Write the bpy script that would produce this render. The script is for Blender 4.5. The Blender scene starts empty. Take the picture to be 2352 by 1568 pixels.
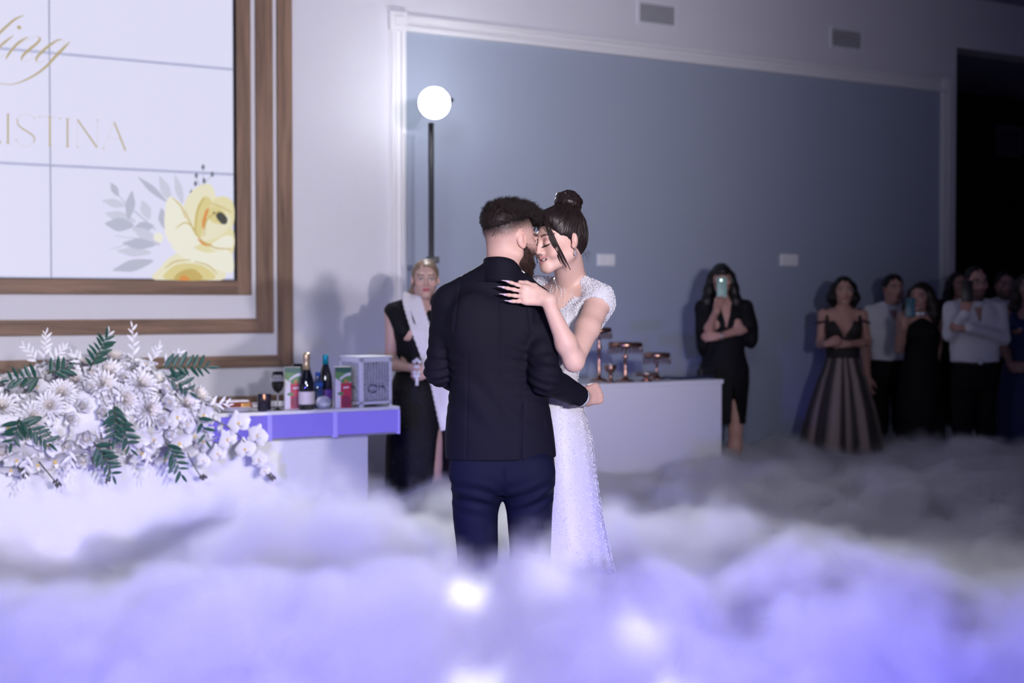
import bpy, bmesh, math, random
import numpy as np
from mathutils import Vector, Matrix

# ------------------------------------------------------------------ camera
SC = bpy.context.scene
COL = SC.collection
F = 3400.0                      # focal length in pixels of the 2352 px frame
HZ = 695.0                      # horizon row
CAMZ = 1.42
PIT = math.atan((784.0 - HZ) / F)
cam_d = bpy.data.cameras.new('camera')
cam_d.sensor_width = 36.0
cam_d.lens = F / 2352.0 * 36.0
cam_d.dof.use_dof = True
cam_d.dof.focus_distance = 5.15
cam_d.dof.aperture_fstop = 2.2
cam_d.clip_end = 100
cam = bpy.data.objects.new('camera', cam_d)
cam.location = (0, 0, CAMZ)
cam.rotation_euler = (math.pi / 2 - PIT, 0, 0)
COL.objects.link(cam)
SC.camera = cam

# ------------------------------------------------------------------ world, exposure
w = bpy.data.worlds.new('hall_ambience')
SC.world = w
w.use_nodes = True
w.node_tree.nodes['Background'].inputs[0].default_value = (0.34, 0.35, 0.70, 1)
w.node_tree.nodes['Background'].inputs[1].default_value = 0.24
SC.view_settings.view_transform = 'Standard'
SC.view_settings.look = 'None'
SC.view_settings.exposure = 0.0
SC.view_settings.gamma = 1.0
SC.view_settings.use_curve_mapping = False
cy = SC.cycles
cy.use_denoising = True
cy.use_adaptive_sampling = True
cy.adaptive_threshold = 0.10
cy.adaptive_min_samples = 12
cy.max_bounces = 8
cy.diffuse_bounces = 3
cy.glossy_bounces = 3
cy.transmission_bounces = 6
cy.volume_bounces = 4
cy.transparent_max_bounces = 12
cy.sample_clamp_indirect = 6.0
cy.volume_step_rate = 2.0
cy.volume_max_steps = 300
cy.caustics_reflective = False
cy.caustics_refractive = False


def lamp(name, typ, loc, energy, color, target=None, size=0.1, cone=60, blend=0.3):
    d = bpy.data.lights.new(name, typ)
    d.energy = energy
    d.color = color
    if typ == 'AREA':
        d.size = size
    else:
        d.shadow_soft_size = size
    if typ == 'SPOT':
        d.spot_size = math.radians(cone)
        d.spot_blend = blend
    o = bpy.data.objects.new(name, d)
    o.location = loc
    if target is not None:
        o.rotation_euler = (Vector(target) - Vector(loc)).to_track_quat('-Z', 'Y').to_euler()
    COL.objects.link(o)
    return o


# the two video lamps that stand behind the photographer
lamp('video_lamp', 'SPOT', (1.90, -2.5, 2.20), 1550, (0.92, 0.885, 1.0), (-1.0, 7.0, 3.1), 0.12, 56, 0.85)
lamp('video_lamp_warm', 'SPOT', (2.60, -2.4, 2.15), 1700, (0.98, 0.89, 0.94), (-2.2, 7.0, 3.1), 0.07, 56, 0.85)
# broad soft fill lamp, added high behind the camera to lift the wall shadows
lamp('added_fill_wash', 'SPOT', (-0.8, -2.2, 3.6), 1700, (0.84, 0.87, 1.0), (-2.1, 9.0, 2.6), 0.8, 44, 0.95)
# violet stage pars, low at the edge of the dance floor, tilted down into the fog
lamp('violet_par', 'SPOT', (-2.2, 0.6, 1.05), 1000, (0.16, 0.13, 1.0), (-1.4, 4.2, 0.05), 0.12, 42, 0.7)
lamp('violet_par', 'SPOT', (2.0, 0.6, 1.05), 1100, (0.16, 0.13, 1.0), (1.1, 3.7, 0.05), 0.12, 34, 0.7)
lamp('violet_par', 'SPOT', (0.0, 0.2, 2.3), 760, (0.15, 0.115, 1.0), (0.0, 3.6, 0.2), 0.12, 42, 0.8)

# ------------------------------------------------------------------ helpers
R_ = random.Random(7)
NR = np.random.RandomState(11)
PI = math.pi


def P(px, py, Y):
    """world point seen at a pixel of the photograph, at distance Y"""
    dx = (px - 1176.0) / F
    du = (784.0 - py) / F
    d = (dx, math.cos(PIT) + du * math.sin(PIT), -math.sin(PIT) + du * math.cos(PIT))
    t = Y / d[1]
    return np.array((d[0] * t, Y, CAMZ + d[2] * t))


TH = math.atan(F / 5270.0)                   # the long wall recedes to the right
W0 = np.array((P(535, HZ, 9.58)[0], 9.58, 0.0))
DW = np.array((math.cos(TH), math.sin(TH), 0.0))
NW = np.array((-math.sin(TH), math.cos(TH), 0.0))   # into the wall


def plane_uz(px, py, org, off=0.0):
    """(u, z) where the pixel's ray meets the plane parallel to the long wall through org, off in front"""
    a = P(px, py, 1.0)
    d = a - np.array((0, 0, CAMZ))
    o = np.array((0, 0, CAMZ)) - (org - NW * off)
    t = -o.dot(NW) / d.dot(NW)
    h = np.array((0, 0, CAMZ)) + d * t
    return (h - org).dot(DW), h[2]


def wuz(px, py, off=0.0):
    return plane_uz(px, py, W0, off)


def link(o, parent=None):
    COL.objects.link(o)
    if parent is not None:
        o.parent = parent
    return o


def tag(o, label=None, cat=None, group=None, kind=None):
    if label:
        o['label'] = label
    if cat:
        o['category'] = cat
    if group:
        o['group'] = group
    if kind:
        o['kind'] = kind
    return o


def empty(name, loc=(0, 0, 0), rz=0.0, parent=None):
    o = bpy.data.objects.new(name, None)
    o.location = loc
    o.rotation_euler = (0, 0, rz)
    o.empty_display_size = 0.1
    return link(o, parent)


def mesh_np(name, V, Fc, mat=None, smooth=True, col=None, parent=None, loc=None):
    """fast mesh from numpy arrays: V (n,3), Fc (m,3|4) or list of polygons"""
    me = bpy.data.meshes.new(name)
    V = np.asarray(V, dtype=np.float32)
    if isinstance(Fc, np.ndarray) and Fc.ndim == 2:
        m, c = Fc.shape
        me.vertices.add(len(V))
        me.vertices.foreach_set('co', V.ravel())
        me.loops.add(m * c)
        me.loops.foreach_set('vertex_index', Fc.astype(np.int32).ravel())
        me.polygons.add(m)
        me.polygons.foreach_set('loop_start', np.arange(0, m * c, c, dtype=np.int32))
        me.polygons.foreach_set('loop_total', np.full(m, c, dtype=np.int32))
        me.update(calc_edges=True)
    else:
        me.from_pydata([tuple(v) for v in V.tolist()], [], [tuple(f) for f in Fc])
        me.update()
    if smooth:
        me.polygons.foreach_set('use_smooth', np.ones(len(me.polygons), dtype=bool))
    if col is not None:
        ca = me.color_attributes.new('Col', 'FLOAT_COLOR', 'POINT')
        c4 = np.ones((len(V), 4), dtype=np.float32)
        c4[:, :3] = col
        ca.data.foreach_set('color', c4.ravel())
    if mat is not None:
        for m_ in (mat if isinstance(mat, (list, tuple)) else [mat]):
            me.materials.append(m_)
    o = bpy.data.objects.new(name, me)
    if loc is not None:
        o.location = loc
    return link(o, parent)


def dup(o, parent=None, name=None):
    c = o.copy()
    if name:
        c.name = name
    COL.objects.link(c)
    c.parent = parent
    return c


class MB:
    """collects simple solids into one mesh"""

    def __init__(s):
        s.v, s.f, s.m = [], [], []

    def add(s, V, Fc, mi=0):
        n = len(s.v)
        s.v += [tuple(map(float, p)) for p in V]
        s.f += [tuple(i + n for i in q) for q in Fc]
        s.m += [mi] * len(Fc)
        return s

    def box(s, x0, x1, y0, y1, z0, z1, mi=0, bev=0.0):
        if bev <= 0:
            V = [(x0, y0, z0), (x1, y0, z0), (x1, y1, z0), (x0, y1, z0), (x0, y0, z1), (x1, y0, z1), (x1, y1, z1), (x0, y1, z1)]
            return s.add(V, [(0, 3, 2, 1), (4, 5, 6, 7), (0, 1, 5, 4), (1, 2, 6, 5), (2, 3, 7, 6), (3, 0, 4, 7)], mi)
        bm = bmesh.new()
        bmesh.ops.create_cube(bm, size=1)
        for v in bm.verts:
            v.co = ((x0 + x1) / 2 + v.co.x * (x1 - x0), (y0 + y1) / 2 + v.co.y * (y1 - y0), (z0 + z1) / 2 + v.co.z * (z1 - z0))
        bmesh.ops.bevel(bm, geom=bm.edges[:], offset=bev, segments=2, affect='EDGES', profile=0.6)
        bm.verts.index_update()
        s.add([v.co[:] for v in bm.verts], [[v.index for v in f.verts] for f in bm.faces], mi)
        bm.free()
        return s

    def lathe(s, prof, n=24, c=(0, 0, 0), mi=0, cap=True):
        """prof: list of (r, z)"""
        V, Fc = [], []
        for r, z in prof:
            for i in range(n):
                a = 2 * PI * i / n
                V.append((c[0] + r * math.cos(a), c[1] + r * math.sin(a), c[2] + z))
        for j in range(len(prof) - 1):
            for i in range(n):
                k = (i + 1) % n
                Fc.append((j * n + i, j * n + k, (j + 1) * n + k, (j + 1) * n + i))
        if cap:
            Fc.append(tuple(range(n - 1, -1, -1)))
            Fc.append(tuple((len(prof) - 1) * n + i for i in range(n)))
        return s.add(V, Fc, mi)

    def tube(s, pts, rad, n=6, mi=0, flat=1.0):
        pts = [Vector(p) for p in pts]
        if not hasattr(rad, '__len__'):
            rad = [rad] * len(pts)
        V, Fc = [], []
        prev = None
        for i, p in enumerate(pts):
            t = (pts[min(i + 1, len(pts) - 1)] - pts[max(i - 1, 0)])
            t = t.normalized() if t.length > 1e-9 else Vector((0, 0, 1))
            if prev is None:
                a = Vector((0, 0, 1)) if abs(t.z) < 0.9 else Vector((1, 0, 0))
                nrm = t.cross(a).normalized()
            else:
                nrm = (prev - t * prev.dot(t))
                nrm = nrm.normalized() if nrm.length > 1e-9 else t.orthogonal().normalized()
            prev = nrm
            b = t.cross(nrm)
            for k in range(n):
                an = 2 * PI * k / n
                V.append(p + (nrm * math.cos(an) + b * math.sin(an) * flat) * rad[i])
        for i in range(len(pts) - 1):
            for k in range(n):
                k2 = (k + 1) % n
                Fc.append((i * n + k, i * n + k2, (i + 1) * n + k2, (i + 1) * n + k))
        Fc.append(tuple(range(n - 1, -1, -1)))
        Fc.append(tuple((len(pts) - 1) * n + k for k in range(n)))
        return s.add(V, Fc, mi)

    def poly(s, pts, y, th=0.002, mi=0):
        """flat outline in x,z extruded from y to y+th"""
        n = len(pts)
        V = [(p[0], y, p[1]) for p in pts] + [(p[0], y + th, p[1]) for p in pts]
        Fc = [tuple(range(n)), tuple(range(2 * n - 1, n - 1, -1))]
        for i in range(n):
            j = (i + 1) % n
            Fc.append((j, i, n + i, n + j))
        return s.add(V, Fc, mi)

    def build(s, name, mats, parent=None, smooth=False, loc=None, rz=None):
        me = bpy.data.meshes.new(name)
        me.from_pydata(s.v, [], s.f)
        for m_ in (mats if isinstance(mats, (list, tuple)) else [mats]):
            me.materials.append(m_)
        me.polygons.foreach_set('material_index', np.array(s.m, dtype=np.int32))
        if smooth:
            me.polygons.foreach_set('use_smooth', np.ones(len(me.polygons), dtype=bool))
        me.update()
        o = bpy.data.objects.new(name, me)
        if loc is not None:
            o.location = loc
        if rz is not None:
            o.rotation_euler = (0, 0, rz)
        return link(o, parent)


def autosmooth(o, ang=40):
    me = o.data
    me.polygons.foreach_set('use_smooth', np.ones(len(me.polygons), dtype=bool))
    bm = bmesh.new()
    bm.from_mesh(me)
    lim = math.radians(ang)
    for e in bm.edges:
        if len(e.link_faces) == 2 and e.calc_face_angle(0) > lim:
            e.smooth = False
    bm.to_mesh(me)
    bm.free()
    return o


# ------------------------------------------------------------------ materials
def lin(r, g, b):
    f = lambda c: (c / 255 / 12.92) if c / 255 <= 0.04045 else ((c / 255 + 0.055) / 1.055) ** 2.4
    return (f(r), f(g), f(b))


def mat(name, c, rough=0.5, metal=0.0, spec=0.5, trans=0.0, ior=1.45, emit=None, es=0.0, sss=0.0, vcol=False,
        noise=0.0, nscale=8.0, bump=0.0, bscale=60.0, bstretch=(1, 1, 1), sheen=0.0, coat=0.0, alpha=1.0, bdist=0.01):
    m = bpy.data.materials.new(name)
    m.use_nodes = True
    nt = m.node_tree
    b = nt.nodes['Principled BSDF']
    I = b.inputs
    I['Base Color'].default_value = (*c, 1)
    I['Roughness'].default_value = rough
    I['Metallic'].default_value = metal
    I['Specular IOR Level'].default_value = spec
    I['Transmission Weight'].default_value = trans
    I['IOR'].default_value = ior
    I['Alpha'].default_value = alpha
    if emit is not None:
        I['Emission Color'].default_value = (*emit, 1)
        I['Emission Strength'].default_value = es
    if sss > 0:
        I['Subsurface Weight'].default_value = sss
        I['Subsurface Radius'].default_value = (0.012, 0.005, 0.003)
        I['Subsurface Scale'].default_value = 1.0
    if sheen > 0:
        I['Sheen Weight'].default_value = sheen
    if coat > 0:
        I['Coat Weight'].default_value = coat
    tc = nt.nodes.new('ShaderNodeTexCoord')
    src = None
    if vcol:
        a = nt.nodes.new('ShaderNodeVertexColor')
        a.layer_name = 'Col'
        src = a.outputs['Color']
    if noise > 0 or vcol:
        n = nt.nodes.new('ShaderNodeTexNoise')
        n.inputs['Scale'].default_value = nscale
        n.inputs['Detail'].default_value = 3
        nt.links.new(tc.outputs['Object'], n.inputs['Vector'])
        mr = nt.nodes.new('ShaderNodeMapRange')
        mr.inputs['To Min'].default_value = 1 - noise
        mr.inputs['To Max'].default_value = 1 + noise
        nt.links.new(n.outputs['Fac'], mr.inputs['Value'])
        mx = nt.nodes.new('ShaderNodeMix')
        mx.data_type = 'RGBA'
        mx.blend_type = 'MULTIPLY'
        mx.inputs['Factor'].default_value = 1.0
        if src is not None:
            nt.links.new(src, mx.inputs['A'])
        else:
            mx.inputs['A'].default_value = (*c, 1)
        nt.links.new(mr.outputs['Result'], mx.inputs['B'])
        nt.links.new(mx.outputs['Result'], I['Base Color'])
    if bump > 0:
        mp = nt.nodes.new('ShaderNodeMapping')
        mp.inputs['Scale'].default_value = bstretch
        nt.links.new(tc.outputs['Object'], mp.inputs['Vector'])
        n2 = nt.nodes.new('ShaderNodeTexNoise')
        n2.inputs['Scale'].default_value = bscale
        n2.inputs['Detail'].default_value = 4
        nt.links.new(mp.outputs['Vector'], n2.inputs['Vector'])
        bp = nt.nodes.new('ShaderNodeBump')
        bp.inputs['Strength'].default_value = bump
        bp.inputs['Distance'].default_value = bdist
        nt.links.new(n2.outputs['Fac'], bp.inputs['Height'])
        nt.links.new(bp.outputs['Normal'], I['Normal'])
    return m


def wood_mat(name, c1, c2, axis=2, rough=0.5):
    m = mat(name, c1, rough)
    nt = m.node_tree
    b = nt.nodes['Principled BSDF']
    tc = nt.nodes.new('ShaderNodeTexCoord')
    mp = nt.nodes.new('ShaderNodeMapping')
    s = [14.0, 14.0, 14.0]
    s[axis] = 0.9
    mp.inputs['Scale'].default_value = s
    nt.links.new(tc.outputs['Object'], mp.inputs['Vector'])
    n = nt.nodes.new('ShaderNodeTexNoise')
    n.inputs['Scale'].default_value = 1.6
    n.inputs['Detail'].default_value = 6
    n.inputs['Distortion'].default_value = 0.8
    nt.links.new(mp.outputs['Vector'], n.inputs['Vector'])
    r = nt.nodes.new('ShaderNodeValToRGB')
    r.color_ramp.elements[0].position = 0.3
    r.color_ramp.elements[0].color = (*c2, 1)
    r.color_ramp.elements[1].position = 0.68
    r.color_ramp.elements[1].color = (*c1, 1)
    nt.links.new(n.outputs['Fac'], r.inputs['Fac'])
    nt.links.new(r.outputs['Color'], b.inputs['Base Color'])
    return m


# ------------------------------------------------------------------ smooth solids: distance fields meshed into one continuous surface
def vec(*a):
    return np.array(a, dtype=np.float64)


def Rz(d):
    a = math.radians(d)
    return np.array(((math.cos(a), -math.sin(a), 0), (math.sin(a), math.cos(a), 0), (0, 0, 1.0)))


def Rx(d):
    a = math.radians(d)
    return np.array(((1.0, 0, 0), (0, math.cos(a), -math.sin(a)), (0, math.sin(a), math.cos(a))))


def Ry(d):
    a = math.radians(d)
    return np.array(((math.cos(a), 0, math.sin(a)), (0, 1.0, 0), (-math.sin(a), 0, math.cos(a))))


class Sdf:
    def __init__(s):
        s.ops = []       # (func, centre, radius, k, mode)
        s.post = []

    def rc(s, a, b, ra, rb=None, k=0.02, mode=0):
        a = np.asarray(a, dtype=np.float32)
        b = np.asarray(b, dtype=np.float32)
        rb = ra if rb is None else rb
        ra, rb = float(ra), float(rb)
        ba = b - a
        l2 = max(float(ba.dot(ba)), 1e-12)
        bn = ba / np.float32(l2)

        def f(p):
            pa = p - a
            t = np.clip(pa @ bn, 0, 1)
            q = pa - t[:, None] * ba
            return np.sqrt(np.einsum('ij,ij->i', q, q)) - (ra + (rb - ra) * t)
        s.ops.append((f, (a + b) / 2, math.sqrt(l2) / 2 + max(ra, rb), k, mode))
        return s

    def chain(s, pts, rad, k=0.02, mode=0):
        for i in range(len(pts) - 1):
            s.rc(pts[i], pts[i + 1], rad[i], rad[i + 1], k, mode)
        return s

    def el(s, c, r, R=None, k=0.02, mode=0):
        c = np.asarray(c, dtype=np.float32)
        r = np.asarray(r, dtype=np.float32)
        R = None if R is None else np.asarray(R, dtype=np.float32)

        def f(p):
            q = p - c
            if R is not None:
                q = q @ R
            q = q / r
            k0 = np.sqrt(np.einsum('ij,ij->i', q, q))
            q = q / r
            k1 = np.sqrt(np.einsum('ij,ij->i', q, q)) + 1e-9
            return np.where(k0 < 1e-4, -r.min(), k0 * (k0 - 1.0) / k1)
        s.ops.append((f, c, r.max(), k, mode))
        return s

    def loft(s, prof, n=2.0, k=0.02, mode=0, fold=None, yaw=0.0, cap=True):
        """prof rows: (z, cx, cy, a, b); cross-section |x/a|^n+|y/b|^n=1 turned by yaw"""
        pr = np.array(sorted(prof), dtype=np.float32)
        z0, z1 = pr[0, 0], pr[-1, 0]
        ca, sa = math.cos(math.radians(yaw)), math.sin(math.radians(yaw))

        def f(p):
            z = np.clip(p[:, 2], z0, z1)
            # smooth interpolation between the rows
            i = np.clip(np.searchsorted(pr[:, 0], z) - 1, 0, len(pr) - 2)
            t = (z - pr[i, 0]) / (pr[i + 1, 0] - pr[i, 0])
            i0 = np.clip(i - 1, 0, len(pr) - 1)
            i3 = np.clip(i + 2, 0, len(pr) - 1)
            t = t[:, None]
            p0, p1, p2, p3 = pr[i0, 1:], pr[i, 1:], pr[i + 1, 1:], pr[i3, 1:]
            g = 0.5 * (2 * p1 + (p2 - p0) * t + (2 * p0 - 5 * p1 + 4 * p2 - p3) * t * t + (3 * p1 - p0 - 3 * p2 + p3) * t ** 3)
            dx = p[:, 0] - g[:, 0]
            dy = p[:, 1] - g[:, 1]
            x = (dx * ca + dy * sa)
            y = (-dx * sa + dy * ca)
            a_, b_ = np.maximum(g[:, 2], 0.004), np.maximum(g[:, 3], 0.004)
            q = np.sqrt((x / a_) ** 2 + (y / b_) ** 2) if n == 2.0 else (np.abs(x / a_) ** n + np.abs(y / b_) ** n) ** (1.0 / n)
            d = (q - 1.0) * np.minimum(a_, b_)
            if fold is not None:
                d = d - fold(np.arctan2(y / b_, x / a_), p[:, 2])
            if cap:
                d = np.maximum(d, np.maximum(z0 - p[:, 2], p[:, 2] - z1))
            return d
        rad = max((z1 - z0) / 2, 0) + 0
        m = max(pr[:, 3].max(), pr[:, 4].max())
        ext = np.abs(pr[:, 1] - pr[:, 1].mean()).max() + np.abs(pr[:, 2] - pr[:, 2].mean()).max()
        s.ops.append((f, vec(pr[:, 1].mean(), pr[:, 2].mean(), (z0 + z1) / 2), math.sqrt(rad * rad + (m + ext) ** 2) + 0.02, k, mode))
        return s

    def cut(s, pt, nrm, k=0.0):
        """removes everything on the side nrm points to"""
        pt = np.asarray(pt, dtype=np.float32)
        nrm = np.asarray(nrm, dtype=np.float32)
        nrm = nrm / np.linalg.norm(nrm)
        s.ops.append((lambda p: (p - pt).dot(nrm), pt, 1e3, k, 2))
        return s

    def ev(s, p, ops=None):
        p = np.asarray(p, dtype=np.float32)
        d = np.full(len(p), 10.0, dtype=np.float32)
        for f, c, r, k, mode in (s.ops if ops is None else ops):
            e = f(p)
            if mode == 0:
                if k > 0:
                    h = np.maximum(k - np.abs(d - e), 0) / k
                    d = np.minimum(d, e) - h * h * k * 0.25
                else:
                    d = np.minimum(d, e)
            else:
                e = -e if mode == 1 else e
                if k > 0:
                    h = np.maximum(k - np.abs(d - e), 0) / k
                    d = np.maximum(d, e) + h * h * k * 0.25
                else:
                    d = np.maximum(d, e)
        for g in s.post:
            d = g(p, d)
        return d

    def mesh(s, vox, B=16, slack=1.12):
        lo = np.min([c - r for f, c, r, k, m in s.ops if m == 0], axis=0) - 4 * vox
        hi = np.max([c + r for f, c, r, k, m in s.ops if m == 0], axis=0) + 4 * vox
        nb = np.ceil((hi - lo) / (vox * B)).astype(int)
        bi = np.stack(np.meshgrid(*[np.arange(n) for n in nb], indexing='ij'), -1).reshape(-1, 3)
        cen = lo + (bi + 0.5) * (vox * B)
        half = vox * B * 0.5 * math.sqrt(3)
        d0 = s.ev(cen)
        keep = np.abs(d0) < half * slack + 0.01
        bi = bi[keep]
        E = np.stack([o[0](cen[keep]) for o in s.ops])
        NX, NY, NZ = [int(n * B + 2) for n in nb]
        g = np.arange(B + 1)
        G = np.stack(np.meshgrid(g, g, g, indexing='ij'), -1).reshape(-1, 3)
        ids, pos, quads = [], [], []
        cc = [(x, y, z) for x in (0, 1) for y in (0, 1) for z in (0, 1)]
        edges = [(i, k_) for i, a in enumerate(cc) for k_, b in enumerate(cc) if k_ > i and sum(abs(a[j] - b[j]) for j in range(3)) == 1]
        for ib, b in enumerate(bi):
            base = b * B
            p = (lo + (base + G) * vox).astype(np.float32)
            ops = [o for j, o in enumerate(s.ops) if (E[j, ib] if o[4] < 2 else -E[j, ib]) < half * 1.25 + o[3] + 0.012]
            if not any(o[4] == 0 for o in ops):
                continue
            D = s.ev(p, ops).reshape(B + 1, B + 1, B + 1)
            S = D < 0
            if S.all() or not S.any():
                continue
            c8 = S[:-1, :-1, :-1].astype(np.int8)
            for o in cc[1:]:
                c8 = c8 + S[o[0]:o[0] + B, o[1]:o[1] + B, o[2]:o[2] + B]
            idx = np.argwhere((c8 > 0) & (c8 < 8))
            if len(idx) == 0:
                continue
            DD = [D[idx[:, 0] + o[0], idx[:, 1] + o[1], idx[:, 2] + o[2]] for o in cc]
            cnt = np.zeros(len(idx), dtype=np.float32)
            acc = np.zeros((len(idx), 3), dtype=np.float32)
            for ja, jc in edges:
                da, dc = DD[ja], DD[jc]
                m = ((da < 0) != (dc < 0)).astype(np.float32)
                t = np.where(m > 0, da / np.where(m > 0, da - dc, 1), 0)
                cnt += m
                oa, oc = cc[ja], cc[jc]
                for ax_ in range(3):
                    acc[:, ax_] += m * (oa[ax_] + t * (oc[ax_] - oa[ax_]))
            w_ = acc / cnt[:, None]
            gi = idx + base
            ids.append((gi[:, 0] * NY + gi[:, 1]) * NZ + gi[:, 2])
            pos.append(lo + (gi + w_) * vox)
            for ax in range(3):
                o1, o2 = [(1, 2), (2, 0), (0, 1)][ax]
                s0 = [slice(0, B)] * 3
                s1 = [slice(0, B)] * 3
                s1[ax] = slice(1, B + 1)
                A, C = S[tuple(s0)], S[tuple(s1)]
                e = np.argwhere(A != C)
                if len(e) == 0:
                    continue
                inside = A[tuple(e.T)]
                ge = e + base

                def cid(u, v):
                    h = ge.copy()
                    h[:, o1] += u
                    h[:, o2] += v
                    return (h[:, 0] * NY + h[:, 1]) * NZ + h[:, 2]
                q = np.stack((cid(-1, -1), cid(0, -1), cid(0, 0), cid(-1, 0)), 1)
                q[~inside] = q[~inside][:, ::-1]
                quads.append(q)
        ids = np.concatenate(ids)
        pos = np.concatenate(pos)
        quads = np.concatenate(quads)
        o = np.argsort(ids)
        ids, pos = ids[o], pos[o]
        j = np.clip(np.searchsorted(ids, quads), 0, len(ids) - 1)
        ok = (ids[j] == quads).all(1)
        return pos, j[ok]


def snoise(p, f, seed=0):
    """cheap smooth pseudo-noise in [-1,1]"""
    r = np.random.RandomState(seed)
    out = np.zeros(len(p))
    for i in range(5):
        d = r.normal(size=3)
        d /= np.linalg.norm(d)
        e = r.normal(size=3)
        e /= np.linalg.norm(e)
        out += np.sin((p @ d) * f * (0.7 + 0.25 * i) + 1.7 * np.sin((p @ e) * f * 0.6 + r.rand() * 6) + r.rand() * 6)
    return out / 5 * 1.4


def sm(x, a, b):
    t = np.clip((x - a) / (b - a), 0, 1)
    return t * t * (3 - 2 * t)


# ------------------------------------------------------------------ people: heads, hands
class Head:
    """head in local axes: face towards -Y, up +Z, origin between the ears at eye height"""

    def __init__(s, C, R, sc=1.0, male=True):
        s.C, s.R, s.sc, s.male = np.asarray(C, float), R, sc, male

    def w(s, *p):
        return s.C + s.R @ (np.array(p, float) * s.sc)

    def loc(s, p):
        return ((p - s.C) @ s.R) / s.sc

    def prims(s, S, fine=True, smile=0.0, closed=False, ears=(1, 1)):
        w, c, R = s.w, s.sc, s.R
        E = lambda p, r, k, mode=0, RR=None: S.el(w(*p), np.array(r) * c, R if RR is None else R @ RR, k * c, mode)
        L = lambda a, b, ra, rb, k, mode=0: S.rc(w(*a), w(*b), ra * c, rb * c, k * c, mode)
        jw = 0.052 if s.male else 0.046
        E((0, 0.020, 0.030), (0.074, 0.095, 0.086), 0.02)
        E((0, -0.030, -0.022), (0.060, 0.062, 0.078), 0.03)
        for sx in (-1, 1):
            L((sx * jw, 0.004, -0.058), (sx * 0.014, -0.074, -0.094), 0.022, 0.016, 0.028)
            E((sx * 0.041, -0.060, -0.024), (0.024, 0.022, 0.020), 0.02)
        E((0, -0.079, -0.096), (0.022, 0.018, 0.017), 0.018)
        L((-0.034, -0.080, 0.024), (0.034, -0.080, 0.024), 0.012, 0.012, 0.018)
        E((0, -0.083, -0.062), (0.026, 0.018, 0.022), 0.02)
        for sx in (-1, 1):
            E((sx * 0.032, -0.100, 0.001), (0.019, 0.018, 0.0125), 0.012, 1)
        # nose
        L((0, -0.086, 0.016), (0, -0.104, -0.026), 0.0075, 0.0095, 0.010)
        E((0, -0.107, -0.031), (0.0105, 0.011, 0.0095), 0.008)
        for sx in (-1, 1):
            E((sx * 0.0115, -0.096, -0.036), (0.0075, 0.010, 0.0075), 0.006)
        # eyeballs and lids
        for sx in (-1, 1):
            E((sx * 0.031, -0.0765, 0.001), (0.0150, 0.0135, 0.0120), 0.003)
            if closed:
                E((sx * 0.031, -0.0770, 0.000), (0.0165, 0.0150, 0.0135), 0.006)
            else:
                L((sx * 0.017, -0.087, 0.007), (sx * 0.046, -0.079, 0.007), 0.0042, 0.0042, 0.004)
        # lips
        up = 0.003 * smile
        if smile > 0:
            E((0, -0.0985, -0.0630), (0.0280, 0.0300, 0.0058), 0.002, 1)
            for sx in (-1, 1):
                E((sx * 0.040, -0.066, -0.046), (0.018, 0.018, 0.014), 0.02)
        for sx in (-1, 1):
            L((0, -0.0975, -0.0575 + up * 0.5), (sx * (0.020 + 0.008 * smile), -0.0855 + 0.009 * smile, -0.0605 + 2.2 * up), 0.0058 - 0.0012 * smile, 0.0030, 0.004)
            L((0, -0.0955 + 0.002 * smile, -0.0685 - 2.2 * up), (sx * (0.018 + 0.009 * smile), -0.0850 + 0.009 * smile, -0.0635 + 1.8 * up), 0.0066 - 0.0010 * smile, 0.0030, 0.004)
        # ears
        for sx, on in zip((-1, 1), ears):
            if not on:
                continue
            RR = Rz(sx * 22) @ Rx(-14)
            E((sx * 0.077, 0.014, -0.006), (0.0075, 0.0185, 0.031), 0.006, 0, RR)
            if fine:
                E((sx * 0.0865, 0.008, -0.002), (0.0075, 0.0095, 0.019), 0.004, 1, RR)
                E((sx * 0.079, 0.016, -0.002), (0.0060, 0.0035, 0.011), 0.004, 0, RR)
                E((sx * 0.077, 0.003, -0.028), (0.0070, 0.008, 0.009), 0.005, 0, RR)
        return S

    def colours(s, p, skin, lip, brow, eye=True, closed=False, shadow=None, smile=0.0, stubble=None):
        q = s.loc(p)
        n = len(q)
        col = np.tile(np.array(skin), (n, 1))
        near = (np.abs(q).max(1) < 0.15)
        x, y, z = np.abs(q[:, 0]), q[:, 1], q[:, 2]

        def mix(m, c):
            m = np.clip(m * near, 0, 1)[:, None]
            col[:] = col * (1 - m) + np.array(c) * m
        # warm cheeks, nose, ears
        mix(0.35 * np.exp(-(((x - 0.045) / 0.02) ** 2 + ((z + 0.03) / 0.018) ** 2)) * (y < 0), np.array(skin) * (1.0, 0.72, 0.70))
        mix(0.30 * ((x > 0.074) & (((y - 0.016) / 0.024) ** 2 + ((z + 0.004) / 0.034) ** 2 < 1)), np.array(skin) * (1.0, 0.78, 0.74))
        if stubble is not None:
            m = sm(-z, 0.030, 0.060) * sm(-y, -0.02, 0.0) * 0.8
            m = np.maximum(m, 0.75 * np.exp(-((z + 0.047) / 0.007) ** 2) * (x < 0.026) * (y < -0.07))
            mix(m, stubble)
        lipz = -0.0625 + (0.009 * smile) * np.clip(x / 0.026, 0, 1)
        lm = (x < 0.022 + 0.009 * smile) & (y < -0.079 + 0.008 * smile) & (np.abs(z - lipz) < (0.0105 + 0.004 * smile) * (1.15 - (x / (0.03 + 0.006 * smile)) ** 2))
        if smile > 0:
            lm = (x < 0.031) & (y < -0.068) & (z < -0.0500 + 4.0 * x * x) & (z > -0.0815 + 26.0 * x * x)
        mix(lm * 0.9, lip)
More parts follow.
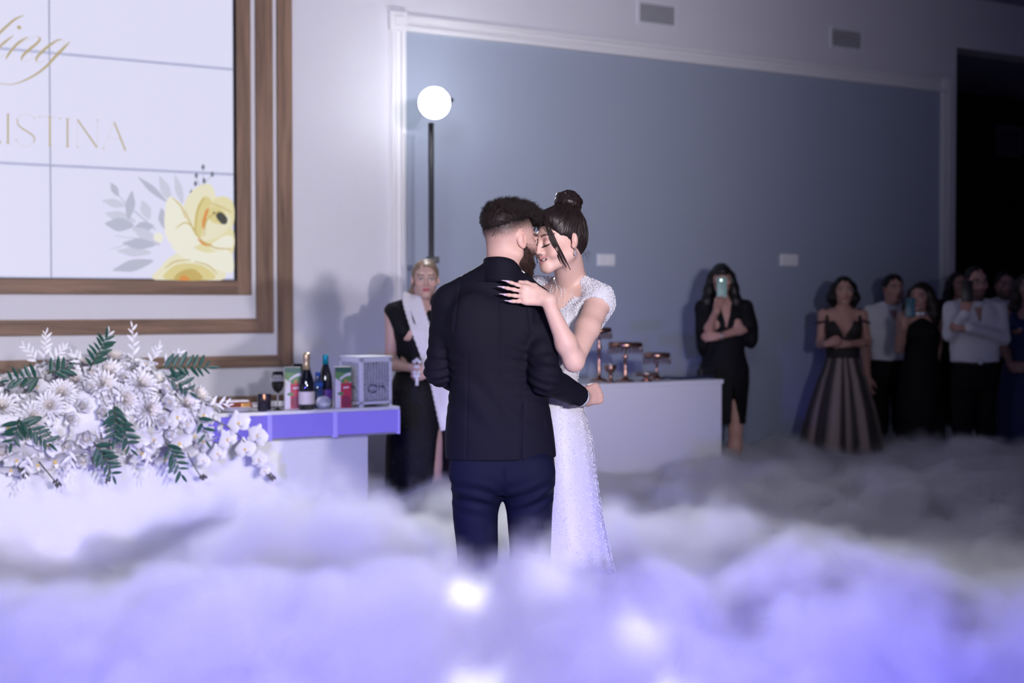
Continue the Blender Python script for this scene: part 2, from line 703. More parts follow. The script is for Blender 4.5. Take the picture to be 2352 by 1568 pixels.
        if smile > 0:
            mix(((x < 0.026) & (y < -0.060) & (y > -0.0925 + 12 * x * x) & (np.abs(z + 0.0630) < 0.0050)) * 0.95, np.array(lip) * 0.12)
        else:
            mix(((x < 0.021) & (y < -0.076) & (np.abs(z - lipz) < 0.0018)) * 0.8, np.array(lip) * 0.25)
        bz = 0.0245 + 0.004 * np.sin(np.clip((x - 0.014) / 0.036, 0, 1) * PI * 0.8)
        mix(((x > 0.013) & (x < 0.053) & (y < -0.05) & (np.abs(z - bz) < (0.0052 if s.male else 0.0040))) * 0.9, brow)
        if shadow is not None:
            mix(0.75 * np.exp(-(((x - 0.032) / 0.018) ** 2 + ((z - 0.010) / 0.010) ** 2)) * (y < -0.05), shadow)
        if eye:
            if closed:
                zz = -0.007 - 0.0045 * (1 - ((x - 0.031) / 0.016) ** 2)
                mix(((np.abs(x - 0.031) < 0.017) & (y < -0.06) & (np.abs(z - zz) < 0.0022)) * 0.95, (0.012, 0.008, 0.008))
            else:
                e = ((x - 0.0315) / 0.0135) ** 2 + ((z + 0.0005) / 0.0058) ** 2
                mix(((e < 1) & (y < -0.06)) * 1.0, (0.62, 0.58, 0.58))
                mix(((((x - 0.0315) ** 2 + (z) ** 2) < 0.0062 ** 2) & (e < 1.15) & (y < -0.06)) * 1.0, (0.02, 0.014, 0.012))
                mix(((np.abs(x - 0.0315) < 0.017) & (y < -0.06) & (np.abs(z - 0.0062) < 0.0022)) * 0.85, (0.02, 0.012, 0.012))
        return col


def nrm(v):
    v = np.asarray(v, float)
    return v / (np.linalg.norm(v) + 1e-12)


def hand(S, W, d, back, side=1, curl=(20, 30, 25), sc=1.0, spread=4.0, thumb=(0.6, 0.75, 0.25), fr=1.0, k=0.006, curls=None):
    """hand at wrist W, fingers along d, back of hand towards 'back'; side=+1 puts the thumb along back x d"""
    x = nrm(d)
    z = nrm(np.asarray(back, float) - x * np.dot(back, x))
    y = np.cross(z, x) * side
    T = lambda p: W + (x * p[0] + y * p[1] + z * p[2]) * sc
    offs = (0.027, 0.009, -0.010, -0.027)
    kn = (0.088, 0.092, 0.087, 0.078)
    ln = (0.074, 0.082, 0.076, 0.060)
    S.rc(W - x * 0.02 * sc, T((0.02, 0, 0)), 0.0235 * sc, 0.0225 * sc, k * 3)
    tips = []
    for i in range(4):
        a, b = (0.012, offs[i] * 0.55, 0), (kn[i], offs[i], 0.002)
        S.rc(T(a), T(b), 0.0150 * sc, 0.0112 * sc, k * 1.6)
        S.rc(T((kn[i] - 0.004, offs[i], 0.003)), T((kn[i] + 0.004, offs[i], 0.002)), 0.0108 * sc, 0.0104 * sc, k)
        S.rc(T((0.03, offs[i] * 0.7, -0.006)), T((kn[i] - 0.01, offs[i], -0.007)), 0.012 * sc, 0.0105 * sc, k * 2)
        ang = 0.0
        p = np.array(b)
        sp = math.radians(spread * (1.5 - i))
        r = [0.0095 * fr, 0.0086 * fr, 0.0078 * fr, 0.0062 * fr]
        cu = curl if curls is None else curls[i]
        for j, fl in enumerate((0.44, 0.31, 0.25)):
            ang += math.radians(cu[j])
            q = p + np.array((math.cos(ang) * math.cos(sp), math.sin(sp), -math.sin(ang))) * ln[i] * fl
            S.rc(T(p), T(q), r[j] * sc, r[j + 1] * sc, k)
            p = q
        tips.append((T(p), nrm(x * math.cos(ang) - z * math.sin(ang)), z * math.cos(ang) + x * math.sin(ang)))
    td = np.array((thumb[0], thumb[1], -thumb[2]))
    td /= np.linalg.norm(td)
    a = np.array((0.016, 0.016, -0.006))
    b = a + td * 0.042
    td2 = nrm(td + np.array((0.45, -0.25, -0.10)))
    c = b + td2 * 0.034
    e = c + nrm(td2 + np.array((0.3, -0.2, -0.1))) * 0.027
    S.rc(T(a), T(b), 0.0165 * sc, 0.0125 * sc, k * 2)
    S.rc(T(b), T(c), 0.0115 * sc, 0.0100 * sc, k)
    S.rc(T(c), T(e), 0.0098 * sc, 0.0074 * sc, k)
    return tips


def strands(name, roots, dirs, lens, rad, mat_, parent, seg=3, droop=0.0, wob=0.2, seed=1, n=3, bend=None):
    """thin tapered hairs joined into one mesh"""
    rs = np.random.RandomState(seed)
    N = len(roots)
    roots = np.asarray(roots, float)
    dirs = np.asarray(dirs, float)
    dirs = dirs / (np.linalg.norm(dirs, axis=1, keepdims=True) + 1e-9)
    lens = np.broadcast_to(np.asarray(lens, float), (N,))
    pts = [roots]
    d = dirs.copy()
    for i in range(seg):
        d = d + rs.normal(size=(N, 3)) * wob
        d[:, 2] -= droop
        if bend is not None:
            d = d + bend
        d /= (np.linalg.norm(d, axis=1, keepdims=True) + 1e-9)
        pts.append(pts[-1] + d * (lens / seg)[:, None])
    a = np.cross(dirs, np.array((0.31, 0.52, 0.79)))
    a /= (np.linalg.norm(a, axis=1, keepdims=True) + 1e-9)
    b = np.cross(dirs, a)
    V = np.zeros((N, seg + 1, n, 3))
    for i in range(seg + 1):
        r = rad * (1 - 0.8 * i / seg)
        for k in range(n):
            an = 2 * PI * k / n
            V[:, i, k] = pts[i] + (a * math.cos(an) + b * math.sin(an)) * r
    base = (np.arange(N) * (seg + 1) * n)[:, None]
    Fs = []
    for i in range(seg):
        for k in range(n):
            k2 = (k + 1) % n
            Fs.append(base + np.array([[i * n + k, i * n + k2, (i + 1) * n + k2, (i + 1) * n + k]]))
    return mesh_np(name, V.reshape(-1, 3), np.concatenate(Fs), mat_, True, None, parent)

# ------------------------------------------------------------------ the hall
M = {}
M['wall'] = mat('white_plaster', (0.66, 0.65, 0.70), 0.75, noise=0.03, nscale=1.5, bump=0.05, bscale=180)
M['blue'] = mat('blue_grey_paint', lin(157, 166, 184), 0.7, noise=0.03, nscale=1.2, bump=0.05, bscale=180)
M['trim'] = mat('white_moulding_paint', (0.76, 0.75, 0.78), 0.55)
M['ceil'] = mat('ceiling_paint', (0.30, 0.30, 0.42), 0.8)
M['floor'] = mat('polished_floor', (0.50, 0.47, 0.46), 0.25, noise=0.08, nscale=2.0)
M['wood_v'] = wood_mat('oak_upright', lin(146, 118, 98), lin(104, 82, 70), 2)
M['wood_h'] = wood_mat('oak_rail', lin(146, 118, 98), lin(104, 82, 70), 0)
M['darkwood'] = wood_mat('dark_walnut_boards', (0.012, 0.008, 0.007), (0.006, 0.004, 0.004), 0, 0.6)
M['black'] = mat('black_plastic', (0.012, 0.012, 0.014), 0.45)
M['white_pl'] = mat('white_plastic', (0.8, 0.8, 0.82), 0.4)
M['vent'] = mat('white_vent_metal', (0.70, 0.70, 0.75), 0.5)
M['vent_shade'] = mat('vent_shade_dark', (0.02, 0.02, 0.03), 0.8)

UL = -7.5
u_open = wuz(2195, 400)[0]
z_open = wuz(2195, 108)[1]
CEIL = wuz(2300, 12)[1] + 0.02
mb = MB().box(UL, u_open, 0, 0.25, 0, CEIL).box(u_open, u_open + 4.5, 0, 0.25, z_open, CEIL)
wall = mb.build('wall_back', M['wall'], loc=W0, rz=TH)
tag(wall, kind='structure', label='long white plaster wall behind the screen and guests')
# recess on the right behind the guests
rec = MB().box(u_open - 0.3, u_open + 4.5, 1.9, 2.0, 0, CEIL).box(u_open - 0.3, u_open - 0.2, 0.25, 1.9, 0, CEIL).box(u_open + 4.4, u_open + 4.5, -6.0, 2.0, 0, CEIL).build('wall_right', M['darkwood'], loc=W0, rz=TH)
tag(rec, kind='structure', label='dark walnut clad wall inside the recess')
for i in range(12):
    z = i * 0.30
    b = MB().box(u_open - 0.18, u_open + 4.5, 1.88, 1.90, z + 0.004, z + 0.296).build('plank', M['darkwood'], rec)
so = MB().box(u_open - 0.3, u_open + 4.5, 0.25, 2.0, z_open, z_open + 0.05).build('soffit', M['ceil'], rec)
# ceiling, floor, side wall
FL = MB().box(-9, 11, -4, 22, -0.10, 0).build('floor', M['floor'])
tag(FL, kind='structure', label='polished hall floor under the fog')
CE = MB().box(-9, 11, -4, 22, CEIL, CEIL + 0.1).build('ceiling', M['ceil'])
tag(CE, kind='structure', label='blue-grey hall ceiling')
bb = MB().box(UL, wuz(893, 600)[0], -0.018, 0, 0, 0.09).box(wuz(2180, 600)[0], u_open, -0.018, 0, 0, 0.09).build('baseboard_back', M['trim'], loc=W0, rz=TH)
tag(bb, kind='structure')

# painted blue panel and its moulding
uL, uR = wuz(927, 400)[0], wuz(2158, 400)[0]
zT = 0.5 * (wuz(927, 72)[1] + wuz(2158, 212)[1])
pn = MB().box(uL - 0.02, uR + 0.02, -0.004, 0, 0, zT + 0.02).build('painted_panel', M['blue'], wall)


def moulding(name, x0, x1, z0, z1, vert, lab):
    m_ = MB()
    if vert:
        w_ = x1 - x0
        m_.box(x0, x1, -0.016, 0, z0, z1)
        m_.box(x0 + 0.06 * w_, x0 + 0.26 * w_, -0.040, -0.016, z0, z1, bev=0.006)
        m_.box(x0 + 0.40 * w_, x0 + 0.52 * w_, -0.026, -0.016, z0, z1, bev=0.004)
        m_.box(x0 + 0.70 * w_, x0 + 1.0 * w_, -0.045, -0.016, z0, z1, bev=0.006)
    else:
        h = z1 - z0
        m_.box(x0, x1, -0.016, 0, z0, z1)
        m_.box(x0, x1, -0.045, -0.016, z0, z0 + 0.30 * h, bev=0.006)
        m_.box(x0, x1, -0.026, -0.016, z0 + 0.48 * h, z0 + 0.60 * h, bev=0.004)
        m_.box(x0, x1, -0.040, -0.016, z0 + 0.76 * h, z0 + 0.94 * h, bev=0.006)
    o = m_.build(name, M['trim'], loc=W0, rz=TH)
    tag(o, kind='structure', label=lab)
    return o


mw = uL - wuz(893, 400)[0]
moulding('trim_1', uL - mw, uL, 0, zT, True, 'white fluted upright moulding beside the lamp stand')
moulding('trim_2', uL, uR, zT, zT + mw * 1.0, False, 'long white moulding along the top of the blue panel')
moulding('trim_3', uR, uR + mw * 0.8, 0, zT, True, 'white upright moulding beside the dark recess')
for k, (u0, wd) in enumerate(((uL - mw, mw), (uR, mw * 0.8))):
    m_ = MB().box(u0 - 0.01, u0 + wd + 0.01, -0.05, 0, zT - 0.005, zT + mw + 0.01, bev=0.008)
    m_.box(u0 + 0.2 * wd, u0 + 0.8 * wd, -0.064, -0.05, zT + 0.2 * mw, zT + 0.8 * mw, bev=0.006)
    o = m_.build('trim_%d' % (4 + k), M['trim'], loc=W0, rz=TH)
    tag(o, kind='structure', label=('white corner block of the moulding above the lamp stand', 'white corner block of the moulding near the dark recess')[k])


def vent(px0, py0, px1, py1, off, n, lab, frame=M['vent'], y0=0.0):
    org = W0 + NW * y0
    a = plane_uz(px0, py0, org)
    b = plane_uz(px1, py1, org)
    t = empty('air_vent', org + DW * a[0] + np.array((0, 0, b[1])), TH)
    w_, h = b[0] - a[0], a[1] - b[1]
    f_ = 0.022
    MB().box(0, w_, -0.004, 0, 0, h).build('shade_plate', M['vent_shade'], t)  # flat dark plate, the shade behind the slats put into its colour
    m_ = MB()
    for q in ((-f_, 0, -f_, h + f_), (w_, w_ + f_, -f_, h + f_), (0, w_, -f_, 0), (0, w_, h, h + f_)):
        m_.box(q[0], q[1], -0.012, 0, q[2], q[3])
    m_.build('frame', frame, t)
    first = None
    for i in range(n):
        zc = h * (i + 0.5) / n
        if first is None:
            s_ = MB()
            hh = h / n
            s_.add([(0, -0.006, -0.21 * hh), (w_, -0.006, -0.21 * hh), (w_, -0.013, 0.21 * hh), (0, -0.013, 0.21 * hh),
                    (0, -0.003, -0.21 * hh), (w_, -0.003, -0.21 * hh), (w_, -0.010, 0.21 * hh), (0, -0.010, 0.21 * hh)],
                   [(0, 1, 2, 3), (7, 6, 5, 4), (0, 4, 5, 1), (3, 2, 6, 7), (0, 3, 7, 4), (1, 5, 6, 2)])
            first = o = s_.build('slat', frame, t)
        else:
            o = dup(first, t)
        o.location = (0, 0, zc)
    tag(t, lab, 'vent', 'air vents')
    return t


vent(1468, 6, 1548, 60, 0, 6, 'white slatted air vent high on the wall above the bride')
vent(1910, 66, 1976, 114, 0, 6, 'white slatted air vent high on the wall, nearer the dark recess')
vent(2291, 292, 2342, 356, 0, 12, 'dark square slatted air vent inside the dark recess', mat('grey_vent_metal', (0.12, 0.13, 0.17), 0.6), 1.88)

for px, lab in ((1390, 'white double wall socket beside the bride, on the blue wall'), (1810, 'white double wall socket between the guests, on the blue wall')):
    a, b = wuz(px - 20, 583), wuz(px + 20, 611)
    t = empty('wall_socket', W0 + DW * a[0] + np.array((0, 0, b[1])) - NW * 0.004, TH)
    w_, h = b[0] - a[0], a[1] - b[1]
    MB().box(0, w_, -0.012, 0, 0, h, bev=0.004).build('plate', M['white_pl'], t)
    for q in (0.04, 0.53):
        MB().box(w_ * q, w_ * (q + 0.43), -0.022, -0.012, h * 0.1, h * 0.9, bev=0.004).build('socket_insert', M['white_pl'], t)
    tag(t, lab, 'socket', 'wall sockets')

# ------------------------------------------------------------------ oak frames round the video wall
def rail(px0, py0, px1, py1):
    a = wuz(px0, py0, 0.03)
    b = wuz(px1, py1, 0.03)
    return a[0], b[0], b[1], a[1]


ULf = -6.5
fr = [((545, 577), (642, 676)), ((590, 627), (733, 768)), ((639, 671), (822, 850))]
labs = ['innermost oak frame hugging the video wall', 'middle oak frame around the video wall', 'outer oak frame around the video wall']
for k, ((xa, xb), (ya, yb)) in enumerate(fr):
    ua, ub = wuz(xa, 400, 0.03)[0], wuz(xb, 400, 0.03)[0]
    za, zb = wuz(300, yb, 0.03)[1], wuz(300, ya, 0.03)[1]
    t = empty('oak_border', W0, TH)
    MB().box(ua, ub, -0.03 - 0.004 * k, 0, za, CEIL - 0.05, bev=0.003).build('upright', M['wood_v'], t)
    MB().box(ULf, ua, -0.03 - 0.004 * k, 0, za, zb, bev=0.003).build('rail', M['wood_h'], t)
    tag(t, labs[k], 'frame')
a, b = wuz(655, 906, 0.03), wuz(655, 923, 0.03)
t = empty('oak_rail', W0, TH)
MB().box(ULf, a[0], -0.05, 0, b[1] - 0.02, a[1], bev=0.003).build('rail', M['wood_h'], t)
tag(t, 'low oak rail on the wall just above the glowing table', 'rail')

# ------------------------------------------------------------------ video wall
def emis(name, c, s=1.0):
    m = mat(name, (0.02, 0.02, 0.02), 0.35, emit=c, es=s)
    return m


M['screen'] = emis('lit_screen', (0.74, 0.73, 0.93), 0.95)
M['gold_px'] = emis('gold_print', (0.47, 0.39, 0.21), 0.95)
M['gold_thin'] = emis('pale_gold_print', (0.66, 0.62, 0.66), 0.95)
SOFF = 0.025
us1 = wuz(537, 400, SOFF)[0]
us0 = wuz(116, 400, SOFF)[0]
cw = us1 - us0
zs = [0.5 * (wuz(116, 640, SOFF)[1] + wuz(535, 641, SOFF)[1]), 0.5 * (wuz(116, 378, SOFF)[1] + wuz(535, 402, SOFF)[1]), 0.5 * (wuz(116, 122, SOFF)[1] + wuz(535, 159, SOFF)[1])]
zs.append(zs[2] + (zs[2] - zs[1]))
vw = empty('video_wall', W0, TH)
MB().box(us1 - 3 * cw - 0.03, us1 + 0.018, -SOFF + 0.004, 0, zs[0] - 0.01, zs[3] + 0.02).build('bezel', M['black'], vw)
tag(vw, 'large lit video wall of joined panels with gold lettering and a yellow rose', 'screen')
M['seam'] = mat('border_reflection_grey', (0.55, 0.58, 0.70), 0.35)  # lighter grey: the bezel's reflection put into the border colour
for i in range(3):
    for j in range(3):
        u0 = us1 - (i + 1) * cw
        o = MB().box(u0 + 0.005, u0 + cw - 0.005, -SOFF, -SOFF + 0.02, zs[j] + 0.009, zs[j + 1] - 0.009).build('screen_panel', M['screen'], vw)
        MB().box(u0 + 0.0015, u0 + cw - 0.0015, -SOFF + 0.001, -SOFF + 0.02, zs[j] + 0.0003, zs[j + 1] - 0.0003).build('panel_border', M['seam'], o)


def cat_curve(pts, n=8, closed=False):
    pts = [np.array(p, float) for p in pts]
    N = len(pts)
    out = []
    rng = range(N) if closed else range(N - 1)
    for i in rng:
        g = lambda k: pts[k % N] if closed else pts[min(max(k, 0), N - 1)]
        p0, p1, p2, p3 = g(i - 1), g(i), g(i + 1), g(i + 2)
        for q in range(n):
            t = q / n
            out.append(0.5 * (2 * p1 + (p2 - p0) * t + (2 * p0 - 5 * p1 + 4 * p2 - p3) * t * t + (3 * p1 - p0 - 3 * p2 + p3) * t ** 3))
    if not closed:
        out.append(pts[-1])
    return out


def stroke(mb, pts, off, smooth_=True, n=8):
    """pts: (px, py, width_px); flat ribbon on the screen"""
    c = cat_curve(pts, n) if smooth_ else [np.array(p, float) for p in pts]
    L, Rr = [], []
    for i, p in enumerate(c):
        t = c[min(i + 1, len(c) - 1)][:2] - c[max(i - 1, 0)][:2]
        t = t / (np.linalg.norm(t) + 1e-9)
        nn = np.array((-t[1], t[0])) * p[2] / 2
        L.append(wuz(p[0] + nn[0], p[1] + nn[1], off))
        Rr.append(wuz(p[0] - nn[0], p[1] - nn[1], off))
    for i in range(len(c) - 1):
        mb.poly([L[i], L[i + 1], Rr[i + 1], Rr[i]], -off, 0.0008)
    return mb


cc5 = lambda x, y: (x / 4.481, 20 + y / 4.481)
C5 = lambda l: [(*cc5(x, y), w_) for x, y, w_ in l]
so = SOFF + 0.0012
g = MB()
for s_ in ([(-60, 310, 5), (0, 245, 6), (80, 170, 6), (160, 105, 5), (245, 68, 1.5)],
           [(-60, 470, 3), (0, 390, 5), (60, 335, 5.5), (140, 275, 1.5)],
           [(60, 520, 2), (90, 465, 5.5), (150, 390, 6), (210, 335, 5.5), (290, 290, 1.5)],
           [(395, 290, 2), (412, 315, 5), (370, 365, 6), (290, 430, 6.5), (232, 490, 5.5), (222, 535, 2)],
           [(640, 318, 1.5), (590, 325, 4), (500, 385, 6), (420, 455, 6.5), (375, 510, 5), (380, 548, 1.5)],
           [(722, 335, 1.5), (660, 400, 6), (590, 470, 7), (495, 575, 6), (400, 655, 5), (290, 720, 4), (180, 765, 2.5), (90, 780, 1.8), (-40, 762, 1.6)]):
    stroke(g, C5(s_), so)
g.poly([wuz(44 + 5.2 * math.cos(a_ * PI / 6) + 1.0 * math.sin(a_ * PI / 6), 63 + 4.4 * math.sin(a_ * PI / 6), so) for a_ in range(12)], -so, 0.0008)
for x, y0, y1, w_ in ((82, 1085, 1385, 4.2), (514, 1112, 1410, 4.4), (695, 1132, 1420, 3.8)):
    stroke(g, C5([(x, y0, w_), (x, y1, w_)]), so, False)
    for y in (y0, y1):
        stroke(g, C5([(x - 18, y, 1.2), (x, y, 2.2), (x + 18, y, 1.2)]), so, False)
stroke(g, C5([(180, 1130, 2), (185, 1190, 2.8), (240, 1238, 3.2), (310, 1282, 3.4), (355, 1330, 3), (345, 1380, 2)]), so)
stroke(g, C5([(795, 1138, 3.4), (1000, 1430, 3.6)]), so, False)
stroke(g, C5([(1175, 1165, 3.4), (1290, 1455, 3.8)]), so, False)
stroke(g, C5([(-130, 1070, 4.2), (-130, 1370, 4.2)]), so, False)
stroke(g, C5([(-70, 1235, 3.6), (5, 1385, 3.6)]), so, False)
for p in ((355, 1125), (405, 1112), (622, 1130), (170, 1352), (1003, 1150), (797, 1425), (1065, 1440), (1290, 1457)):
    stroke(g, C5([(p[0] - 10, p[1] - 8, 1.0), (p[0], p[1], 2.6), (p[0] + 10, p[1] + 4, 1.0)]), so, False)
o = g.build('gold_lettering', M['gold_px'], vw)
g = MB()
for s_ in ([(190, 375, 1.2), (280, 320, 1.4), (350, 292, 1.6), (398, 290, 2)], [(222, 535, 1.5), (260, 545, 1.4), (350, 500, 1.2)],
           [(640, 318, 1.5), (662, 335, 1.2), (640, 380, 1.2)], [(380, 548, 1.5), (410, 562, 1.3), (500, 500, 1.2), (560, 440, 1.2)], [(-40, 540, 1.2), (0, 505, 1.2), (60, 450, 1.2)],
           [(355, 1125, 1.5), (300, 1090, 1.5), (230, 1085, 1.4), (180, 1130, 1.8)], [(345, 1380, 1.8), (290, 1412, 1.5), (210, 1400, 1.4), (170, 1350, 1.5)]):
    stroke(g, C5(s_), so)
for s_ in ([(400, 1108, 1.3), (625, 1124, 1.3)], [(797, 1140, 1.2), (797, 1425, 1.2)], [(1004, 1150, 1.3), (1004, 1430, 1.3)], [(1172, 1165, 1.2), (1065, 1440, 1.2)], [(1112, 1330, 1.2), (1238, 1340, 1.2)],
           [(-130, 1072, 1.2), (-60, 1090, 1.2), (-40, 1150, 1.2), (-70, 1230, 1.2), (-130, 1236, 1.2)]):
    stroke(g, C5(s_), so, False)
g.build('fine_lettering', M['gold_thin'], vw)

# printed rose and leaves
def blob(pts, off, mat_, name):
    c = [wuz(p[0], p[1], off) for p in cat_curve(pts, 6, True)]
    n = len(c)
    m_ = MB()
    cx = (sum(p[0] for p in c) / n, sum(p[1] for p in c) / n)
    V = [(cx[0], -off, cx[1])] + [(p[0], -off, p[1]) for p in c]
    m_.add(V, [(0, 1 + (i + 1) % n, 1 + i) for i in range(n)])
    return m_.build(name, mat_, vw)


M['leaf_px'] = emis('grey_leaf_print', (0.48, 0.49, 0.62), 0.95)
M['leaf2_px'] = emis('pale_leaf_print', (0.60, 0.60, 0.74), 0.95)
M['leafd_px'] = emis('dark_bud_print', (0.16, 0.18, 0.25), 0.95)
YP = [emis('rose_print_%d' % i, c, 0.95) for i, c in enumerate(((0.80, 0.76, 0.56), (0.70, 0.61, 0.28), (0.84, 0.82, 0.70), (0.56, 0.42, 0.13), (0.76, 0.70, 0.42), (0.70, 0.28, 0.06), (0.06, 0.06, 0.05)))]
c2 = lambda l: [(x / 2.24, y / 2.24) for x, y in l]


def leaf(x, y, dx, dy, wd, mat_, k):
    n_ = np.array((-dy, dx), float) / math.hypot(dx, dy) * wd / 2
    a = np.array((x, y), float)
    d = np.array((dx, dy), float)
    pts = [a, a + d * 0.25 + n_ * 0.7, a + d * 0.55 + n_, a + d * 0.82 + n_ * 0.5, a + d, a + d * 0.82 - n_ * 0.5, a + d * 0.55 - n_, a + d * 0.25 - n_ * 0.7]
    blob(c2(pts), SOFF + 0.0010 + k * 0.0002, mat_, 'printed_leaf')


for i, q in enumerate(((610, 1010, -40, -70, 36), (650, 1060, -125, -30, 44), (660, 1130, 20, -150, 50), (700, 1140, -160, -45, 60), (690, 1160, -150, -10, 70),
                       (770, 1130, -40, -100, 55), (790, 1160, -110, 20, 60), (820, 1250, -140, -80, 60), (800, 1260, -170, -10, 55), (780, 1300, -180, -10, 50),
                       (790, 1340, -210, 50, 60), (880, 1040, -60, -135, 50), (860, 1040, -150, -130, 34), (940, 1050, -40, -150, 40), (850, 1180, -20, -110, 50))):
    leaf(*q, (M['leaf_px'], M['leaf2_px'])[i % 2], 0 + (i % 3))
g = MB()
for l in ([(800, 1180, 3), (720, 1110, 3), (650, 1050, 2.5), (610, 1005, 1.5)], [(820, 1260, 3), (730, 1230, 2), (640, 1220, 1.5), (590, 1210, 1)], [(1030, 1010, 2), (1045, 940, 2), (1045, 870, 1.5)],
          [(1040, 960, 2), (1085, 905, 1.5)], [(1035, 970, 2), (1010, 910, 1.5)], [(680, 1245, 2), (610, 1270, 1.5), (570, 1280, 1.2)]):
    stroke(g, [(x / 2.24, y / 2.24, w_ * 1.1) for x, y, w_ in l], SOFF + 0.0017)
g.build('printed_stems', M['leaf_px'], vw)
for x, y in ((1045, 860), (1092, 897), (1010, 903), (1006, 945), (985, 990), (1050, 930)):
    blob(c2([(x - 9, y), (x, y - 16), (x + 9, y), (x, y + 14)]), so + 0.0006, M['leafd_px'], 'printed_bud')
ro = [
    ([(800, 1440), (830, 1370), (880, 1320), (960, 1290), (1060, 1300), (1130, 1350), (1140, 1440)], 0),
    ([(850, 1200), (850, 1070), (880, 1010), (960, 1080), (1000, 1180), (960, 1270), (890, 1260)], 2),
    ([(940, 1090), (990, 980), (1075, 945), (1110, 1010), (1100, 1080), (1010, 1180)], 0),
    ([(1080, 1060), (1130, 1010), (1198, 1040), (1198, 1160), (1130, 1150)], 4),
    ([(1000, 1290), (1040, 1200), (1130, 1170), (1198, 1180), (1198, 1300), (1120, 1340)], 4),
    ([(900, 1170), (950, 1140), (1010, 1180), (1040, 1240), (980, 1270), (910, 1230)], 2),
    ([(880, 1260), (960, 1260), (1060, 1300), (1180, 1290), (1198, 1400), (1100, 1380), (950, 1330)], 2),
    ([(1000, 1200), (1010, 1080), (1050, 1010), (1090, 1040), (1060, 1110), (1050, 1210)], 1),
    ([(1040, 1210), (1070, 1120), (1140, 1080), (1190, 1130), (1150, 1200), (1060, 1240)], 0),
    ([(1060, 1090), (1110, 1060), (1160, 1100), (1150, 1150), (1090, 1140)], 1),
    ([(1040, 1140), (1060, 1080), (1075, 1075), (1060, 1130), (1045, 1180)], 5),
    ([(1110, 1110), (1135, 1090), (1168, 1120), (1165, 1150), (1140, 1150)], 6),
    ([(1015, 1225), (1060, 1250), (1110, 1262), (1050, 1262)], 5),
    ([(1080, 1270), (1150, 1215), (1198, 1220), (1195, 1270), (1130, 1290)], 2),
    ([(850, 1435), (890, 1370), (960, 1355), (1050, 1370), (1100, 1435)], 1),
    ([(900, 1438), (930, 1395), (1000, 1385), (1040, 1438)], 3),
    ([(920, 1440), (945, 1415), (980, 1440)], 5),
    ([(790, 1215), (815, 1195), (840, 1215), (830, 1245), (800, 1240)], 2),
]
for k, (pts, ci) in enumerate(ro):
    blob(c2(pts), SOFF + 0.0018 + 0.00025 * k, YP[ci], 'printed_petal')
# fine petal edges of the printed roses
g = MB()
for l in ([(1005, 1200, 1), (1015, 1090, 2.5), (1050, 1015, 1.5)], [(1050, 1215, 1), (1065, 1130, 2.2), (1130, 1085, 1.2)], [(950, 1080, 1), (995, 1180, 2), (1040, 1240, 1.5)], [(1040, 1240, 1.5), (1110, 1275, 2), (1190, 1280, 1)],
          [(905, 1175, 1), (955, 1145, 1.6), (1010, 1185, 1)], [(885, 1015, 1), (930, 1060, 1.8), (955, 1120, 1)], [(1085, 1045, 1), (1130, 1060, 1.6), (1190, 1090, 1)], [(850, 1380, 1), (900, 1345, 1.8), (980, 1335, 1)], [(1000, 1345, 1), (1070, 1365, 1.8), (1120, 1410, 1)]):
    stroke(g, [(x / 2.24, y / 2.24, w_ * 1.6) for x, y, w_ in l], SOFF + 0.0070)
g.build('printed_petal_edges', YP[3], vw)
g = MB()
rr_ = random.Random(2)
for k in range(9):
    x, y = 1128 + rr_.uniform(-30, 30), 1118 + rr_.uniform(-28, 28)
    g.poly([wuz((x + 6 * math.cos(a_ * PI / 4)) / 2.24, (y + 6 * math.sin(a_ * PI / 4)) / 2.24, SOFF + 0.0072) for a_ in range(8)], -SOFF - 0.0072, 0.0006)
o = g.build('printed_stamens', YP[6], vw)
o['kind'] = 'stuff'

# ------------------------------------------------------------------ glowing head table
T0 = np.array((P(918, HZ, 8.2)[0], 8.2, 0.0))
tuz = lambda px, py, off=0.0: plane_uz(px, py, T0, off)
ZT = 0.5 * (tuz(918, 936)[1] + tuz(620, 942)[1])
ZB = 0.5 * (tuz(918, 996)[1] + tuz(620, 1012)[1])
M['tabwhite'] = mat('white_table_laminate', (0.74, 0.74, 0.77), 0.45)
M['tabmirror'] = mat('silver_table_edge', (0.45, 0.44, 0.58), 0.25, metal=0.7)
M['violet_led'] = mat('violet_light_panel', (0.03, 0.025, 0.09), 0.35, emit=(0.17, 0.135, 0.74), es=0.9, noise=0.2, nscale=3)
M['violet_led2'] = mat('violet_light_edge', (0.10, 0.09, 0.22), 0.3, emit=(0.26, 0.22, 0.85), es=0.85)
tab = empty('head_table', T0, TH)
tag(tab, 'long white head table with a violet glowing front band', 'table')
UT = -4.2
MB().box(UT, 0, 0.0, 0.75, ZT - 0.018, ZT, bev=0.003).build('table_top', M['tabwhite'], tab)
MB().box(UT, -0.004, 0.012, 0.74, ZB, ZT - 0.018).build('apron', M['tabmirror'], tab)
divs = [0.0, tuz(770, 970)[0], tuz(620, 970)[0]]
dw = divs[1] - divs[2]
while divs[-1] > UT + dw:
    divs.append(divs[-1] - dw)
for i in range(len(divs) - 1):
    MB().box(divs[i + 1] + 0.012, divs[i] - 0.012, 0.0, 0.012, ZB + 0.012, ZT - 0.020).build('light_panel', M['violet_led'], tab)
for i, u in enumerate(divs):
    MB().box(u - 0.012, u + (0.012 if i else 0.0), -0.004, 0.012, ZB, ZT - 0.018, bev=0.003).build('divider', M['violet_led2'], tab)
ub = tuz(845, 1050, -0.05)[0]
MB().box(UT, ub, 0.05, 0.6, 0.0, ZB, bev=0.002).build('table_base', M['tabwhite'], tab)


def ont(px, v, z=None):
    u = tuz(px, 930, -v)[0]
    return T0 + DW * u + NW * v + np.array((0, 0, ZT if z is None else z))


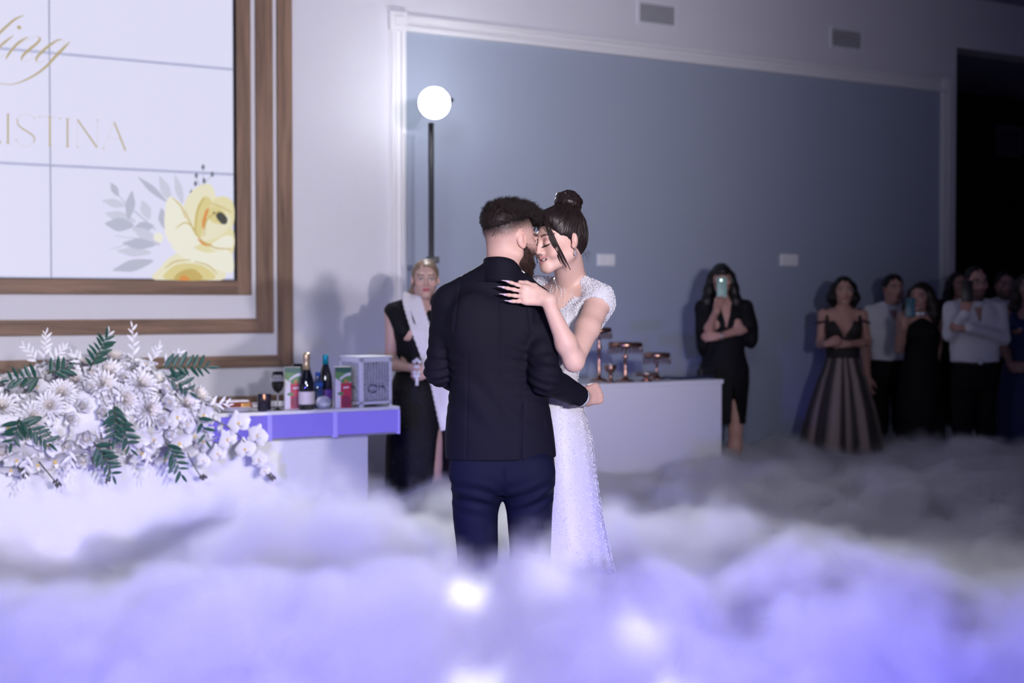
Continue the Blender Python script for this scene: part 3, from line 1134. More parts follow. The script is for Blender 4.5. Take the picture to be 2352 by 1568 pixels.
M['glass'] = mat('clear_glass', (0.92, 0.93, 0.97), 0.03, trans=1.0, ior=1.45)
M['wine'] = mat('red_wine', (0.02, 0.002, 0.006), 0.1)
M['greenglass'] = mat('dark_bottle_glass', (0.004, 0.005, 0.010), 0.06, spec=0.8, coat=0.5)
M['goldfoil'] = mat('gold_foil', (0.55, 0.42, 0.26), 0.35, metal=0.8, bump=0.3, bscale=90)
M['label'] = mat('cream_label', (0.62, 0.55, 0.55), 0.6)
M['teal'] = mat('teal_foil', (0.0, 0.30, 0.36), 0.35, metal=0.4)
M['bluecap'] = mat('blue_cap', (0.02, 0.10, 0.45), 0.4)
M['blueglass'] = mat('blue_bottle_glass', (0.03, 0.06, 0.18), 0.08, spec=0.8, coat=0.5)
M['purple'] = mat('purple_label', (0.14, 0.05, 0.30), 0.5)
M['red_ct'] = mat('red_carton_print', (0.45, 0.012, 0.05), 0.4)
M['red2_ct'] = mat('crimson_fruit_print', (0.22, 0.006, 0.05), 0.4)
M['green_ct'] = mat('green_carton_print', (0.10, 0.24, 0.07), 0.4, noise=0.4, nscale=30)
M['dgreen_ct'] = mat('dark_green_print', (0.02, 0.10, 0.06), 0.4)
M['white_ct'] = mat('white_carton_print', (0.66, 0.62, 0.66), 0.4)
M['orange_ct'] = mat('orange_print', (0.60, 0.16, 0.02), 0.4)
M['china'] = mat('white_china', (0.78, 0.77, 0.80), 0.15)
M['copper'] = mat('copper_cloth', (0.20, 0.05, 0.025), 0.5)
M['goldcloth'] = mat('gold_ribbon', (0.55, 0.30, 0.10), 0.35, metal=0.4)
M['smoke'] = mat('smoked_glass', (0.42, 0.38, 0.55), 0.06, trans=0.95, ior=1.2)
M['wax'] = mat('candle_wax', (0.7, 0.6, 0.5), 0.6)
M['flame'] = mat('candle_flame', (0.1, 0.05, 0.02), 0.5, emit=(1.0, 0.50, 0.18), es=5.0)

# wine glasses
def wineglass(p, lab, wine, h=0.205, r=0.034):
    t = empty('wine_glass', p, 0)
    pr = [(0.032, 0), (0.033, 0.002), (0.012, 0.006), (0.004, 0.014), (0.0035, 0.08), (0.006, 0.092), (0.022, 0.104), (0.031, 0.122), (r, 0.142), (0.033, 0.168), (0.029, h),
          (0.0275, h), (0.0315, 0.168), (0.0325, 0.142), (0.0295, 0.123), (0.021, 0.106), (0.004, 0.096)]
    MB().lathe(pr, 24).build('bowl', M['glass'], t, True)
    if wine:
        MB().lathe([(0.002, 0.0945), (0.0214, 0.1050), (0.0302, 0.1225), (0.0332, 0.142), (0.0332, 0.152), (0.0, 0.152)], 24, cap=False).build('wine', M['wine'], t, True)
    tag(t, lab, 'glass')


wineglass(ont(638, 0.10), 'wine glass of dark red wine beside the left juice carton', True)
wineglass(ont(683, 0.30), 'empty tall stemmed glass behind the champagne bottle', False, 0.235, 0.030)


def bottle(p, lab, body, prof, foil, foilz, labz, lmat, labr, name='bottle', cap=None):
    t = empty(name, p, R_.uniform(0, 1))
    o = MB().lathe(prof, 28).build('bottle_body', body, t, True)
    f = [(r + 0.0012, z) for r, z in prof if z >= foilz]
    if f:
        MB().lathe(f, 24).build('foil' if cap is None else cap, foil, t, True)
    if labz:
        MB().lathe([(labr, labz[0]), (labr, labz[1])], 28, cap=False).build('bottle_label', lmat, t, True)
    tag(t, lab, 'bottle')
    return t


champ = [(0.040, 0.0), (0.0425, 0.006), (0.0430, 0.12), (0.0415, 0.145), (0.033, 0.180), (0.022, 0.215), (0.0165, 0.245), (0.0150, 0.262), (0.0170, 0.266), (0.0172, 0.276), (0.0185, 0.283), (0.0175, 0.300), (0.010, 0.306)]
b_ = bottle(ont(704, 0.046), 'dark champagne bottle with gold foil neck and pale label', M['greenglass'], champ, M['goldfoil'], 0.185, (0.03, 0.098), M['label'], 0.0436, 'champagne_bottle')
wine = [(0.036, 0.0), (0.0380, 0.006), (0.0380, 0.13), (0.035, 0.165), (0.025, 0.205), (0.0165, 0.235), (0.0145, 0.262), (0.0145, 0.283), (0.013, 0.288)]
bottle(ont(748, 0.20), 'dark wine bottle with bright teal foil cap', M['greenglass'], wine, M['teal'], 0.234, (0.035, 0.095), M['purple'], 0.0386, 'wine_bottle')
small = [(0.027, 0.0), (0.029, 0.005), (0.029, 0.105), (0.026, 0.125), (0.016, 0.155), (0.0125, 0.172), (0.0125, 0.193), (0.011, 0.196)]
bottle(ont(730, 0.125), 'small blue water bottle with blue cap between the two dark bottles', M['blueglass'], small, M['bluecap'], 0.171, (0.118, 0.140), M['bluecap'], 0.0282, 'water_bottle', 'cap')

# faceted crystal candle bowl
t = empty('crystal_bowl', ont(743, 0.045), 0)
bm = bmesh.new()
bmesh.ops.create_icosphere(bm, subdivisions=3, radius=0.042)
for v in bm.verts:
    v.co *= 1 + 0.05 * math.sin(v.co.x * 300) * math.sin(v.co.y * 260 + 1) * math.sin(v.co.z * 280)
    v.co.z = max(v.co.z * 0.86 + 0.034, 0.0)
me = bpy.data.meshes.new('bowl')
bm.to_mesh(me)
bm.free()
me.materials.append(mat('faceted_crystal', (0.75, 0.78, 0.88), 0.06, metal=0.55, spec=1.0))
link(bpy.data.objects.new('bowl', me), t)
tag(t, 'round faceted crystal bowl in front of the wine bottle', 'bowl')


def carton(px, v, lab, rz):
    t = empty('juice_carton', ont(px, v), TH + rz)
    w_, d_, h = 0.088, 0.062, 0.225
    MB().box(-w_ / 2, w_ / 2, -d_ / 2, d_ / 2, 0, h, bev=0.002).build('carton_body', M['white_ct'], t)
    y = -d_ / 2 - 0.0006
    MB().poly([(-w_ / 2 + 0.03, 0.002), (w_ / 2, 0.002), (w_ / 2, 0.14), (-w_ / 2 + 0.03, 0.14)], y, 0.0005).build('red_band', M['red_ct'], t)
    MB().poly([(-w_ / 2, 0.165), (0.0, 0.135), (w_ / 2, 0.145), (w_ / 2, h), (-w_ / 2, h)], y - 0.0004, 0.0005).build('leaf_print', M['green_ct'], t)
    MB().poly([(-w_ / 2, 0.2), (w_ / 2, 0.19), (w_ / 2, h), (-w_ / 2, h)], y - 0.0008, 0.0005).build('top_print', M['dgreen_ct'], t)
    pts = [(-0.022 + 0.062 * i / 8, 0.148 + 0.030 * math.sin(i / 8 * 1.7)) for i in range(9)]
    MB().poly([(p[0], p[1]) for p in pts] + [(p[0] + 0.003, p[1] + 0.016) for p in pts[::-1]], y - 0.0012, 0.0005).build('white_arc', M['white_ct'], t)
    MB().poly([(0.005, 0.142), (0.018, 0.140), (0.024, 0.152), (0.012, 0.158)], y - 0.0016, 0.0005).build('orange_print', M['orange_ct'], t)
    MB().poly([(0.016 + 0.027 * math.cos(a * PI / 8), 0.036 + 0.033 * math.sin(a * PI / 8)) for a in range(16)], y - 0.0008, 0.0005).build('fruit_print', M['red2_ct'], t)
    MB().poly([(-0.014 + 0.018 * math.cos(a * PI / 6), 0.080 + 0.009 * math.sin(a * PI / 6)) for a in range(12)], y - 0.0012, 0.0005).build('green_mark', M['green_ct'], t)
    MB().poly([(0.0, 0.108), (0.030, 0.110), (0.030, 0.118), (0.0, 0.116)], y - 0.0012, 0.0005).build('white_mark', M['white_ct'], t)
    tag(t, lab, 'carton')


carton(672, 0.155, 'red and green juice carton beside the champagne bottle', -0.34)
carton(787, 0.06, 'red and green juice carton beside the white card box', -0.34)

# pierced white card box
bx = empty('card_box', ont(829, 0.045), math.radians(40))
M['lace'] = mat('white_pierced_board', (0.72, 0.72, 0.76), 0.5)
S_, H_ = 0.205, 0.268
# shade inside the pierced openings, put into the dark colour of a solid core
M['hole_shade'] = mat('box_inside_shade', (0.07, 0.07, 0.13), 0.8)
MB().box(0.006, S_ - 0.006, 0.006, S_ - 0.006, 0.012, H_ - 0.006).build('box_core', M['hole_shade'], bx)


def pierced(rz, x0, y0, name):
    """a front of thin bars, rings and scrolls over the shade-coloured core"""
    m_ = MB()
    T = lambda u, z: (u, z)
    m_.box(0, S_, -0.004, 0.002, H_ - 0.020, H_)
    m_.box(0, S_, -0.004, 0.002, 0.014, 0.030)
    m_.box(0, 0.016, -0.004, 0.002, 0, H_)
    m_.box(S_ - 0.016, S_, -0.004, 0.002, 0, H_)
    rr = random.Random(5)
    for i in range(9):
        for j in range(11):
            cx, cz = 0.026 + i * 0.0192, 0.044 + j * 0.0196
            r0, r1 = 0.0074, 0.0097
            n = 8
            V = []
            for k in range(n):
                a = 2 * PI * k / n + rr.random()
                V.append((cx + r1 * math.cos(2 * PI * k / n), cz + r1 * math.sin(2 * PI * k / n)))
            W_ = [(cx + r0 * (0.6 + 0.6 * rr.random()) * math.cos(2 * PI * k / n), cz + r0 * math.sin(2 * PI * k / n)) for k in range(n)]
            for k in range(n):
                k2 = (k + 1) % n
                m_.poly([V[k], V[k2], W_[k2], W_[k]], -0.003, 0.004)
    o = m_.build(name, M['lace'], bx)
    o.location = (x0, y0, 0)
    o.rotation_euler = (0, 0, rz)
    g_ = MB()
    for a0, a1, r_, cx, cz in ((0.6, 5.4, 0.030, 0.075, 0.10), (0.0, 3.0, 0.022, 0.135, 0.095), (3.3, 6.0, 0.02, 0.10, 0.125)):
        g_.tube([(cx + r_ * math.cos(a0 + (a1 - a0) * i / 12), -0.005, cz + 0.7 * r_ * math.sin(a0 + (a1 - a0) * i / 12)) for i in range(13)], 0.003, 5)
    g_.build('scroll', M['hole_shade'], o)


pierced(0, 0, 0, 'pierced_front')
pierced(-PI / 2, 0, S_, 'pierced_side')
MB().box(-0.004, S_ + 0.004, -0.004, S_ + 0.004, H_, H_ + 0.010, bev=0.002).build('lid', M['lace'], bx)
tag(bx, 'white box with pierced lace pattern at the table end', 'box')

# candle in a smoked glass
t = empty('candle_holder', ont(607, 0.05), 0)
MB().lathe([(0.035, 0), (0.036, 0.003), (0.036, 0.092), (0.033, 0.092), (0.033, 0.008), (0.0, 0.008)], 28, cap=False).build('glass_cup', M['smoke'], t, True)
MB().lathe([(0.026, 0.009), (0.026, 0.050), (0.0, 0.052)], 20, cap=False).build('candle', M['wax'], t, True)
MB().lathe([(0.001, 0.052), (0.0055, 0.060), (0.006, 0.067), (0.003, 0.078), (0.0003, 0.086)], 10).build('flame', M['flame'], t, True)
tag(t, 'lit candle in a dark glass cup beside the plates', 'candle')
# plates with a folded copper napkin
pp = ont(543, 0.13)
for k in range(2):
    o = MB().lathe([(0.05, 0), (0.075, 0.004), (0.118, 0.016), (0.120, 0.018), (0.075, 0.008), (0.0, 0.006)], 32, cap=False).build('plate', M['china'], loc=pp + np.array((0, 0, 0.0105 * k)))
    autosmooth(o, 60)
    tag(o, ('lower white china plate under the copper napkin beside the flowers', 'upper white china plate carrying the copper napkin beside the flowers')[k], 'plate', 'plates by the flowers')
t = empty('folded_napkin', pp + np.array((0, 0, 0.0175)), TH)
MB().box(-0.075, 0.075, -0.05, 0.05, 0.0, 0.018, bev=0.007).box(-0.070, 0.070, -0.046, 0.046, 0.018, 0.034, bev=0.007).build('cloth', M['copper'], t, True)
MB().box(0.005, 0.058, -0.054, 0.052, -0.001, 0.028, bev=0.006).build('ribbon', M['goldcloth'], t, True)
MB().box(-0.060, 0.055, -0.040, 0.040, 0.034, 0.042, bev=0.003).build('menu_card', M['china'], t)
tag(t, 'copper napkin tied with gold ribbon on the plates', 'napkin')
pp = ont(630, 0.30)
o = MB().lathe([(0.05, 0), (0.075, 0.004), (0.108, 0.016), (0.110, 0.018), (0.075, 0.008), (0.0, 0.006)], 32, cap=False).build('plate', M['china'], loc=pp)
autosmooth(o, 60)
tag(o, 'white china plate behind the candle and wine glass', 'plate', 'plates by the glass')
o = MB().box(-0.05, 0.05, -0.035, 0.035, 0.0, 0.012, bev=0.004).box(-0.045, 0.045, -0.03, 0.03, 0.012, 0.024, bev=0.004).build('paper_napkins', M['china'], loc=pp + np.array((0, 0, 0.010)), rz=TH)
tag(o, 'folded white napkins on the plate behind the candle', 'napkin')

# ------------------------------------------------------------------ flowers on the table
M['petal'] = mat('white_petal', (0.74, 0.73, 0.77), 0.55, noise=0.05, nscale=20)
M['petal_c'] = mat('cream_petal', (0.76, 0.71, 0.68), 0.55, noise=0.06, nscale=20)
M['petal_y'] = mat('yellow_orchid_lip', (0.70, 0.48, 0.12), 0.5)
M['leafg'] = mat('dark_green_leaf', (0.018, 0.075, 0.055), 0.45, noise=0.3, nscale=15)
M['stem'] = mat('green_brown_stem', (0.06, 0.07, 0.03), 0.6)
M['bud'] = mat('dusky_bud', (0.10, 0.09, 0.10), 0.6)


def petal_mesh(L, W_, cup, curl, tip=0.5, nu=6, nv=4, wave=0.0):
    """sheet petal along +X from the origin, facing +Z"""
    V, Fc = [], []
    for i in range(nu + 1):
        t = i / nu
        wd = W_ * math.sin(PI * min(1, (t * (1 - 0.12) + 0.06)) ** tip) ** 0.75
        for j in range(nv + 1):
            s_ = j / nv * 2 - 1
            V.append((L * t * (1 - 0.1 * curl * t), s_ * wd / 2, cup * (s_ * s_) * W_ + curl * L * t * t + wave * math.sin(9 * t + 4 * s_) * L))
    for i in range(nu):
        for j in range(nv):
            a = i * (nv + 1) + j
            Fc.append((a, a + nv + 1, a + nv + 2, a + 1))
    return V, Fc


def tmesh(V, Mx):
    return [tuple(Mx @ Vector(v)) for v in V]


# orchid: petals as pieces of the flower
def mk_orchid():
    c = MB()
    V, Fc = petal_mesh(0.024, 0.020, 0.5, 0.3)
    c.add(tmesh(V, Matrix.Translation((0, 0, 0.006)) @ Matrix.Rotation(-PI / 2, 4, 'Z') @ Matrix.Rotation(-0.5, 4, 'Y')), Fc, 0)
    c.lathe([(0.001, 0.0), (0.006, 0.004), (0.006, 0.010), (0.002, 0.015)], 8, mi=1)
    return c


orch_c = mk_orchid()
op_big = MB()
op_big.add(*petal_mesh(0.056, 0.068, 0.10, 0.12, 0.62, wave=0.01))
op_sm = MB()
op_sm.add(*petal_mesh(0.054, 0.038, 0.10, 0.10, 0.75))
fl = empty('flower_arrangement', T0 + DW * tuz(205, 930, 0.0)[0] + np.array((0, 0, ZT)), TH)
tag(fl, 'long mound of white orchids and chrysanthemums with green sprays on the table', 'flowers')
proto = {}


def first_or_dup(key, build, parent):
    if key not in proto:
        proto[key] = build()
        proto[key].parent = parent
        return proto[key]
    return dup(proto[key], parent)


def place(o, p, nrm_, spin, sc):
    z = Vector(nrm_).normalized()
    q = z.to_track_quat('Z', 'Y')
    o.matrix_local = Matrix.Translation(Vector(p)) @ q.to_matrix().to_4x4() @ Matrix.Rotation(spin, 4, 'Z') @ Matrix.Scale(sc, 4)


def orchid(p, n_, spin, sc):
    o = first_or_dup('orchid', lambda: orch_c.build('orchid', [M['petal'], M['petal_y']], None, True), fl)
    place(o, p, n_, spin, sc)
    for k, (a, big) in enumerate(((90, 0), (215, 0), (325, 0), (8, 1), (172, 1))):
        q = first_or_dup('op%d' % big, lambda: (op_big if big else op_sm).build('petal', M['petal'], None, True), o)
        q.parent = o
        q.matrix_local = Matrix.Translation((0, 0, 0.004 * big)) @ Matrix.Rotation(math.radians(a), 4, 'Z')
    return o


def mk_mum():
    m_ = MB()
    rr = random.Random(3)
    for ring, (n, L, el, W_) in enumerate(((19, 0.060, 6, 0.019), (18, 0.056, 22, 0.018), (16, 0.049, 40, 0.017), (12, 0.040, 58, 0.016), (8, 0.028, 74, 0.013))):
        V, Fc = petal_mesh(L, W_, 0.35, -0.12, 0.8, 4, 2)
        for k in range(n):
            m_.add(tmesh(V, Matrix.Rotation(2 * PI * (k + 0.5 * ring) / n + rr.uniform(-.1, .1), 4, 'Z') @ Matrix.Rotation(-math.radians(el + rr.uniform(-7, 7)), 4, 'Y')), Fc, 1 if ring > 2 else 0)
    return m_


def mk_rose():
    m_ = MB()
    for ring, (n, L, el, W_) in enumerate(((6, 0.046, 22, 0.046), (5, 0.042, 45, 0.042), (5, 0.038, 62, 0.036), (4, 0.034, 76, 0.028), (3, 0.030, 86, 0.020))):
        V, Fc = petal_mesh(L, W_, 0.22, 0.22, 0.6, 5, 4, 0.02)
        for k in range(n):
            m_.add(tmesh(V, Matrix.Rotation(2 * PI * (k + 0.4 * ring) / n, 4, 'Z') @ Matrix.Rotation(-math.radians(el), 4, 'Y')), Fc, 1 if ring > 1 else 0)
    return m_


def mk_cluster():
    m_ = MB()
    rr = random.Random(8)
    V, Fc = petal_mesh(0.014, 0.013, 0.2, 0.1, 0.7, 2, 2)
    for k in range(26):
        z_ = rr.uniform(0.15, 1)
        a = rr.uniform(0, 2 * PI)
        r_ = math.sqrt(1 - z_ * z_)
        n_ = Vector((r_ * math.cos(a), r_ * math.sin(a), z_))
        B_ = Matrix.Translation(n_ * 0.046) @ n_.to_track_quat('Z', 'Y').to_matrix().to_4x4()
        for q in range(4):
            m_.add(tmesh(V, B_ @ Matrix.Rotation(q * PI / 2 + a, 4, 'Z') @ Matrix.Rotation(-0.3, 4, 'Y')), Fc)
    return m_


mum, rose, clus = mk_mum(), mk_rose(), mk_cluster()
fr_ = random.Random(21)
RX, RY, RZf = 0.64, 0.27, 0.225
CZ = 0.012
pts = []
pa_ = np.zeros((300, 3))
tries = 0
while len(pts) < 230 and tries < 30000:
    tries += 1
    a, b = fr_.uniform(0, 2 * PI), math.asin(fr_.uniform(-0.85, 1))
    d = np.array((math.cos(a) * math.cos(b), math.sin(a) * math.cos(b), math.sin(b)))
    if d[1] > 0.35:
        continue
    p = np.array((d[0] * RX, d[1] * RY + 0.06, d[2] * RZf + CZ))
    p[2] += 0.035 * math.sin(p[0] * 7 + 1)
    if p[1] > 0.0 and p[2] < 0.03:
        continue
    if not pts or (((pa_[:len(pts)] - p) ** 2).sum(1) > 0.074 ** 2).all():
        pa_[len(pts)] = p
        n_ = np.array((d[0] / RX, d[1] / RY, d[2] / RZf))
        pts.append((p, n_ / np.linalg.norm(n_)))
base = MB()
bm = bmesh.new()
bmesh.ops.create_icosphere(bm, subdivisions=4, radius=1)
for v in bm.verts:
    v.co = (v.co.x * RX * 0.95, v.co.y * RY * 0.92 + 0.06, v.co.z * RZf * 0.92 + CZ)
    v.co.z += 0.035 * math.sin(v.co.x * 7 + 1)
    if v.co.y > 0.0:
        v.co.z = max(v.co.z, 0.002)
me = bpy.data.meshes.new('flower_foam')
bm.to_mesh(me)
bm.free()
me.materials.append(M['petal'])
link(bpy.data.objects.new('flower_foam', me), fl)
no = 0
for p, n_ in pts:
    nn = n_ + np.array((fr_.uniform(-.3, .3), -0.35 + fr_.uniform(-.3, .2), fr_.uniform(-.25, .35)))
    r_ = fr_.random()
    pp_ = p + n_ * fr_.uniform(-0.012, 0.028)
    sc = fr_.uniform(1.05, 1.4)
    low = p[2] < 0.02
    if (low and r_ < 0.55 or r_ < 0.16) and no < 48:
        no += 1
        orchid(pp_ + n_ * 0.02, nn, fr_.uniform(-0.7, 0.7), sc)
    elif r_ < 0.60:
        place(first_or_dup('mum', lambda: mum.build('chrysanthemum', [M['petal'], M['petal_c']], None, True), fl), pp_, nn, fr_.uniform(0, 6), sc * 1.12)
    elif r_ < 0.80:
        place(first_or_dup('rose', lambda: rose.build('rose', [M['petal'], M['petal_c']], None, True), fl), pp_, nn, fr_.uniform(0, 6), sc)
    else:
        place(first_or_dup('clus', lambda: tag(clus.build('hydrangea', M['petal'], None, True), kind='stuff'), fl), pp_ - n_ * 0.02, nn, fr_.uniform(0, 6), sc * 1.1)


def fl_loc(px, py, off):
    """local point of the arrangement for a pixel, off in front of the table front"""
    u, z = tuz(px, py, off)
    w_ = T0 + DW * u - NW * off + np.array((0, 0, z))
    return Vector(((w_ - T0).dot(DW) - tuz(205, 930, 0.0)[0], -off, z - ZT))


# trailing orchids at the right end
for px, py, sc, sp in ((545, 972, 1.3, 0.2), (588, 1000, 1.2, -0.4), (520, 1010, 1.15, 0.5), (560, 1032, 1.2, 0.1), (592, 1055, 0.9, -0.2), (606, 1082, 0.7, 0.4), (498, 1042, 1.0, 0.2), (465, 1058, 0.8, -0.3)):
    orchid(fl_loc(px, py, 0.16), (0.25, -1, 0.1), sp, sc)
for path, nb in (([(480, 960, .14), (530, 985, .17), (575, 1030, .15), (608, 1078, .12), (628, 1100, .10)], 5), ([(250, 1010, .2), (252, 1060, .18), (247, 1105, .16)], 2), ([(430, 1040, .16), (455, 1085, .14), (470, 1098, .13)], 4),
                 ([(90, 1060, .2), (110, 1085, .18), (135, 1115, .17)], 3), ([(40, 1070, .2), (60, 1095, .18)], 4)):
    m_ = MB()
    c = cat_curve([tuple(fl_loc(*q)) for q in path], 5)
    m_.tube(c, 0.003, 5)
    for k in range(nb):
        q = c[-1 - k]
        for s_ in (-1, 1):
            m_.lathe([(0.001, -0.008), (0.006, -0.002), (0.006, 0.003), (0.001, 0.009)], 6, c=(q[0] + s_ * 0.008, q[1] - 0.004, q[2] + 0.004 * s_), mi=1)
    m_.build('trailing_stem', [M['stem'], M['bud']], fl, True)

lv = MB()
V, Fc = petal_mesh(0.085, 0.027, 0.2, -0.14, 0.85, 5, 2)
lv.add(V, Fc)


def spray(px, py, dirx, dirz, n, L, key, mat_, off, name, nm2, lsc=1.0, fan=55):
    p0 = fl_loc(px, py, off)
    d = Vector((dirx, -0.25, dirz)).normalized()
    m_ = MB()
    path = [p0 + d * (L * i / 6) + Vector((0, -0.02 * math.sin(i / 2), -0.03 * (i / 6) ** 2)) for i in range(7)]
    m_.tube(path, [0.0032 - 0.0004 * i for i in range(7)], 5)
    st = m_.build(name, M['stem'] if mat_ is M['leafg'] else M['petal'], fl, True)
    for k in range(n):
        t = 0.12 + 0.88 * k / (n - 1)
        p = path[int(t * 6)].lerp(path[min(6, int(t * 6) + 1)], t * 6 - int(t * 6))
        sgn = 1 if k % 2 else -1
        an = math.radians(fan) * sgn * (1 - 0.75 * (k == n - 1))
        side = d.cross(Vector((0, -1, 0))).normalized()
        ld = (d * math.cos(an) + side * math.sin(an) + Vector((0, fr_.uniform(-.4, .2), fr_.uniform(-.2, .2)))).normalized()
        q = first_or_dup(key, lambda: lv.build(nm2, mat_, None, True), st)
        q.parent = st
        zz = Vector((fr_.uniform(-.3, .3), -1, 0.4))
        yv = zz.cross(ld).normalized()
        zv = ld.cross(yv)
        Mx = Matrix((ld, yv, zv)).transposed().to_4x4()
        q.matrix_local = Matrix.Translation(p) @ Mx @ Matrix.Scale(lsc * fr_.uniform(0.75, 1.1) * (1 - 0.35 * t), 4)


G_ = M['leafg']
for q in ((205, 850, 0.35, 1, 13, 0.20), (95, 868, -1, 0.15, 11, 0.17), (110, 858, 0.5, 0.3, 7, 0.10), (365, 845, 1, 0.12, 14, 0.24), (380, 862, 1, -0.5, 8, 0.13), (262, 925, -0.1, -1, 12, 0.15), (265, 960, 0.5, -1, 9, 0.14),
          (40, 965, 0.8, -0.5, 12, 0.16), (45, 960, -0.4, -0.7, 9, 0.10), (215, 1015, 0.6, -1, 12, 0.16), (380, 1015, 0.5, -1, 11, 0.15), (455, 955, 0.3, -1, 5, 0.10)):
    spray(*q, 'gleaf', G_, 0.24 if q[1] > 900 else 0.16, 'leaf_spray', 'leaf')
for q in ((100, 830, 0.0, 1, 10, 0.17), (85, 835, -0.5, 0.8, 8, 0.14), (115, 835, 0.5, 0.9, 8, 0.13), (305, 835, -0.1, 1, 9, 0.22), (345, 835, 0.3, 1, 7, 0.12), (375, 838, 0.7, 0.8, 6, 0.12), (235, 830, 0.1, 1, 7, 0.18),
          (185, 835, -0.5, 0.8, 6, 0.10), (160, 1030, -0.1, -1, 8, 0.14), (330, 1020, 0.1, -1, 8, 0.14), (60, 1040, -0.2, -1, 8, 0.14), (480, 930, 1, 0.3, 6, 0.10)):
    spray(*q, 'wleaf', M['petal'], 0.24 if q[1] > 900 else 0.10, 'white_sprig', 'white_leaf', 0.62, 40)

# ------------------------------------------------------------------ the couple
from mathutils.bvhtree import BVHTree
SK_M = np.array((0.57, 0.355, 0.295))
SK_F = np.array((0.64, 0.415, 0.35))
M['skin'] = mat('skin', (0.6, 0.4, 0.3), 0.48, vcol=True, noise=0.04, nscale=40, sss=0.12, spec=0.35)
M['suit'] = mat('navy_suit_wool', (0.0060, 0.0055, 0.0125), 0.75, spec=0.15, bump=0.10, bscale=900)
M['trouser'] = mat('navy_trouser_wool', (0.005, 0.006, 0.020), 0.75, spec=0.15, bump=0.10, bscale=900)
M['shirt'] = mat('white_shirt_cotton', (0.80, 0.80, 0.85), 0.6)
M['hair_d'] = mat('dark_brown_hair', (0.016, 0.010, 0.009), 0.55, spec=0.3, noise=0.3, nscale=60)
M['hair_b'] = mat('brown_hair', (0.015, 0.0085, 0.0078), 0.42, spec=0.40, noise=0.35, nscale=50)
M['beard'] = mat('brown_beard', (0.035, 0.014, 0.009), 0.5, noise=0.4, nscale=120, bump=0.5, bscale=400)
M['button'] = mat('black_button', (0.004, 0.004, 0.006), 0.2)


def person(name, label, base, rz=0.0):
    t = empty(name, base, rz)
    tag(t, label, 'person')
    return t


def add_sdf(S, vox, name, mat_, parent, colf=None, base=None, B=16):
    V, Fc = S.mesh(vox, B)
    col = colf(V) if colf is not None else None
    if base is not None:
        V = V - np.asarray(base)
    return mesh_np(name, V, Fc, mat_, True, col, parent)


def hairdir(V, Fc):
    v = V[Fc]
    n = np.cross(v[:, 1] - v[:, 0], v[:, 3] - v[:, 0])
    return v.mean(1), n / (np.linalg.norm(n, axis=1, keepdims=True) + 1e-12)


# ---------- groom
GY = 5.2
gbase = np.array((P(1140, HZ, GY)[0], GY, 0.0))
groom = person('person', 'groom in a navy suit seen from behind embracing the bride', gbase)
g = lambda px, py, Y=GY: P(px, py, Y)
gh = Head(g(1174, 549, 5.20), Rz(130) @ Rx(10), 0.99, True)
S = Sdf()
gh.prims(S)
S.rc(gh.w(0, 0.036, -0.05), g(1157, 625, 5.205), 0.052, 0.052, 0.03)
S.rc(gh.w(0, 0.010, -0.055), g(1162, 630, 5.225), 0.047, 0.052, 0.03)
# body under the clothes
S.rc(g(1155, 625, 5.20), g(1137, 740, 5.21), 0.052, 0.08, 0.05)
sR, eR, wR = g(1232, 697), g(1252, 868, 5.10), g(1334, 912, 5.31)
sL, eL, wL = g(1032, 697), g(1010, 850, 5.22), g(1110, 905, 5.46)
for a, b, c in ((sR, eR, wR), (sL, eL, wL)):
    S.rc(g(1137, 700), a, 0.05, 0.045, 0.03).rc(a, b, 0.044, 0.036, 0.02).rc(b, c, 0.036, 0.028, 0.02)
hand(S, wR, nrm(vec(0.72, 0.62, 0.12)), vec(0.62, -0.78, 0.10), side=-1, curl=(48, 52, 35), sc=1.0, spread=1.5, thumb=(0.9, 0.35, 0.5))
hand(S, wL, nrm(vec(0.9, 0.3, 0.0)), vec(0, 1, 0), side=1, curl=(20, 25, 20), sc=1.0)

def gcol(p):
    col = gh.colours(p, SK_M, np.array((0.45, 0.16, 0.14)), np.array((0.03, 0.018, 0.014)), stubble=None)
    q = gh.loc(p)
    # faded sides: cropped hair thins out towards the ears and neck
    line = np.minimum(0.066 - 0.57 * q[:, 1], 0.078)
    m = sm(q[:, 2], line - 0.058, line + 0.010) * (np.abs(q).max(1) < 0.15) * sm(q[:, 1], -0.068, -0.045) * (((q[:, 1] - 0.016) / 0.026) ** 2 + ((q[:, 2] + 0.004) / 0.036) ** 2 > 1)
    m = m ** 1.2 * 0.96
    m = np.maximum(m, 0.30 * sm(q[:, 1], 0.04, 0.10) * sm(q[:, 2], -0.075, -0.02) * (np.abs(q).max(1) < 0.15))
    # stubble in front of the ears
    s2 = sm(-q[:, 2], 0.004, 0.045) * sm(-q[:, 1], -0.004, 0.014) * sm(q[:, 1] - 0.5 * q[:, 2], -0.070, -0.040) * 0.85 * (np.abs(q).max(1) < 0.15) * (((q[:, 1] - 0.016) / 0.024) ** 2 + ((q[:, 2] + 0.004) / 0.036) ** 2 > 1)
    m = np.maximum(m, s2)[:, None]
    return col * (1 - m) + np.array((0.036, 0.024, 0.023)) * m


add_sdf(S, 0.0030, 'body', M['skin'], groom, gcol, gbase)

# hair: cropped sides fade, thick top
S = Sdf()
w = gh.w
S.el(w(0, 0.026, 0.046), np.array((0.079, 0.098, 0.082)), gh.R, 0.0)
S.el(w(0, -0.045, 0.085), np.array((0.058, 0.050, 0.040)), gh.R, 0.03)
S.el(w(0, 0.085, 0.045), np.array((0.055, 0.036, 0.055)), gh.R, 0.03)
S.cut(w(0, -0.080, 0), gh.R @ vec(0, -1, -0.55), 0.02)


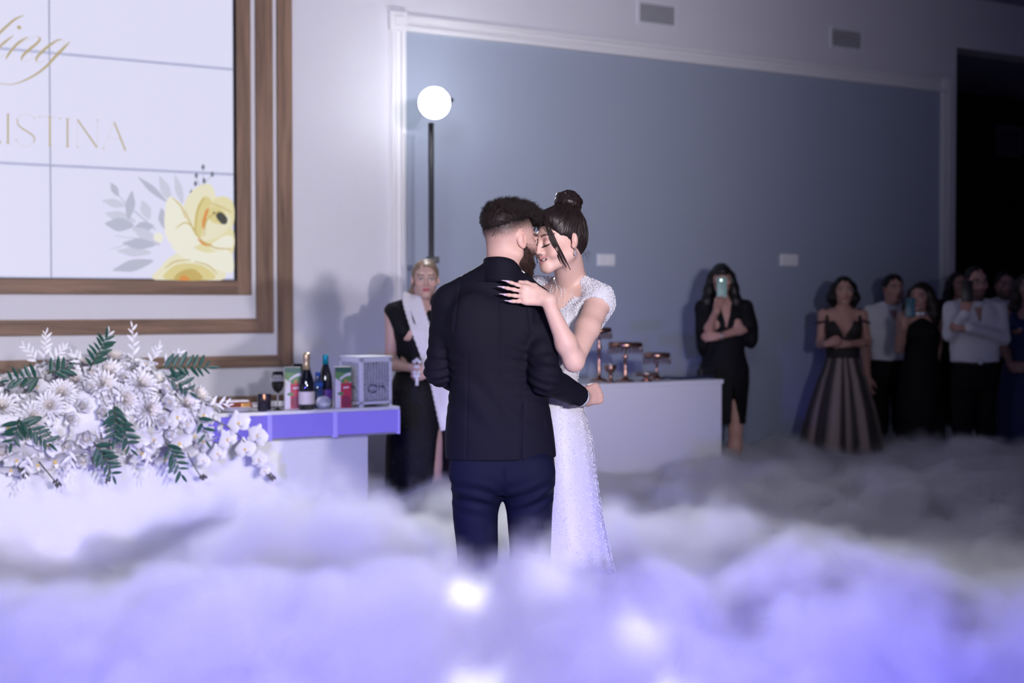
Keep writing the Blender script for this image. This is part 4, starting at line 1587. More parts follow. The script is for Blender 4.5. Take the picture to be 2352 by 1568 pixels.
def ghair(p, d):
    q = gh.loc(p)
    line = np.minimum(0.072 - 0.58 * q[:, 1], 0.082)
    d = np.maximum(d, (line - q[:, 2]) * 0.8)
    up = sm(q[:, 2], 0.02, 0.09)
    return d - 0.0020 * up * snoise(q, 120, 3) - 0.0010 * snoise(q * vec(1, 0.45, 1), 330, 5) - 0.010 * up * sm(-q[:, 1], -0.09, 0.06) + 0.011 * (1 - sm(q[:, 2] - line, -0.005, 0.045)) * sm(q[:, 1], -0.07, -0.03)


S.post.append(ghair)
V, Fc = S.mesh(0.0035)
mesh_np('hair', V - gbase, Fc, M['hair_d'], True, None, groom)
c, n = hairdir(V, Fc)
q = gh.loc(c)
rs = np.random.RandomState(4)
# combed texture: short locks flowing forward, lifted on top
idx = rs.choice(len(c), 15000)
qi, ni = q[idx], n[idx]
fwd = gh.R @ vec(0, -1, 0.25)
upv = gh.R @ vec(0, 0, 1)
topm = sm(qi[:, 2], 0.055, 0.11)
wav = np.stack((snoise(qi, 55, 1), snoise(qi, 55, 2), snoise(qi, 55, 3)), 1)
flow = fwd * (0.75 * topm + 0.25)[:, None] - upv * (0.9 * (1 - topm))[:, None] + wav * 0.55
flow = flow - ni * (flow * ni).sum(1)[:, None]
d = flow + ni * (0.30 + 0.30 * topm)[:, None] + rs.normal(size=ni.shape) * 0.16
ln = (0.010 + 0.013 * topm) * rs.uniform(0.6, 1.3, len(idx))
strands('hair_tufts', c[idx] - ni * 0.002 - gbase, d, ln, 0.00062, M['hair_d'], groom, 3, 0.0, 0.10, 2, bend=None)
# short fading stubble hairs below the line
S2 = Sdf()
gh.prims(S2, ears=(0, 0))
V2, F2 = S2.mesh(0.006)
c2_, n2 = hairdir(V2, F2)
q2 = gh.loc(c2_)
ok = (q2[:, 2] > 0.022 - 0.57 * q2[:, 1]) & (q2[:, 2] < 0.11) & (q2[:, 1] > -0.055) & (np.abs(q2[:, 0]) > 0.02)
ii = np.where(ok)[0]
w_ = sm(q2[ii, 2] + 0.57 * q2[ii, 1], 0.015, 0.075) ** 1.8 + 0.002
ii = rs.choice(ii, 11000, p=w_ / w_.sum())
t1 = rs.normal(size=(len(ii), 3)) * 0.003
strands('cropped_hair', c2_[ii] + t1 - gbase, n2[ii] * 0.5 - upv * 0.9 + rs.normal(size=(len(ii), 3)) * 0.2, rs.uniform(0.002, 0.005, len(ii)), 0.00028, M['hair_d'], groom, 2, 0, 0.1, 3)

ok = (q2[:, 2] < -0.008) & (q2[:, 2] > -0.10) & (q2[:, 1] < -0.006) & (q2[:, 1] - 0.5 * q2[:, 2] > -0.058)
ii = rs.choice(np.where(ok)[0], 3500)
strands('cheek_stubble', c2_[ii] + rs.normal(size=(len(ii), 3)) * 0.002 - gbase, n2[ii] * 0.45 - upv * 0.9 + rs.normal(size=(len(ii), 3)) * 0.2, rs.uniform(0.003, 0.009, len(ii)) * (0.4 + sm(-q2[ii, 2], 0.0, 0.05)), 0.00032, M['beard'], groom, 2, 0, 0.1, 13)
# beard
S = Sdf()
for sx in (-1, 1):
    S.rc(w(sx * 0.060, -0.012, -0.030), w(sx * 0.056, -0.022, -0.075), 0.010, 0.016, 0.015)
    S.rc(w(sx * 0.056, -0.022, -0.075), w(sx * 0.018, -0.075, -0.108), 0.018, 0.020, 0.02)
    S.rc(w(sx * 0.030, -0.080, -0.062), w(sx * 0.020, -0.078, -0.098), 0.008, 0.016, 0.01)
    S.rc(w(0, -0.100, -0.046), w(sx * 0.028, -0.084, -0.060), 0.006, 0.006, 0.006)
    S.rc(w(sx * 0.058, -0.030, -0.045), w(sx * 0.044, -0.062, -0.078), 0.014, 0.018, 0.015)
S.el(w(0, -0.078, -0.112), np.array((0.032, 0.026, 0.024)), gh.R, 0.02)
S.post.append(lambda p, d: d - 0.0018 * snoise(gh.loc(p), 260, 8))
V, Fc = S.mesh(0.0032)
mesh_np('beard', V - gbase, Fc, M['beard'], True, None, groom)
c, n = hairdir(V, Fc)
idx = rs.choice(len(c), 3000)
dn = gh.R @ vec(0, -0.25, -1)
strands('beard_hair', c[idx] - gbase - n[idx] * 0.001, n[idx] * 0.55 + dn * 0.8 + rs.normal(size=(len(idx), 3)) * 0.25, rs.uniform(0.006, 0.015, len(idx)), 0.0007, M['beard'], groom, 2, 0, 0.15, 6)

# jacket
S = Sdf()
rows = []
for py, cx, hw, b in ((655, 1141, 56, 0.075), (690, 1136, 96, 0.098), (730, 1133, 112, 0.112), (790, 1133, 113, 0.118), (860, 1140, 108, 0.112), (900, 1144, 112, 0.112), (960, 1146, 121, 0.122), (1010, 1148, 126, 0.130), (1056, 1150, 128, 0.132)):
    p = g(cx, py)
    rows.append((p[2], p[0], 5.205, hw / 654.0, b))
S.loft(rows, n=2.5, k=0.02, yaw=6)
S.rc(g(1142, 637, 5.205), g(1042, 680, 5.2), 0.066, 0.051, 0.05)
S.rc(g(1158, 637, 5.205), g(1226, 684, 5.2), 0.064, 0.048, 0.05)
S.rc(g(1030, 694), g(1044, 760, 5.19), 0.050, 0.055, 0.03)
# shoulder blades
S.el(g(1085, 735, 5.115), (0.060, 0.025, 0.085), None, 0.05)
S.el(g(1185, 735, 5.115), (0.060, 0.025, 0.085), None, 0.05)
# sleeves
S.rc(sL, eL, 0.060, 0.051, 0.014).rc(eL, wL, 0.052, 0.040, 0.02)
S.rc(sR, eR, 0.060, 0.053, 0.014).rc(eR, wR - nrm(wR - eR) * 0.012, 0.053, 0.039, 0.02)
cR = wR - nrm(wR - eR) * 0.012
# neck opening
S.rc(g(1152, 560, 5.2), g(1152, 612, 5.205), 0.050, 0.048, 0.008, 1)
hz = g(1150, 1050)[2]
S.cut((0, 0, hz), (0.01, 0, -1), 0.006)
S.cut(cR, nrm(cR - eR), 0.004)


def jk(p, d):
    x = (p[:, 0] - g(1141, 0)[0])
    z = p[:, 2]
    back = sm(5.205 - p[:, 1], 0.03, 0.08)
    # centre seam, side seams and the vent edge
    body = back * (np.abs(x) < 0.17)
    d = d + 0.0016 * np.exp(-((x - 0.006) / 0.0032) ** 2) * body * sm(z, hz, hz + 0.05)
    vx = 0.085 + 0.02 * (z - hz)
    d = d + 0.0030 * np.exp(-((x - vx) / 0.0035) ** 2) * body * sm(hz + 0.30 - z, 0, 0.1)
    d = d - 0.0030 * sm(x, vx, vx + 0.002) * sm(vx + 0.09 - x, 0, 0.09) * body * sm(hz + 0.26 - z, 0, 0.1)
    d = d + 0.0014 * np.exp(-((x + 0.105 - 0.02 * (z - hz)) / 0.0035) ** 2) * body * sm(1.30 - z, 0, 0.1)
    # soft drag folds across the back and hips
    f1 = np.sin((z * 1.0 + x * 0.9) * 46 + 2.2 * np.sin(x * 14) + 0.8) * sm(1.22 - z, 0, 0.1) * sm(z, 0.93, 1.02)
    f2 = np.sin((z - 0.7 * x) * 60 + 1.5 * np.sin(z * 20)) * sm(x, 0.04, 0.13) * sm(1.36 - z, 0, 0.1) * sm(z, 1.1, 1.18)
    d = d - 0.0022 * f1 * body - 0.0022 * f2 * body
    # sleeve creases near elbow
    for e, s0, sg in ((eR, sR, 1), (eL, sL, -1)):
        r = np.linalg.norm(p - e, axis=1)
        m = np.exp(-(r / 0.10) ** 2)
        t = (p - e) @ nrm(s0 - e)
        u = (p - e) @ nrm(vec(sg * 0.5, -0.6, 0.3))
        d = d - 0.0042 * m * np.sin(t * 150 + u * 70 + 2.0 * np.sin(u * 40)) * sm(r, 0.0, 0.03)
        m2 = np.exp(-(np.linalg.norm(p - (s0 + (e - s0) * 0.35), axis=1) / 0.09) ** 2)
        d = d - 0.0026 * m2 * np.sin(t * 100 - u * 80 + 1)
    # armhole seam
    for s0, e, sx in ((sR, eR, 1), (sL, eL, -1)):
        cpt = s0 + vec(-0.030 * sx, 0, -0.02)
        r = np.abs((p - cpt) @ nrm(vec(sx * 1.0, 0, 0.12)))
        d = d + 0.0026 * np.exp(-(r / 0.004) ** 2) * sm(z, s0[2] - 0.13, s0[2] - 0.08) * (np.linalg.norm(p - s0, axis=1) < 0.15)
    return d


S.post.append(jk)
add_sdf(S, 0.0040, 'jacket', M['suit'], groom, None, gbase)

# collar of the jacket and shirt collar beneath: tilted rings
def collar_ring(c, ra, rb, h, th, tilt, flare, z0, nn=56, gap=None, front_drop=0.0, fa=0.0):
    V, Fc = [], []
    m_ = 5
    for i in range(nn + 1):
        a = 2 * PI * i / nn
        drop = front_drop * (0.5 - 0.5 * math.cos(a - fa)) ** 1.5
        for k in range(2):
            for j in range(m_):
                t = j / (m_ - 1)
                r1 = 1 + flare * (1 - t) ** 1.5
                off = th * k
                V.append((c[0] + (ra * r1 + off) * math.sin(a), c[1] - (rb * r1 + off) * math.cos(a), c[2] + z0 + h * t + tilt * math.cos(a) - drop))
    st = 2 * m_
    for i in range(nn):
        for j in range(m_ - 1):
            a0 = i * st + j
            Fc.append((a0, a0 + 1, a0 + st + 1, a0 + st))
            b0 = a0 + m_
            Fc.append((b0, b0 + st, b0 + st + 1, b0 + 1))
        for j in (0, m_ - 1):
            a0 = i * st + j
            q_ = (a0, a0 + st, a0 + st + m_, a0 + m_)
            Fc.append(q_ if j == 0 else q_[::-1])
    return V, Fc


cc_ = g(1151, 640, 5.205)
V, Fc = collar_ring(g(1155, 640, 5.195), 0.060, 0.067, 0.086, 0.009, 0.004, 0.30, -0.014, front_drop=0.090, fa=-0.5)
mesh_np('jacket_collar', np.array(V) - gbase, np.array(Fc), M['suit'], True, None, groom)
V, Fc = collar_ring(g(1157, 640, 5.200), 0.056, 0.060, 0.058, 0.004, 0.002, 0.12, 0.004, front_drop=0.040, fa=-0.5)
mesh_np('shirt_collar', np.array(V) - gbase, np.array(Fc), M['shirt'], True, None, groom)
# the shirt's collar leaf that shows beside the beard
m_ = MB()
lf = [g(1193, 620, 5.165), g(1202, 622, 5.17), g(1217, 639, 5.19), g(1211, 640, 5.18)]
m_.add([p - gbase for p in lf] + [p - gbase + vec(0.004, 0.008, -0.004) for p in lf], [(0, 1, 2, 3), (7, 6, 5, 4), (0, 4, 5, 1), (1, 5, 6, 2), (2, 6, 7, 3), (3, 7, 4, 0)])
m_.build('collar_leaf', M['shirt'], groom)
# cuff and sleeve buttons
ax = nrm(wR - eR)
m_ = MB()
m_.tube([cR - ax * 0.02 - gbase, cR + ax * 0.004 - gbase, cR + ax * 0.018 - gbase], [0.0345, 0.0345, 0.0345], 28)
m_.build('shirt_cuff', M['shirt'], groom, True)
for k in range(3):
    c = cR - ax * (0.020 + 0.017 * k)
    u = nrm(np.cross(ax, vec(0.3, 0.8, 0.4)))
    pd = nrm(vec(-0.15, -0.72, -0.68) - ax * np.dot(vec(-0.15, -0.72, -0.68), ax))
    o = MB().lathe([(0.0005, 0.0), (0.0065, 0.0), (0.0075, 0.0025), (0.0060, 0.0038), (0.0005, 0.003)], 12).build('sleeve_button', M['button'], groom, True)
    pp_ = c + pd * (0.0405 + 0.0025 * k) - gbase
    o.matrix_local = Matrix.Translation(Vector(pp_)) @ Vector(pd).to_track_quat('Z', 'Y').to_matrix().to_4x4()

# trousers
S = Sdf()
z_ = lambda py: g(1140, py)[2]
x_ = lambda px: g(px, 1000)[0]
S.loft([(z_(1010), x_(1150), 5.215, 0.180, 0.112), (z_(1050), x_(1153), 5.215, 0.182, 0.118), (z_(1100), x_(1155), 5.215, 0.183, 0.122), (z_(1128), x_(1156), 5.22, 0.165, 0.10)], n=2.4, k=0.03, yaw=4)
for cx0, cx1, cx2, r in ((1097, 1092, 1096, 0.089), (1213, 1216, 1218, 0.089)):
    S.loft([(z_(1060), x_(cx0), 5.21, r * 0.9, 0.098), (z_(1130), x_(cx0), 5.205, r, 0.100), (z_(1180), x_(cx1), 5.205, r * 0.90, 0.092), (z_(1260), x_(cx2), 5.205, r * 0.82, 0.082),
            (z_(1400), x_(cx2), 5.21, r * 0.74, 0.074), (z_(1575), x_(cx2), 5.215, r * 0.72, 0.076)], n=2.1, k=0.02)
S.el(g(1097, 1085, 5.13), (0.085, 0.045, 0.075), None, 0.06)
S.el(g(1210, 1085, 5.13), (0.085, 0.045, 0.075), None, 0.06)


def tr(p, d):
    x = p[:, 0] - x_(1155)
    z = p[:, 2]
    bk = sm(5.21 - p[:, 1], 0.0, 0.05)
    # seat seam
    d = d + 0.004 * np.exp(-(x / 0.006) ** 2) * bk * sm(z, z_(1140), z_(1120)) * sm(z_(1055) - z, 0, 0.04)
    ax_ = np.abs(x)
    # pulled folds under the seat radiating from the crotch
    fz = z - z_(1128)
    f = np.sin((fz * 1.0 - 0.35 * (ax_ - 0.02)) * 125 + 1.3 * np.sin(x * 22))
    m = np.exp(-((fz + 0.012) / 0.052) ** 2) * sm(ax_, 0.0, 0.03)
    d = d - 0.0050 * f * m * bk
    f2 = np.sin((fz + 0.25 * x) * 85 + 2 * np.sin(x * 30))
    d = d - 0.0030 * f2 * bk * np.exp(-((z - z_(1290)) / 0.07) ** 2)
    return d


S.post.append(tr)
add_sdf(S, 0.005, 'trousers', M['trouser'], groom, None, gbase)
for k, cx in enumerate((1096, 1218)):
    S = Sdf()
    c0 = g(cx, 1560)
    fl_ = vec(c0[0], 5.21, 0)
    S.el(fl_ + vec(0, 0.06, 0.045), (0.046, 0.135, 0.045), None, 0.02)
    S.el(fl_ + vec(0, -0.03, 0.05), (0.040, 0.05, 0.05), None, 0.02)
    S.cut((0, 0, 0.0), (0, 0, -1))
    add_sdf(S, 0.008, 'shoe', M['button'], groom, None, gbase)

# ---------- bride
BY = 5.47
bbase = np.array((P(1272, HZ, BY)[0], BY, 0.0))
bride = person('person', 'bride in a beaded white gown with her hand on the groom\'s back', bbase)
b = lambda px, py, Y=BY: P(px, py, Y)
bh = Head(b(1286, 551, 5.285), Rz(-57) @ Rx(9) @ Ry(-2), 0.945, False)
TB = 43.0                                    # torso turned towards the camera and the groom
Lb = vec(math.sin(math.radians(TB)), -math.cos(math.radians(TB)), 0)      # towards her left shoulder
Fb = vec(-math.cos(math.radians(TB)), -math.sin(math.radians(TB)), 0)     # the way she faces
neck0 = b(1312, 640, 5.43)
chest = b(1302, 716, 5.45)
waist = b(1267, 862, 5.47)
hip = b(1272, 985, 5.48)
shL = b(1374, 694, 5.315)
shR = neck0 - Lb * 0.165 + vec(0, 0, -0.055)
elL, wrL = b(1318, 830, 5.09), b(1258, 692, 5.045)
elR = shR + vec(-0.02, 0.05, -0.27)
wrR = elR + vec(-0.20, 0.06, 0.02)
S = Sdf()
bh.prims(S, smile=1.0, closed=True)
w = bh.w
S.rc(w(0, 0.022, -0.050), b(1314, 648, 5.42), 0.043, 0.046, 0.02)
S.rc(w(0, 0.000, -0.068), b(1306, 652, 5.40), 0.038, 0.046, 0.02)
S.rc(w(0, 0.036, -0.035), b(1318, 655, 5.435), 0.038, 0.046, 0.02)
RB = Rz(-90 + TB)
S.el(chest + vec(0, 0, -0.03), (0.135, 0.090, 0.130), RB, 0.03)
S.rc(neck0 + vec(0, 0, -0.028), shL + vec(0, 0, 0.004), 0.046, 0.043, 0.035)
S.rc(neck0 + vec(0, 0, -0.028), shR, 0.046, 0.043, 0.035)
# collar bones
S.rc(neck0 + Fb * 0.055 + vec(0, 0, -0.040), neck0 + Fb * 0.030 + Lb * 0.13 + vec(0, 0, -0.034), 0.008, 0.007, 0.018)
S.rc(neck0 + Fb * 0.055 + vec(0, 0, -0.040), neck0 + Fb * 0.030 - Lb * 0.13 + vec(0, 0, -0.034), 0.008, 0.007, 0.018)
S.rc(chest, waist, 0.10, 0.085, 0.04)
S.rc(shL, shL + (elL - shL) * 0.45, 0.046, 0.042, 0.025)
S.rc(shL + (elL - shL) * 0.45, elL, 0.042, 0.0335, 0.02)
S.rc(elL, elL + (wrL - elL) * 0.3, 0.0335, 0.0355, 0.02)
S.rc(elL + (wrL - elL) * 0.3, wrL, 0.0355, 0.0225, 0.02)
S.rc(shR, elR, 0.044, 0.034, 0.02).rc(elR, wrR, 0.034, 0.023, 0.02)
hd = nrm(b(1150, 660, 5.045) - b(1256, 680, 5.05))
tips = hand(S, wrL + vec(-0.006, 0.004, 0.010), hd, vec(0.10, -1, 0.10), side=-1, curl=(5, 7, 6), sc=0.88, spread=6.0, thumb=(0.78, 0.50, 0.05), fr=0.82, curls=((3, 4, 4), (4, 6, 5), (4, 6, 5), (3, 5, 5)))
hand(S, wrR, nrm(vec(-0.9, -0.3, 0.1)), vec(0, 1, 0.2), side=-1, curl=(10, 15, 12), sc=0.9)


def bcol(p):
    col = bh.colours(p, SK_F, np.array((0.55, 0.25, 0.24)), np.array((0.06, 0.03, 0.022)), closed=True, shadow=np.array((0.26, 0.12, 0.10)), smile=1.0)
    # painted nails
    for tp, td, tz in tips:
        r = np.linalg.norm(p - tp, axis=1)
        m = (r < 0.010) & ((p - tp) @ tz > -0.001)
        col[m] = (0.72, 0.52, 0.62)
    return col


add_sdf(S, 0.0026, 'body', M['skin'], bride, bcol, bbase)
# teeth showing in the smile
m_ = MB()
rowp = []
for i in range(-4, 5):
    a = i / 4
    rowp.append(w(0.0235 * a, -0.0880 + 0.014 * a * a, -0.0622 + 0.0045 * a * a) - bbase)
M['teeth'] = mat('teeth', (0.80, 0.76, 0.70), 0.25)
m_.tube(rowp, [0.0024, 0.0036, 0.0042, 0.0045, 0.0046, 0.0045, 0.0042, 0.0036, 0.0024], 8)
m_.build('teeth', M['teeth'], bride, True)
# long pointed nails
M['nail'] = mat('pale_pink_nail', (0.74, 0.55, 0.66), 0.15, coat=0.6)
for tp, td, tz in tips:
    m_ = MB()
    m_.tube([tp - td * 0.006 + tz * 0.0042 - bbase, tp + td * 0.002 + tz * 0.0034 - bbase, tp + td * 0.012 + tz * 0.002 - bbase, tp + td * 0.020 + tz * 0.001 - bbase], [0.0050, 0.0052, 0.0040, 0.0010], 8, flat=0.5)
    m_.build('fingernail', M['nail'], bride, True)
# lashes
for sx in (-1, 1):
    m_ = MB()
    for i in range(15):
        t = i / 14 * 2 - 1
        p0 = w(sx * (0.031 + 0.0150 * t), -0.0912 + 0.006 * t * t + 0.001, -0.0085 - 0.0032 * (1 - t * t))
        p1 = w(sx * (0.031 + 0.0185 * t), -0.1010 + 0.005 * t * t, -0.0145 - 0.0022 * (1 - t * t))
        m_.tube([p0 - bbase, (p0 + p1) / 2 - vec(0, 0, 0.001) - bbase, p1 - bbase], [0.0008, 0.0006, 0.0002], 3)
    o = m_.build('eyelashes', M['hair_d'], bride)
    o['kind'] = 'stuff'

# hair: sleek cap swept up into a bun
bun = w(0, 0.052, 0.108)
bax = nrm(bh.R @ vec(0, 0.42, 0.9))
S = Sdf()
S.el(w(0, 0.019, 0.034), np.array((0.080, 0.094, 0.087)) * 0.965, bh.R, 0.0)
S.el(w(0, 0.058, -0.006), np.array((0.058, 0.046, 0.068)) * 0.965, bh.R, 0.03)
S.rc(w(0, 0.040, 0.078), bun - bax * 0.01, 0.058, 0.044, 0.03)
S.el(w(0, -0.030, 0.080), np.array((0.060, 0.052, 0.036)), bh.R, 0.03)
# hairline
S.cut(w(0, -0.062, 0.050), bh.R @ vec(0, -1, -0.55), 0.010)
S.cut(w(0, 0.016, -0.01), bh.R @ vec(0, -1, -0.30), 0.012) if False else None
for sx in (-1, 1):
    S.el(w(sx * 0.088, -0.050, -0.034), np.array((0.040, 0.062, 0.056)), bh.R, 0.008, 1)
S.cut(w(0, 0.06, -0.066), bh.R @ vec(0, -0.55, -1), 0.012)


def bhair(p, d):
    q = p - bun
    ax = bax
    u = nrm(np.cross(ax, vec(0, 0, 1) + 0.01))
    v = np.cross(ax, u)
    ph = np.arctan2(q @ u, q @ v)
    r = np.linalg.norm(q - np.outer(q @ ax, ax), axis=1)
    return d - 0.0005 * np.sin(ph * 34 + 2 * np.sin(ph * 7)) * sm(r, 0.02, 0.05)


S.post.append(bhair)
V, Fc = S.mesh(0.0030)
mesh_np('hair', V - bbase, Fc, M['hair_b'], True, None, bride)
c, n = hairdir(V, Fc)
rs = np.random.RandomState(9)
# combed strands laid over the cap from the hairline up to the bun
hb = BVHTree.FromPolygons([Vector(x) for x in V.tolist()], [tuple(x) for x in Fc.tolist()])
m_ = MB()
order = rs.choice(len(c), 620)
for i_ in order:
    p = Vector(c[i_])
    path = [p.copy()]
    lift = rs.uniform(0.0002, 0.0012)
    for k_ in range(14):
        tb = Vector(bun) - p
        if tb.length < 0.040:
            break
        hit = hb.find_nearest(p)
        nn_ = hit[1]
        tdir = tb - nn_ * tb.dot(nn_)
        tdir.normalize()
        p = p + tdir * 0.012
        hit = hb.find_nearest(p)
        p = hit[0].copy()
        path.append(p + hit[1] * lift)
    if len(path) > 3:
        rr_ = rs.uniform(0.0006, 0.0012)
        m_.tube([np.array(x) - bbase for x in path], [rr_ * (0.3 if j_ in (0, len(path) - 1) else 1) for j_ in range(len(path))], 4)
m_.build('combed_strands', M['hair_b'], bride, True)
# fine flyaway hairs that catch the back light
idx = rs.choice(len(c), 260)
strands('flyaway_hair', c[idx] - bbase, n[idx] * 0.6 + rs.normal(size=(len(idx), 3)) * 0.5 + bax * 0.4, rs.uniform(0.008, 0.03, len(idx)), 0.00035, M['hair_b'], bride, 4, 0.05, 0.3, 5)
# nape wisps
nr = [w(rs.uniform(-0.04, 0.045), rs.uniform(0.075, 0.10), rs.uniform(-0.075, -0.045)) - bbase for _ in range(40)]
strands('nape_wisps', nr, [bh.R @ vec(rs.normal() * 0.3, 0.5, -0.8) for _ in nr], rs.uniform(0.02, 0.05, 40), 0.0004, M['hair_b'], bride, 5, 0.05, 0.3, 6)
# bun coils
S = Sdf()
u = nrm(np.cross(bax, vec(0, 1, 0)))
v = np.cross(bax, u)
S.el(bun + bax * 0.020, (0.033, 0.033, 0.033), None, 0.002)
for k in range(7):
    a0 = k * 0.9
    tl = 0.35 + 0.5 * ((k * 37) % 10) / 10
    pts_ = []
    for i in range(13):
        a = a0 + i / 12 * 3.6
        rr = 0.034 + 0.008 * math.sin(i / 12 * PI)
        hh = 0.012 + 0.030 * math.sin(i / 12 * PI) * tl + 0.006 * (k % 3)
        pts_.append(bun + (u * math.cos(a) + v * math.sin(a)) * rr * (1.1 - 0.35 * math.sin(i / 12 * PI) * tl) + bax * hh)
    S.chain(pts_, [0.007 + 0.0065 * math.sin((i + 0.5) / 13 * PI) for i in range(13)], 0.0012)
for k in range(4):
    a = k * PI / 4 + 0.3
    e = u * math.cos(a) + v * math.sin(a)
    pts_ = [bun + e * (0.044 * math.cos(t)) + bax * (0.006 + 0.056 * math.sin(t)) + np.cross(bax, e) * 0.012 * math.sin(2 * t) for t in np.linspace(0.1, PI - 0.1, 11)]
    S.chain(pts_, [0.0065 + 0.005 * math.sin((i + 0.5) / 11 * PI) for i in range(11)], 0.0012)
S.post.append(lambda p, d: d - 0.0007 * snoise(p * vec(1, 1, 1), 420, 2))
add_sdf(S, 0.0026, 'hair_bun', M['hair_b'], bride, None, bbase)
# face-framing strand
for nm, pts_, r0, wd in (('front_strand', [(0.030, -0.080, 0.088), (0.055, -0.080, 0.036), (0.063, -0.073, -0.005), (0.064, -0.058, -0.045), (0.061, -0.040, -0.085), (0.060, -0.030, -0.104)], 0.0050, 0.40),
                         ('front_strand', [(0.036, -0.076, 0.088), (0.060, -0.072, 0.036), (0.068, -0.064, -0.005), (0.069, -0.048, -0.045), (0.067, -0.030, -0.085), (0.066, -0.018, -0.115)], 0.0036, 0.45),
                         ('front_strand', [(0.028, -0.082, 0.086), (0.052, -0.084, 0.036), (0.060, -0.079, -0.005), (0.060, -0.068, -0.040), (0.058, -0.056, -0.070), (0.057, -0.048, -0.088)], 0.0026, 0.5),
                         ('front_strand', [(-0.024, -0.074, 0.080), (-0.040, -0.088, 0.040), (-0.056, -0.084, 0.000), (-0.058, -0.078, -0.040), (-0.054, -0.080, -0.075)], 0.0036, 0.45)):
    m_ = MB()
    cv = cat_curve(pts_, 6)
    rs2 = np.random.RandomState(len(pts_) + int(r0 * 1e4))
    for k in range(9):
        o3 = rs2.normal(size=3) * r0 * 0.55 * vec(0.5, 1.3, 0.4)
        m_.tube([w(*(p + o3 * math.sin(min(1, i / len(cv) * 1.2) * PI * 0.85 + 0.15))) - bbase for i, p in enumerate(cv)], [r0 * 0.34 * (1 - 0.85 * (i / len(cv)) ** 2) for i in range(len(cv))], 6)
    m_.build(nm, M['hair_b'], bride, True)
# earring
M['gem'] = mat('earring_crystal', (0.85, 0.85, 0.9), 0.05, metal=0.8)
ep = w(0.083, 0.006, -0.040)
MB().lathe([(0.0005, 0.004), (0.003, 0.002), (0.003, -0.002), (0.001, -0.005), (0.001, -0.010), (0.0045, -0.013), (0.0055, -0.018), (0.004, -0.023), (0.0005, -0.025)], 10, c=ep - bbase).build('earring', M['gem'], bride, True)

# gown
M['gown'] = mat('white_beaded_tulle', (0.56, 0.555, 0.60), 0.38, spec=0.4, bump=0.25, bscale=420, bdist=0.002, noise=0.06, nscale=60)
M['bead'] = mat('crystal_beads', (0.88, 0.88, 0.93), 0.10, spec=1.0, coat=1.0, metal=0.25)
S = Sdf()
rows = []
for z, cx, cy_, a, d in ((0.0, 1310, 5.53, 0.33, 0.29), (0.20, 1302, 5.52, 0.272, 0.24), (0.40, 1292, 5.505, 0.218, 0.195), (0.60, 1283, 5.49, 0.182, 0.160), (0.80, 1276, 5.48, 0.160, 0.142), (0.92, 1272, 5.48, 0.150, 0.132), (1.05, 1268, 5.475, 0.122, 0.105),
                         (1.14, 1266, 5.47, 0.106, 0.090), (1.24, 1278, 5.46, 0.120, 0.100), (1.33, 1294, 5.45, 0.138, 0.110), (1.40, 1303, 5.445, 0.142, 0.098), (1.44, 1307, 5.44, 0.135, 0.085)):
    rows.append((z, (cx - 1176) / F * 5.47, cy_, a, d))
fold = lambda ph, z: (0.016 * np.clip(0.55 - z, 0, 1) / 0.55) * np.sin(ph * 13 + 2 * np.sin(ph * 3) + z * 2.0)
S.loft(rows, n=2.0, k=0.02, yaw=-90 + TB, fold=fold)
for sg in (-1, 1):
    S.el(b(1300, 752, 5.44) + Fb * 0.085 + Lb * 0.066 * sg, (0.058, 0.048, 0.060), RB, 0.03)
# V neckline cut out above the bust
vb = b(1300, 748, 5.44) + Fb * 0.12
for sg in (-1, 1):
    pass
S.loft([(vb[2] - 0.01, vb[0], vb[1], 0.008, 0.09), (vb[2] + 0.05, vb[0] - Fb[0] * 0.01, vb[1] - Fb[1] * 0.01, 0.052, 0.10), (vb[2] + 0.12, vb[0] - Fb[0] * 0.03, vb[1] - Fb[1] * 0.03, 0.105, 0.13), (vb[2] + 0.20, vb[0] - Fb[0] * 0.04, vb[1] - Fb[1] * 0.04, 0.13, 0.15)],
       n=2.0, k=0.006, mode=1, yaw=-90 + TB)
# cap sleeves with raised shoulder edge
for sh_, sg in ((shL, 1), (shR, -1)):
    S.rc(neck0 + Lb * 0.085 * sg + Fb * 0.012 + vec(0, 0, -0.022), sh_ + Lb * 0.006 * sg + vec(0, 0, 0.016), 0.030, 0.054, 0.02)
    S.rc(sh_ + Fb * 0.028 + vec(0, 0, -0.012), chest + Lb * 0.095 * sg + Fb * 0.062 + vec(0, 0, -0.030), 0.044, 0.040, 0.02)
    S.rc(sh_ - Fb * 0.030 + vec(0, 0, -0.010), chest + Lb * 0.095 * sg - Fb * 0.045 + vec(0, 0, -0.030), 0.040, 0.040, 0.02)
armd = nrm(elL - shL)
S.rc(shL + armd * 0.062 + Lb * 0.0, elL, 0.058, 0.040, 0.006, 1)
S.rc(shR + nrm(elR - shR) * 0.055, elR, 0.058, 0.040, 0.006, 1)
S.rc(b(1314, 600, 5.42), neck0 + vec(0, 0, -0.035), 0.055, 0.072, 0.010, 1)
V, Fc = S.mesh(0.0046)
mesh_np('gown', V - bbase, Fc, M['gown'], True, None, bride)
# beadwork joined into one embroidered layer: dense on bodice and shoulder, in lines down the skirt
c, n = hairdir(V, Fc)
zc = c[:, 2]
ph = np.arctan2((c - hip) @ Lb, (c - hip) @ Fb)
wgt = np.where(zc > 1.36, 1.6, np.where(zc > 1.05, 1.0, 0.55))
lines = 0.35 + 1.3 * (np.sin(ph * 20 + 0.6 * np.sin(zc * 9)) > 0.35)
wgt = np.where(zc < 1.05, wgt * lines * sm(zc, 0.1, 0.5), wgt)
vis = (n @ vec(0.15, -1, 0.1)) > -0.35
wgt = wgt * vis
idx = rs.choice(len(c), 22000, p=wgt / wgt.sum())


